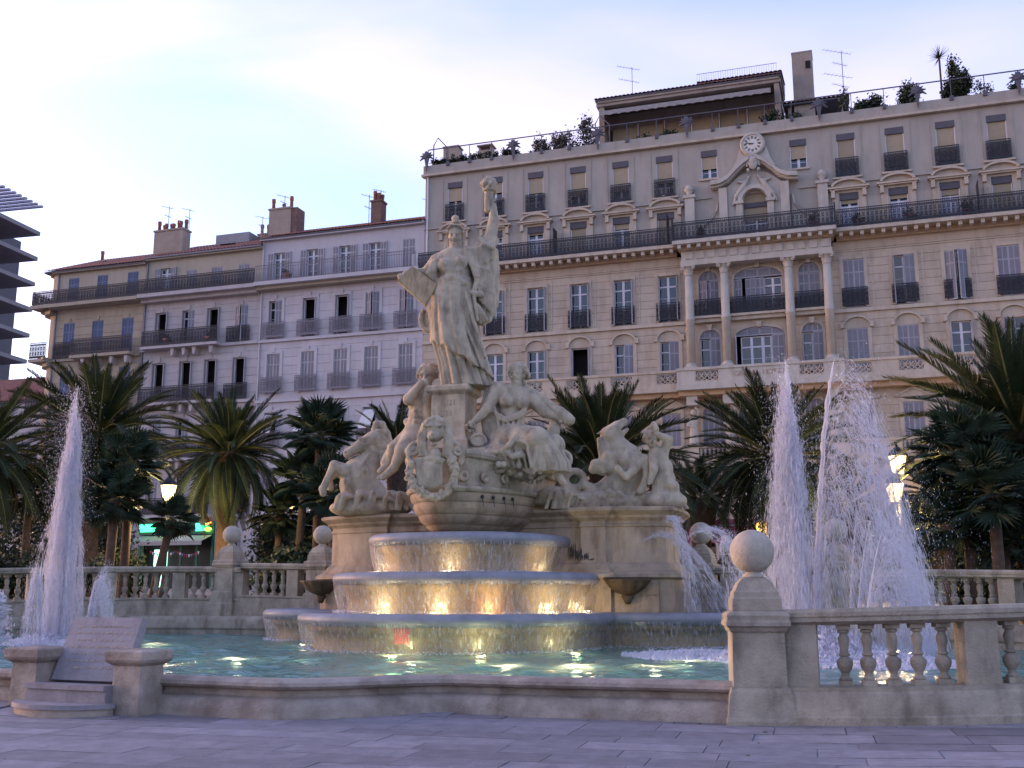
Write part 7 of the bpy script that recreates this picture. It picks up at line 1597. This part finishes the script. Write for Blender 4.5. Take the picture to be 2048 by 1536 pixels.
# ---- leafy shrubs
def leaf_cloud(c, rad, n, size, seed, clumps=9):
    g = np.random.default_rng(seed); cc = g.normal(size=(clumps, 3)); cc /= np.linalg.norm(cc, axis=1)[:, None]; cc *= g.uniform(.35, .8, (clumps, 1))
    w = g.integers(0, clumps, n); p = cc[w] + g.normal(size=(n, 3)) * .2; p = np.array(c) + p * np.array(rad)
    d = g.normal(size=(n, 3)); d /= np.linalg.norm(d, axis=1)[:, None]; e = np.cross(d, g.normal(size=(n, 3))); e /= np.linalg.norm(e, axis=1)[:, None] + 1e-9
    s_ = size * g.uniform(.6, 1.3, (n, 1)); V_ = np.stack([p - e * s_ * .35, p + d * s_, p + e * s_ * .35, p - d * s_ * .3], 1).reshape(-1, 3); F_ = np.arange(n * 4).reshape(-1, 4)
    me = bpy.data.meshes.new('foliage'); me.from_pydata(V_.tolist(), [], F_.tolist()); return me
def shrub(loc, rad, n, size, label, seed, m='shrub', pot=True, name='shrub', rz=0):
    t = thing(name, label, 'shrub', loc, rz, 'potted and planted shrubs'); obj('foliage', leaf_cloud((0, 0, rad[2] * .95), rad, n, size, seed), m, t, True)
    g = random.Random(seed); mm = MB()
    obj('stem', MB().tube([(0, 0, -.1), (g.uniform(-.05, .05), 0, rad[2] * .5), (g.uniform(-.1, .1), 0, rad[2] * 1.1)], [.05, .04, .015], 5).mesh('stem'), 'trunk', t, True)
    if pot: obj('pot', MB().lathe([(.18, -.05), (.26, .3), (.28, .32), (.28, .4), (.22, .4)], 12).mesh('pot', True), 'terracotta', t, True)
    return t
RT = 28.5
for u, y, rx, rz_, n, lab, sd, m_ in ((14.75, .8, .95, .95, 4200, 'round clipped bush on the hotel roof terrace right of the aerial', 1, 'shrub'), (16.85, .8, .9, 1.15, 2200, 'loose round shrub against the sky beside an iron roof ornament', 2, 'shrub'), (19.3, .8, .75, 1.75, 5200, 'tall dark column of foliage rising highest on the hotel roof', 3, 'shrub'), (20.6, .8, .7, .9, 500, 'sparse twiggy shrub right of the tall roof column', 4, 'shrub_dry'), (22.4, .6, .6, .85, 1200, 'small dark bush behind the last iron roof ornament', 5, 'shrub'),
        (-6.75, .7, .5, .8, 250, 'small spiky plant rising at the first iron ornament of the roof', 6, 'shrub'), (-5.0, .9, 1.1, 1.2, 1500, 'loose straggling shrub on the hotel roof left of the penthouse', 7, 'shrub_dry'), (-3.6, .9, 1.2, 1.3, 1700, 'twiggy shrub seen against the sky on the hotel roof', 8, 'shrub_dry'), (-2.2, .9, .9, 1.6, 1400, 'tall thin shrub next to the penthouse corner', 9, 'shrub_dry'),
        (-1.0, .6, .6, .5, 700, 'dark bush at the foot of the penthouse corner', 10, 'shrub'), (1.4, .6, .8, .7, 800, 'wide dark bush in front of the penthouse blinds', 11, 'shrub'), (2.9, .6, .6, .75, 700, 'leafy bush before the middle of the penthouse', 12, 'shrub'), (7.3, .6, .6, .6, 600, 'small bush below the penthouse awning end', 13, 'shrub'), (9.1, .6, .7, .8, 900, 'round dark bush by the right end of the penthouse', 14, 'shrub'), (10.3, .6, .9, .7, 800, 'spreading bush at the foot of the tall roof chimney', 15, 'shrub'), (13.2, .8, .4, 1.3, 500, 'climbing plant on the corner post of the roof shelter', 16, 'shrub')):
    shrub(HW(u, y, RT - .3), (rx, rx * .8, rz_), n, .13, lab, sd, m_, name='roof_shrub', rz=-AZH)
t = thing('roof_hedge', 'long low hedge along the left of the hotel roof parapet', 'hedge', HW(-9.6, .5, 28.5), -AZH)
for k in range(10): obj('foliage', leaf_cloud((-2.6 + k * .58, 0, .62), (.45, .35, .42), 420, .12, 60 + k), 'shrub', t, True)
obj('planter', MB().box(-2.9, 2.95, -.25, .25, -.3, .3).mesh('planter'), 'chimney_render', t, True)
yc = thing('yucca', 'spiky yucca head against the sky on the hotel roof', 'plant', HW(18.55, .6, 28.3), -AZH); obj('stem', MB().tube([(0, 0, 0), (0, 0, 3.3)], .06, 6).mesh('stem'), 'trunk', yc, True); mm = MB(); g = random.Random(3)
for k in range(60):
    a = g.uniform(0, 2 * pi); e = g.uniform(-.3, 1.5); d = Vector((cos(a) * cos(e), sin(a) * cos(e), sin(e))); s_ = Vector((-sin(a), cos(a), 0)) * .03; mm.add([Vector((0, 0, 3.3)) - s_, Vector((0, 0, 3.3)) + s_, Vector((0, 0, 3.3)) + d * .8], [(0, 1, 2)])
obj('leaf_rosette', mm.mesh('rosette'), 'shrub', yc, True)
for u, y, z, rx, lab, sd in ((-31.3, -.5, 18.2, .32, 'little clipped ball tree on the iron balcony of the cream house', 30), (-28.0, -.5, 18.1, .35, 'low pot plant on the iron balcony of the cream house', 31), (-22.2, -.6, 21.9, .35, 'pot plant on the thin-railed top balcony of the lilac-white house', 32), (4.9, -1.0, 21.65, .4, 'bushy pot plant left on the balcony under the clock', 33), (11.2, -1.0, 21.65, .45, 'bushy pot plant right on the balcony under the clock', 34), (13.6, -.6, 21.6, .4, 'pot plant at the first balcony window right of the clock bay', 35), (16.4, -.6, 21.6, .4, 'pot plant at the second balcony window right of the clock bay', 36), (19.2, -.6, 21.6, .5, 'larger pot plant by the balcony divider of the hotel', 37)):
    shrub(HW(u, y, z), (rx, rx, rx * 1.1 if sd != 30 else .34), 420, .09, lab, sd, name='balcony_plant', rz=-AZH)
# dark planting added behind the balustrades to darken the shaded street level
for k, (px, py, Y, rx, rz_, lab) in enumerate(((575, 1115, 40, 1.6, 1.0, 'added dark bush behind the short left balustrade'), (640, 1110, 41, 1.5, 1.2, 'added dark bush behind the half-hidden left post'), (30, 1105, 42, 2.0, 1.1, 'added dark bush behind the left end of the curved balustrade'), (230, 1110, 40, 1.2, 1.0, 'added dark bush at the foot of the fan palms by the slim jet'), (1960, 1115, 31, 1.6, .9, 'added dark bush at the foot of the large right palm'), (1780, 1115, 36, 1.6, .9, 'added dark bush behind the small right jets'), (1480, 1110, 38, 1.4, .9, 'added dark bush between ball post and arching palm'), (770, 1000, 40, 1.3, 1.2, 'added dark bush seen under the leaning youth'), (40, 1090, 50, 2.6, 2.6, 'added tall dark bush before the beige house'), (160, 1100, 51, 2.4, 2.2, 'added dark bush between the beige house and the slim jet'), (540, 1095, 48, 2.0, 2.2, 'added tall dark bush beside the green shop'), (680, 1090, 47, 2.2, 2.4, 'added tall dark bush before the white house shopfronts'), (1880, 1100, 40, 2.2, 2.0, 'added tall dark bush by the distant lanterns'), (2030, 1100, 38, 2.2, 2.6, 'added tall dark bush behind the large right palm'))):
    p_ = at(px, py, Y); shrub((p_.x, p_.y, ground(Y, p_.x) - .1), (rx, rx * .7, rz_), 5200, .16, lab, 80 + k, pot=False)
# ================================================================ pool water, jets, lamps
g_ = np.random.default_rng(5)
# rippled pool surface
xs = np.arange(-19, 13.2, .11); ys = np.arange(13.2, 41, .11); X_, Y_ = np.meshgrid(xs, ys, indexing='ij')
lq = (X_ - OX) * cos(AZF) - (Y_ - OY) * sin(AZF); fq = -(X_ - OX) * sin(AZF) - (Y_ - OY) * cos(AZF)
ff_ = np.vectorize(front_f)(lq); ins = ((np.abs(lq) < 8.9) & (fq < ff_ - .02) & (fq > -1.8)) | (np.hypot(np.abs(lq) - LC[0], fq - LC[1]) < LR - .05)
Zw = np.full_like(X_, WATER)
for k in range(14):
    a = g_.uniform(0, 2 * pi); wl = g_.uniform(.35, 1.5); ph = g_.uniform(0, 6); Zw += .0075 * wl * np.sin((X_ * cos(a) + Y_ * sin(a)) * 2 * pi / wl + ph + 1.5 * np.sin(X_ * .7 + Y_ * .5 + k))
for (l0, f0, am) in ((LC[0], LC[1], .02), (-LC[0], LC[1], .02), (0, 6.0, .012), (-3, 5, .010), (3.5, 4.5, .014)):
    d_ = np.hypot(lq - l0, fq - f0); Zw += am * np.sin(d_ * 11) / (1 + .35 * d_)
cell = ins[:-1, :-1] & ins[1:, :-1] & ins[1:, 1:] & ins[:-1, 1:]; idn = np.arange(X_.size).reshape(X_.shape)
q = np.stack([idn[:-1, :-1][cell], idn[1:, :-1][cell], idn[1:, 1:][cell], idn[:-1, 1:][cell]], 1); used, inv = np.unique(q, return_inverse=True); q = inv.reshape(-1, 4)
vv = np.stack([X_.ravel()[used], Y_.ravel()[used], Zw.ravel()[used]], 1); me = bpy.data.meshes.new('pool_water'); me.from_pydata(vv.tolist(), [], q.tolist()); me.shade_smooth()
pw = obj('pool_water', me, 'pool_water'); pw['kind'] = 'structure'
# ---- drops
def drops_mesh(P_, V_, size, stretch):
    """small drops drawn out along their way: three-sided spindles"""
    n = len(P_); d = V_ / (np.linalg.norm(V_, axis=1)[:, None] + 1e-9); a = np.cross(d, np.array([.3, .9, .2])); a /= np.linalg.norm(a, axis=1)[:, None] + 1e-9; b = np.cross(d, a)
    s_ = size[:, None]; l_ = (size * stretch)[:, None]; ring = [P_ + (a * cos(t) + b * sin(t)) * s_ for t in (0, 2.094, 4.189)]
    vv = np.stack([P_ - d * l_, *ring, P_ + d * l_], 1).reshape(-1, 3); base = (np.arange(n) * 5)[:, None]
    f = np.concatenate([base + np.array(t) for t in ((0, 2, 1), (0, 3, 2), (0, 1, 3), (4, 1, 2), (4, 2, 3), (4, 3, 1))]).astype(np.int32)
    me = bpy.data.meshes.new('drops'); me.vertices.add(len(vv)); me.vertices.foreach_set('co', vv.astype(np.float32).ravel()); me.loops.add(f.size); me.loops.foreach_set('vertex_index', f.ravel()); me.polygons.add(len(f)); me.polygons.foreach_set('loop_start', np.arange(0, f.size, 3, dtype=np.int32)); me.polygons.foreach_set('loop_total', np.full(len(f), 3, np.int32)); me.update(calc_edges=True); return me
G9 = 9.81
def jet(name, label, base, apex, n, spread, seed, width=.05, core=.12, down=.65, size=.012, stretch=5, vary=.16, wind=0.0, group=None, floor=WATER, strands=14, corefrac=.72):
    """water thrown from base to apex and falling back: strands that break into drops"""
    g = np.random.default_rng(seed); base = np.array(base, float); apex = np.array(apex, float); H = max(.05, apex[2] - base[2]); vz = sqrt(2 * G9 * H); T = vz / G9; vx = (apex[0] - base[0]) / T; vy = (apex[1] - base[1]) / T
    t = thing(name, label, 'water jet', tuple(base), 0, group)
    k = g.integers(0, strands, n); sv = g.normal(size=(strands, 2)) * spread; sz = 1 - vary * (.15 * g.random(strands) + .85 * np.clip(np.linalg.norm(sv, axis=1) / (2.4 * spread + 1e-9), 0, 1))
    vlat = sv[k] + g.normal(size=(n, 2)) * spread * .1; vzz = vz * np.sqrt(sz[k]) * (1 - .05 * g.random(n)); tf = (vzz + np.sqrt(np.maximum(0, vzz ** 2 + 2 * G9 * (base[2] - floor)))) / G9
    up = g.random(n) > down; tt = np.where(up, g.random(n) * vzz / G9, vzz / G9 + g.random(n) ** .8 * (tf - vzz / G9))
    kc = g.random((strands, 18)) ; ci = g.integers(0, 18, n); tn = kc[k, ci]; tb = np.clip(tn + g.normal(size=n) * .022, 0, 1); mixc = g.random(n) < .72; T1 = vzz / G9; tt = np.where(mixc, np.where(up, tb * T1, T1 + tb ** .8 * (tf - T1)), tt)
    P_ = np.stack([base[0] + (vx + vlat[:, 0]) * tt + wind * tt ** 2 + g.normal(size=n) * width * (.4 + .5 * tt), base[1] + (vy + vlat[:, 1]) * tt + g.normal(size=n) * width * (.4 + .5 * tt), base[2] + vzz * tt - .5 * G9 * tt ** 2], 1)
    V_ = np.stack([vx + vlat[:, 0] + 2 * wind * tt, vy + vlat[:, 1], vzz - G9 * tt], 1)
    sp = np.linalg.norm(V_, axis=1); size_ = size * g.lognormal(0, .5, n); obj('spray', drops_mesh(P_, V_, size_, stretch * (.25 + .75 * np.clip(sp / 8, 0, 1.2))), 'spray', t, kind='stuff')
    nm = n // 3; tm = g.random(nm) ** .7 * 2 * T; Pm = np.stack([base[0] + (vx + g.normal(size=nm) * spread * 1.1) * tm + wind * tm ** 2 + g.normal(size=nm) * .06, base[1] + (vy + g.normal(size=nm) * spread * 1.1) * tm, np.maximum(floor, base[2] + (vz * tm - .5 * G9 * tm ** 2) * (.5 + .45 * g.random(nm)))], 1)
    obj('mist', drops_mesh(Pm, np.tile([0.02, 0, -1.0], (nm, 1)), .0038 * g.lognormal(0, .4, nm), 3.0), 'spray', t, kind='stuff')
    if core:                                             # the solid white stem and its ragged, tearing top
        m_ = 40; vs_ = []; fs_ = []; nn = 12
        for i in range(m_ + 1):
            f = i / m_ * corefrac; tq = T * f; c = base + np.array([vx * tq + wind * tq ** 2, vy * tq, vz * tq - .5 * G9 * tq ** 2]); r_ = core * (.6 + .6 * f) * max(.02, 1 - (i / m_) ** 2.2)
            for j in range(nn):
                a = 2 * pi * j / nn; q = r_ * (1 + .5 * sin(3 * a + i * .9 + seed) * sin(i * 1.7 + j) + .4 * g.normal()); vs_.append((c[0] + q * cos(a), c[1] + q * sin(a), c[2]))
        for i in range(m_):
            for j in range(nn): fs_.append((i * nn + j, i * nn + (j + 1) % nn, (i + 1) * nn + (j + 1) % nn, (i + 1) * nn + j))
        obj('water_stem', MB().add(vs_, fs_).mesh('stem', True), 'foam', t)
    return t
def foam_patch(label, c, rad, hgt, n, seed):
    g = np.random.default_rng(seed); r_ = rad * np.sqrt(g.random(n)); a = g.random(n) * 2 * pi; h = hgt * g.random(n) ** 1.5 * (1 - r_ / rad) ** 1.1
    P_ = np.stack([c[0] + r_ * np.cos(a), c[1] + r_ * np.sin(a), c[2] + h], 1); V_ = g.normal(size=(n, 3)) * np.array([.4, .4, 1]) + np.array([0, 0, .5])
    t = thing('foam_patch', label, 'foam', c, 0, 'foam round the jets'); obj('froth', drops_mesh(P_, V_, .016 * g.lognormal(0, .4, n), 1.8), 'foam', t, kind='stuff'); return t
YL, YR = 27.3, 20.4
def WP(px, py, Y): return tuple(at(px, py, Y))
def onw(px, Y, z=WATER):
    a = (px - 1024) / FPX; 
    d = ray(px, 1180); return (d.x * Y / d.y, Y, z)
jet('water_jet', 'slim tall water jet standing alone in the left lobe of the pool', onw(122, YL), WP(158, 742, YL), 40000, .16, 1, .026, .08, .76, .0036, 24, .65, -.015, 'tall water jets', strands=110)
jet('water_jet', 'left of the twin tall jets, thick and upright behind the big ball post', onw(1606, YR), WP(1564, 672, YR), 32000, .15, 2, .05, .12, .62, .0035, 22, .6, 0, 'tall water jets', strands=90)
jet('water_jet', 'right of the twin tall jets, leaning away and falling in a wide veil', onw(1622, YR + .3), WP(1690, 662, YR + .3), 26000, .30, 3, .045, .06, .82, .0034, 26, .7, .06, 'tall water jets', strands=120)
small = [((88, 1285), (76, 1108), YL - 1.4, 'low jet left of the slim tall jet'), ((160, 1280), (150, 1150), YL + .8, 'low jet right behind the slim tall jet'), ((186, 1275), (216, 1108), YL - .6, 'low forked jet right of the slim tall jet'), ((175, 1275), (205, 1130), YL - .9, 'short side jet at the foot of the forked jet'),
         ((1700, 1220), (1770, 985), YR - .6, 'thin jet arching right of the twin tall jets'), ((1715, 1225), (1800, 1010), YR - .9, 'thin jet arching farthest right of the twin tall jets'), ((1690, 1225), (1735, 960), YR + .6, 'thin jet close beside the twin tall jets')]
for i, (b, a, Y, lab) in enumerate(small):
    lft = Y > 24; jet('small_water_jet', lab, onw(b[0], Y), WP(a[0], a[1], Y), 4500 if lft else 3200, .08 if lft else .1, 20 + i, .03, .05 if lft else .02, .6 if lft else .7, .0034, 14 if lft else 22, .6, 0, 'low water jets', strands=26, corefrac=.6)
arcs = [((1285, 1085), (1330, 1060), 25.2, .5, 'spout arching out of the right wing over the side basin'), ((1375, 1075), (1420, 1050), 23.6, .9, 'spout arching past the ball post in the spray'), ((1440, 1110), (1450, 1070), 22.2, .8, 'spout falling just left of the big ball post'), ((1335, 1045), (1345, 1030), 25.0, .2, 'water running off the right end of the monument base')]
for i, (b, a, Y, wd, lab) in enumerate(arcs):
    jet('spout', lab, WP(b[0], b[1], Y), WP(a[0], a[1], Y), 2800, .2, 40 + i, .03, 0, .985, .0034, 22, .6, wd * .25, 'spouts round the base', floor=WATER if i != 3 else 1.2, strands=30)
foam_patch('white foam at the foot of the slim left jet', onw(120, YL), 1.5, .35, 9000, 50); foam_patch('white foam at the foot of the twin right jets', onw(1612, YR), 1.9, .9, 16000, 51); foam_patch('white foam under the low forked jet', onw(190, YL - .8), .8, .5, 5000, 52); foam_patch('white foam where the right spouts land', onw(1400, 21.8), 1.6, .15, 7000, 53); foam_patch('white foam heaped behind the balusters of the big ball post', onw(1760, 19.2), 1.6, .25, 8000, 54)
jet('small_water_jet', 'white foaming jet cut by the frame beyond the stone seat', onw(-6, 22.5), WP(-8, 1170, 22.5), 9000, .14, 61, .08, .3, .5, .012, 3, .3, 0, 'low water jets', strands=20)
# ---- lamps sunk in the basins and in the pool
LENS = MB().lathe([(.10, -.06), (.085, -.05), (.0, -.045)], 14, cap=False).mesh('lens', True); RING = MB().lathe([(.13, -.1), (.13, -.01), (.10, .0), (.10, -.1)], 14, cap=False).mesh('housing', True)
def sunk_lamp(loc, label, power, group, aim=None, col=(1, .72, .36), size=.09):
    t = thing('sunk_lamp', label, 'lamp', loc, 0, group); obj('housing', RING, 'metal_grey', t, True); obj('lens', LENS, 'lens_glow', t, True)
    ld = bpy.data.lights.new('sunk_lamp_light', 'POINT'); ld.energy = power; ld.color = col; ld.shadow_soft_size = size; lo_ = bpy.data.objects.new('lamp_light', ld); C.objects.link(lo_); lo_.parent = t; lo_.location = (0, 0, .06); return t
def on_tier(pl, px, off):
    P = M2(pl); best = min(range(len(P)), key=lambda i: abs(1024 + FPX * P[i].x / (P[i].y * 1.02) - px) + (0 if P[i].y < 27.0 else 900)); p_ = P[best]; d = (P[(best + 1) % len(P)] - P[best - 1]).normalized(); return p_.x + d.y * off, p_.y - d.x * off
words = ['nearest the shell basin', 'second from the left shell basin', 'under the prow', 'next to the blackened stain', 'nearest the right wing']
for i, px in enumerate((765, 882, 985, 1108, 1168)):
    x, y = on_tier(TIERS[1], px, .05); sunk_lamp((x, y, 1.19), 'lamp sunk at the foot of the middle basin, ' + words[i], 2.6 if i != 2 else 2.0, 'lamps in the cascade', col=(1, .74, .38) if i != 2 else (1, .5, .16))
for i, px in enumerate((760, 897, 1092)):
    x, y = on_tier(TIERS[2], px, .05); sunk_lamp((x, y, 2.07), 'lamp sunk at the foot of the top basin, ' + ['left end', 'under the shield', 'right end'][i], 1.4, 'lamps in the cascade')
for i, px in enumerate((650, 800, 960, 1120)):
    x, y = on_tier(TIERS[0], px, .28); sunk_lamp((x, y, .30), 'lamp under water at the foot of the lowest basin, ' + ['below the red stencil side end', 'beside the red stencil', 'under the middle', 'next to the dark gap'][i], 4.0, 'lamps in the pool')
pl_ = [(475, 1318, 'in open water right of the stone seat'), (1012, 1332, 'in open water before the middle of the curb'), (1155, 1336, 'in open water between curb and dark gap'), (1310, 1334, 'in open water before the right side basin'), (1375, 1323, 'in open water near the spout foam'), (1410, 1366, 'in open water against the big ball post'), (300, 1290, 'in open water behind the inscribed slab'), (110, 1283, 'at the foot of the slim tall jet'), (1640, 1290, 'at the foot of the twin tall jets'), (1790, 1300, 'behind the balusters by the big ball post'), (820, 1326, 'in open water below the red stencil')]
for px, py, w_ in pl_:
    d = ray(px, py); tt = (WATER - EYE) / d.z; p_ = d * tt; sunk_lamp((p_.x, p_.y, .28), 'pool lamp under water ' + w_, 4.0, 'lamps in the pool', col=(1, .8, .5))
# ---- street lanterns
def lantern_parts(t, x, z, s_=1.0, power=40):
    hexp = lambda r_, zz_: [(x + r_ * cos(pi / 3 * k), r_ * sin(pi / 3 * k), zz_) for k in range(6)]
    m = MB(); a = hexp(.17 * s_, z); b = hexp(.30 * s_, z + .56 * s_); m.add(a + b, [(k, (k + 1) % 6, 6 + (k + 1) % 6, 6 + k) for k in range(6)] + [tuple(range(5, -1, -1))]); obj('lantern_glass', m.mesh('glass'), 'lamp_glow', t, True)
    m = MB(); b2 = hexp(.34 * s_, z + .56 * s_); c2 = hexp(.2 * s_, z + .74 * s_); d2 = hexp(.05 * s_, z + .86 * s_); m.add(b2 + c2 + d2, [(k, (k + 1) % 6, 6 + (k + 1) % 6, 6 + k) for k in range(6)] + [(6 + k, 6 + (k + 1) % 6, 12 + (k + 1) % 6, 12 + k) for k in range(6)] + [tuple(range(5, -1, -1)), tuple(range(12, 18))]); obj('lantern_roof', m.mesh('roof'), 'lamp_iron', t, True)
    for k in range(6): obj('glazing_bar', MB().tube([(x + .172 * s_ * cos(pi / 3 * k), .172 * s_ * sin(pi / 3 * k), z), (x + .303 * s_ * cos(pi / 3 * k), .303 * s_ * sin(pi / 3 * k), z + .56 * s_)], .014 * s_, 4).mesh('bar'), 'lamp_iron', t, True)
    obj('finial', MB().lathe([(.03 * s_, .84 * s_), (.05 * s_, .9 * s_), (.01, 1.02 * s_)], 8, (x, 0, z)).mesh('finial'), 'lamp_iron', t, True)
    ld = bpy.data.lights.new('lantern_light', 'POINT'); ld.energy = power; ld.color = (1, .68, .32); ld.shadow_soft_size = .32; lo_ = bpy.data.objects.new('lamp_light', ld); C.objects.link(lo_); lo_.parent = t; lo_.location = (x, -.0, z - .35)
def street_lamp(px, py, Y, label, s_=1.0, arms=((0, 0),), power=60):
    c = at(px, py, Y); zg = ground(Y, c.x); h = c.z - zg - .28 * s_; t = thing('street_lantern', label, 'street lamp', (c.x, c.y, zg), 0, 'street lanterns')
    obj('post', MB().lathe([(.16, 0), (.16, .5), (.1, .6), (.07, .9), (.06, h * .6), (.05, h - .1), (.09, h - .05), (.05, h)], 12).mesh('post', True), 'lamp_iron', t, True)
    for dx, dz in arms:
        if dx: obj('arm', MB().tube([(0, 0, h + dz - .5), (dx * .6, 0, h + dz - .45), (dx, 0, h + dz - .2), (dx, 0, h + dz)], .03, 5).mesh('arm'), 'lamp_iron', t, True)
        lantern_parts(t, dx, h + dz, s_, power)
street_lamp(337, 986, 38, 'single lit street lantern in front of the pineapple-trunk palm', .95, power=170)
street_lamp(1795, 930, 33, 'lit street lantern with a second lower lantern right of the twin jets', .95, ((0, 0), (-.14, -.85)), 140)
street_lamp(1815, 1008, 46, 'small distant lit lantern right below the double lantern', .8, power=70); street_lamp(1838, 1031, 55, 'farthest small lit lantern right of the double lantern', .8, power=60); street_lamp(95, 1018, 52, 'small distant lit lantern left of the slim jet', .8, power=70); street_lamp(587, 1012, 50, 'lit lantern glinting through the dark fan palm clump', .8, power=70)
# warm ground spots that light the palm trunks
for px, py, Y, lab in ((428, 1120, 40.5, 'ground spotlight at the foot of the pineapple-trunk palm'), (2010, 1128, 30.2, 'ground spotlight at the foot of the large right palm')):
    c = at(px, py, Y); t = thing('ground_spot', lab, 'lamp', (c.x, c.y, ground(Y, c.x) + .05), 0, 'ground spotlights'); obj('housing', RING, 'metal_grey', t, True); obj('lens', LENS, 'lens_glow', t, True)
    ld = bpy.data.lights.new('ground_spot_light', 'SPOT'); ld.energy = 60; ld.color = (1, .5, .15); ld.spot_size = R(70); ld.spot_blend = .6; ld.shadow_soft_size = .1; lo_ = bpy.data.objects.new('lamp_light', ld); C.objects.link(lo_); lo_.parent = t; lo_.location = (0, 0, .12); tr = at(460 if px < 1000 else 2040, 980, 42 if px < 1000 else 31); lo_.rotation_euler = (tr - c).to_track_quat('-Z', 'Y').to_euler()
# ---- parked car glimpsed behind the left balustrade
c = at(45, 1132, 46); cr_ = thing('parked_car', 'dark parked car half hidden behind the left balustrade', 'car', (c.x, c.y, ground(46)), R(4))
prof = [(-2.1, .35), (-2.1, .75), (-1.9, .9), (-1.2, .98), (-.7, 1.4), (.7, 1.42), (1.3, 1.0), (2.0, .85), (2.1, .6), (2.1, .35)]
me = MB().prism_y(prof, -.85, .85).mesh('body'); fix_normals(me); bm = bmesh.new(); bm.from_mesh(me); bmesh.ops.bevel(bm, geom=bm.edges[:], offset=.06, segments=2, affect='EDGES'); bm.to_mesh(me); bm.free(); obj('body', me, 'car_paint', cr_, True)
me = MB().prism_y([(-1.1, 1.0), (-.66, 1.36), (.66, 1.37), (1.18, 1.02)], -.87, .87).mesh('windows'); fix_normals(me); obj('side_windows', me, 'glass', cr_, True)
wm_ = MB().lathe([(.02, -.1), (.3, -.1), (.33, -.06), (.33, .06), (.3, .1), (.02, .1)], 18, cap=False).mesh('wheel', True)
for x in (-1.3, 1.35):
    for y in (-.78, .78): obj('wheel', wm_, 'tyre', cr_, True, loc=(x, y, .33), rot=(R(90), 0, 0))
# a few dead leaves on the paving
for i, (px, py) in enumerate(((1530, 1468), (1518, 1490), (1210, 1432), (1400, 1450), (1495, 1515))):
    d = ray(px, py); tt = -EYE / d.z; p_ = d * tt; obj_ = MB().add([(-.035, 0, .004), (0, -.02, .012), (.04, 0, .004), (.01, .022, .014)], [(0, 1, 2), (0, 2, 3)]).build('fallen_leaf', 'frond_dry', loc=(p_.x, p_.y, .014), rot=(0, 0, i * 1.3)); tag(obj_, ['dry leaf on the paving close to the base of the big ball post', 'dry leaf on the paving a step away from the big ball post', 'dry leaf on the paving near the middle of the curb', 'dry leaf on the paving between the curb and the big ball post', 'dry leaf lying farthest out on the open paving'][i], 'leaf', 'fallen leaves')
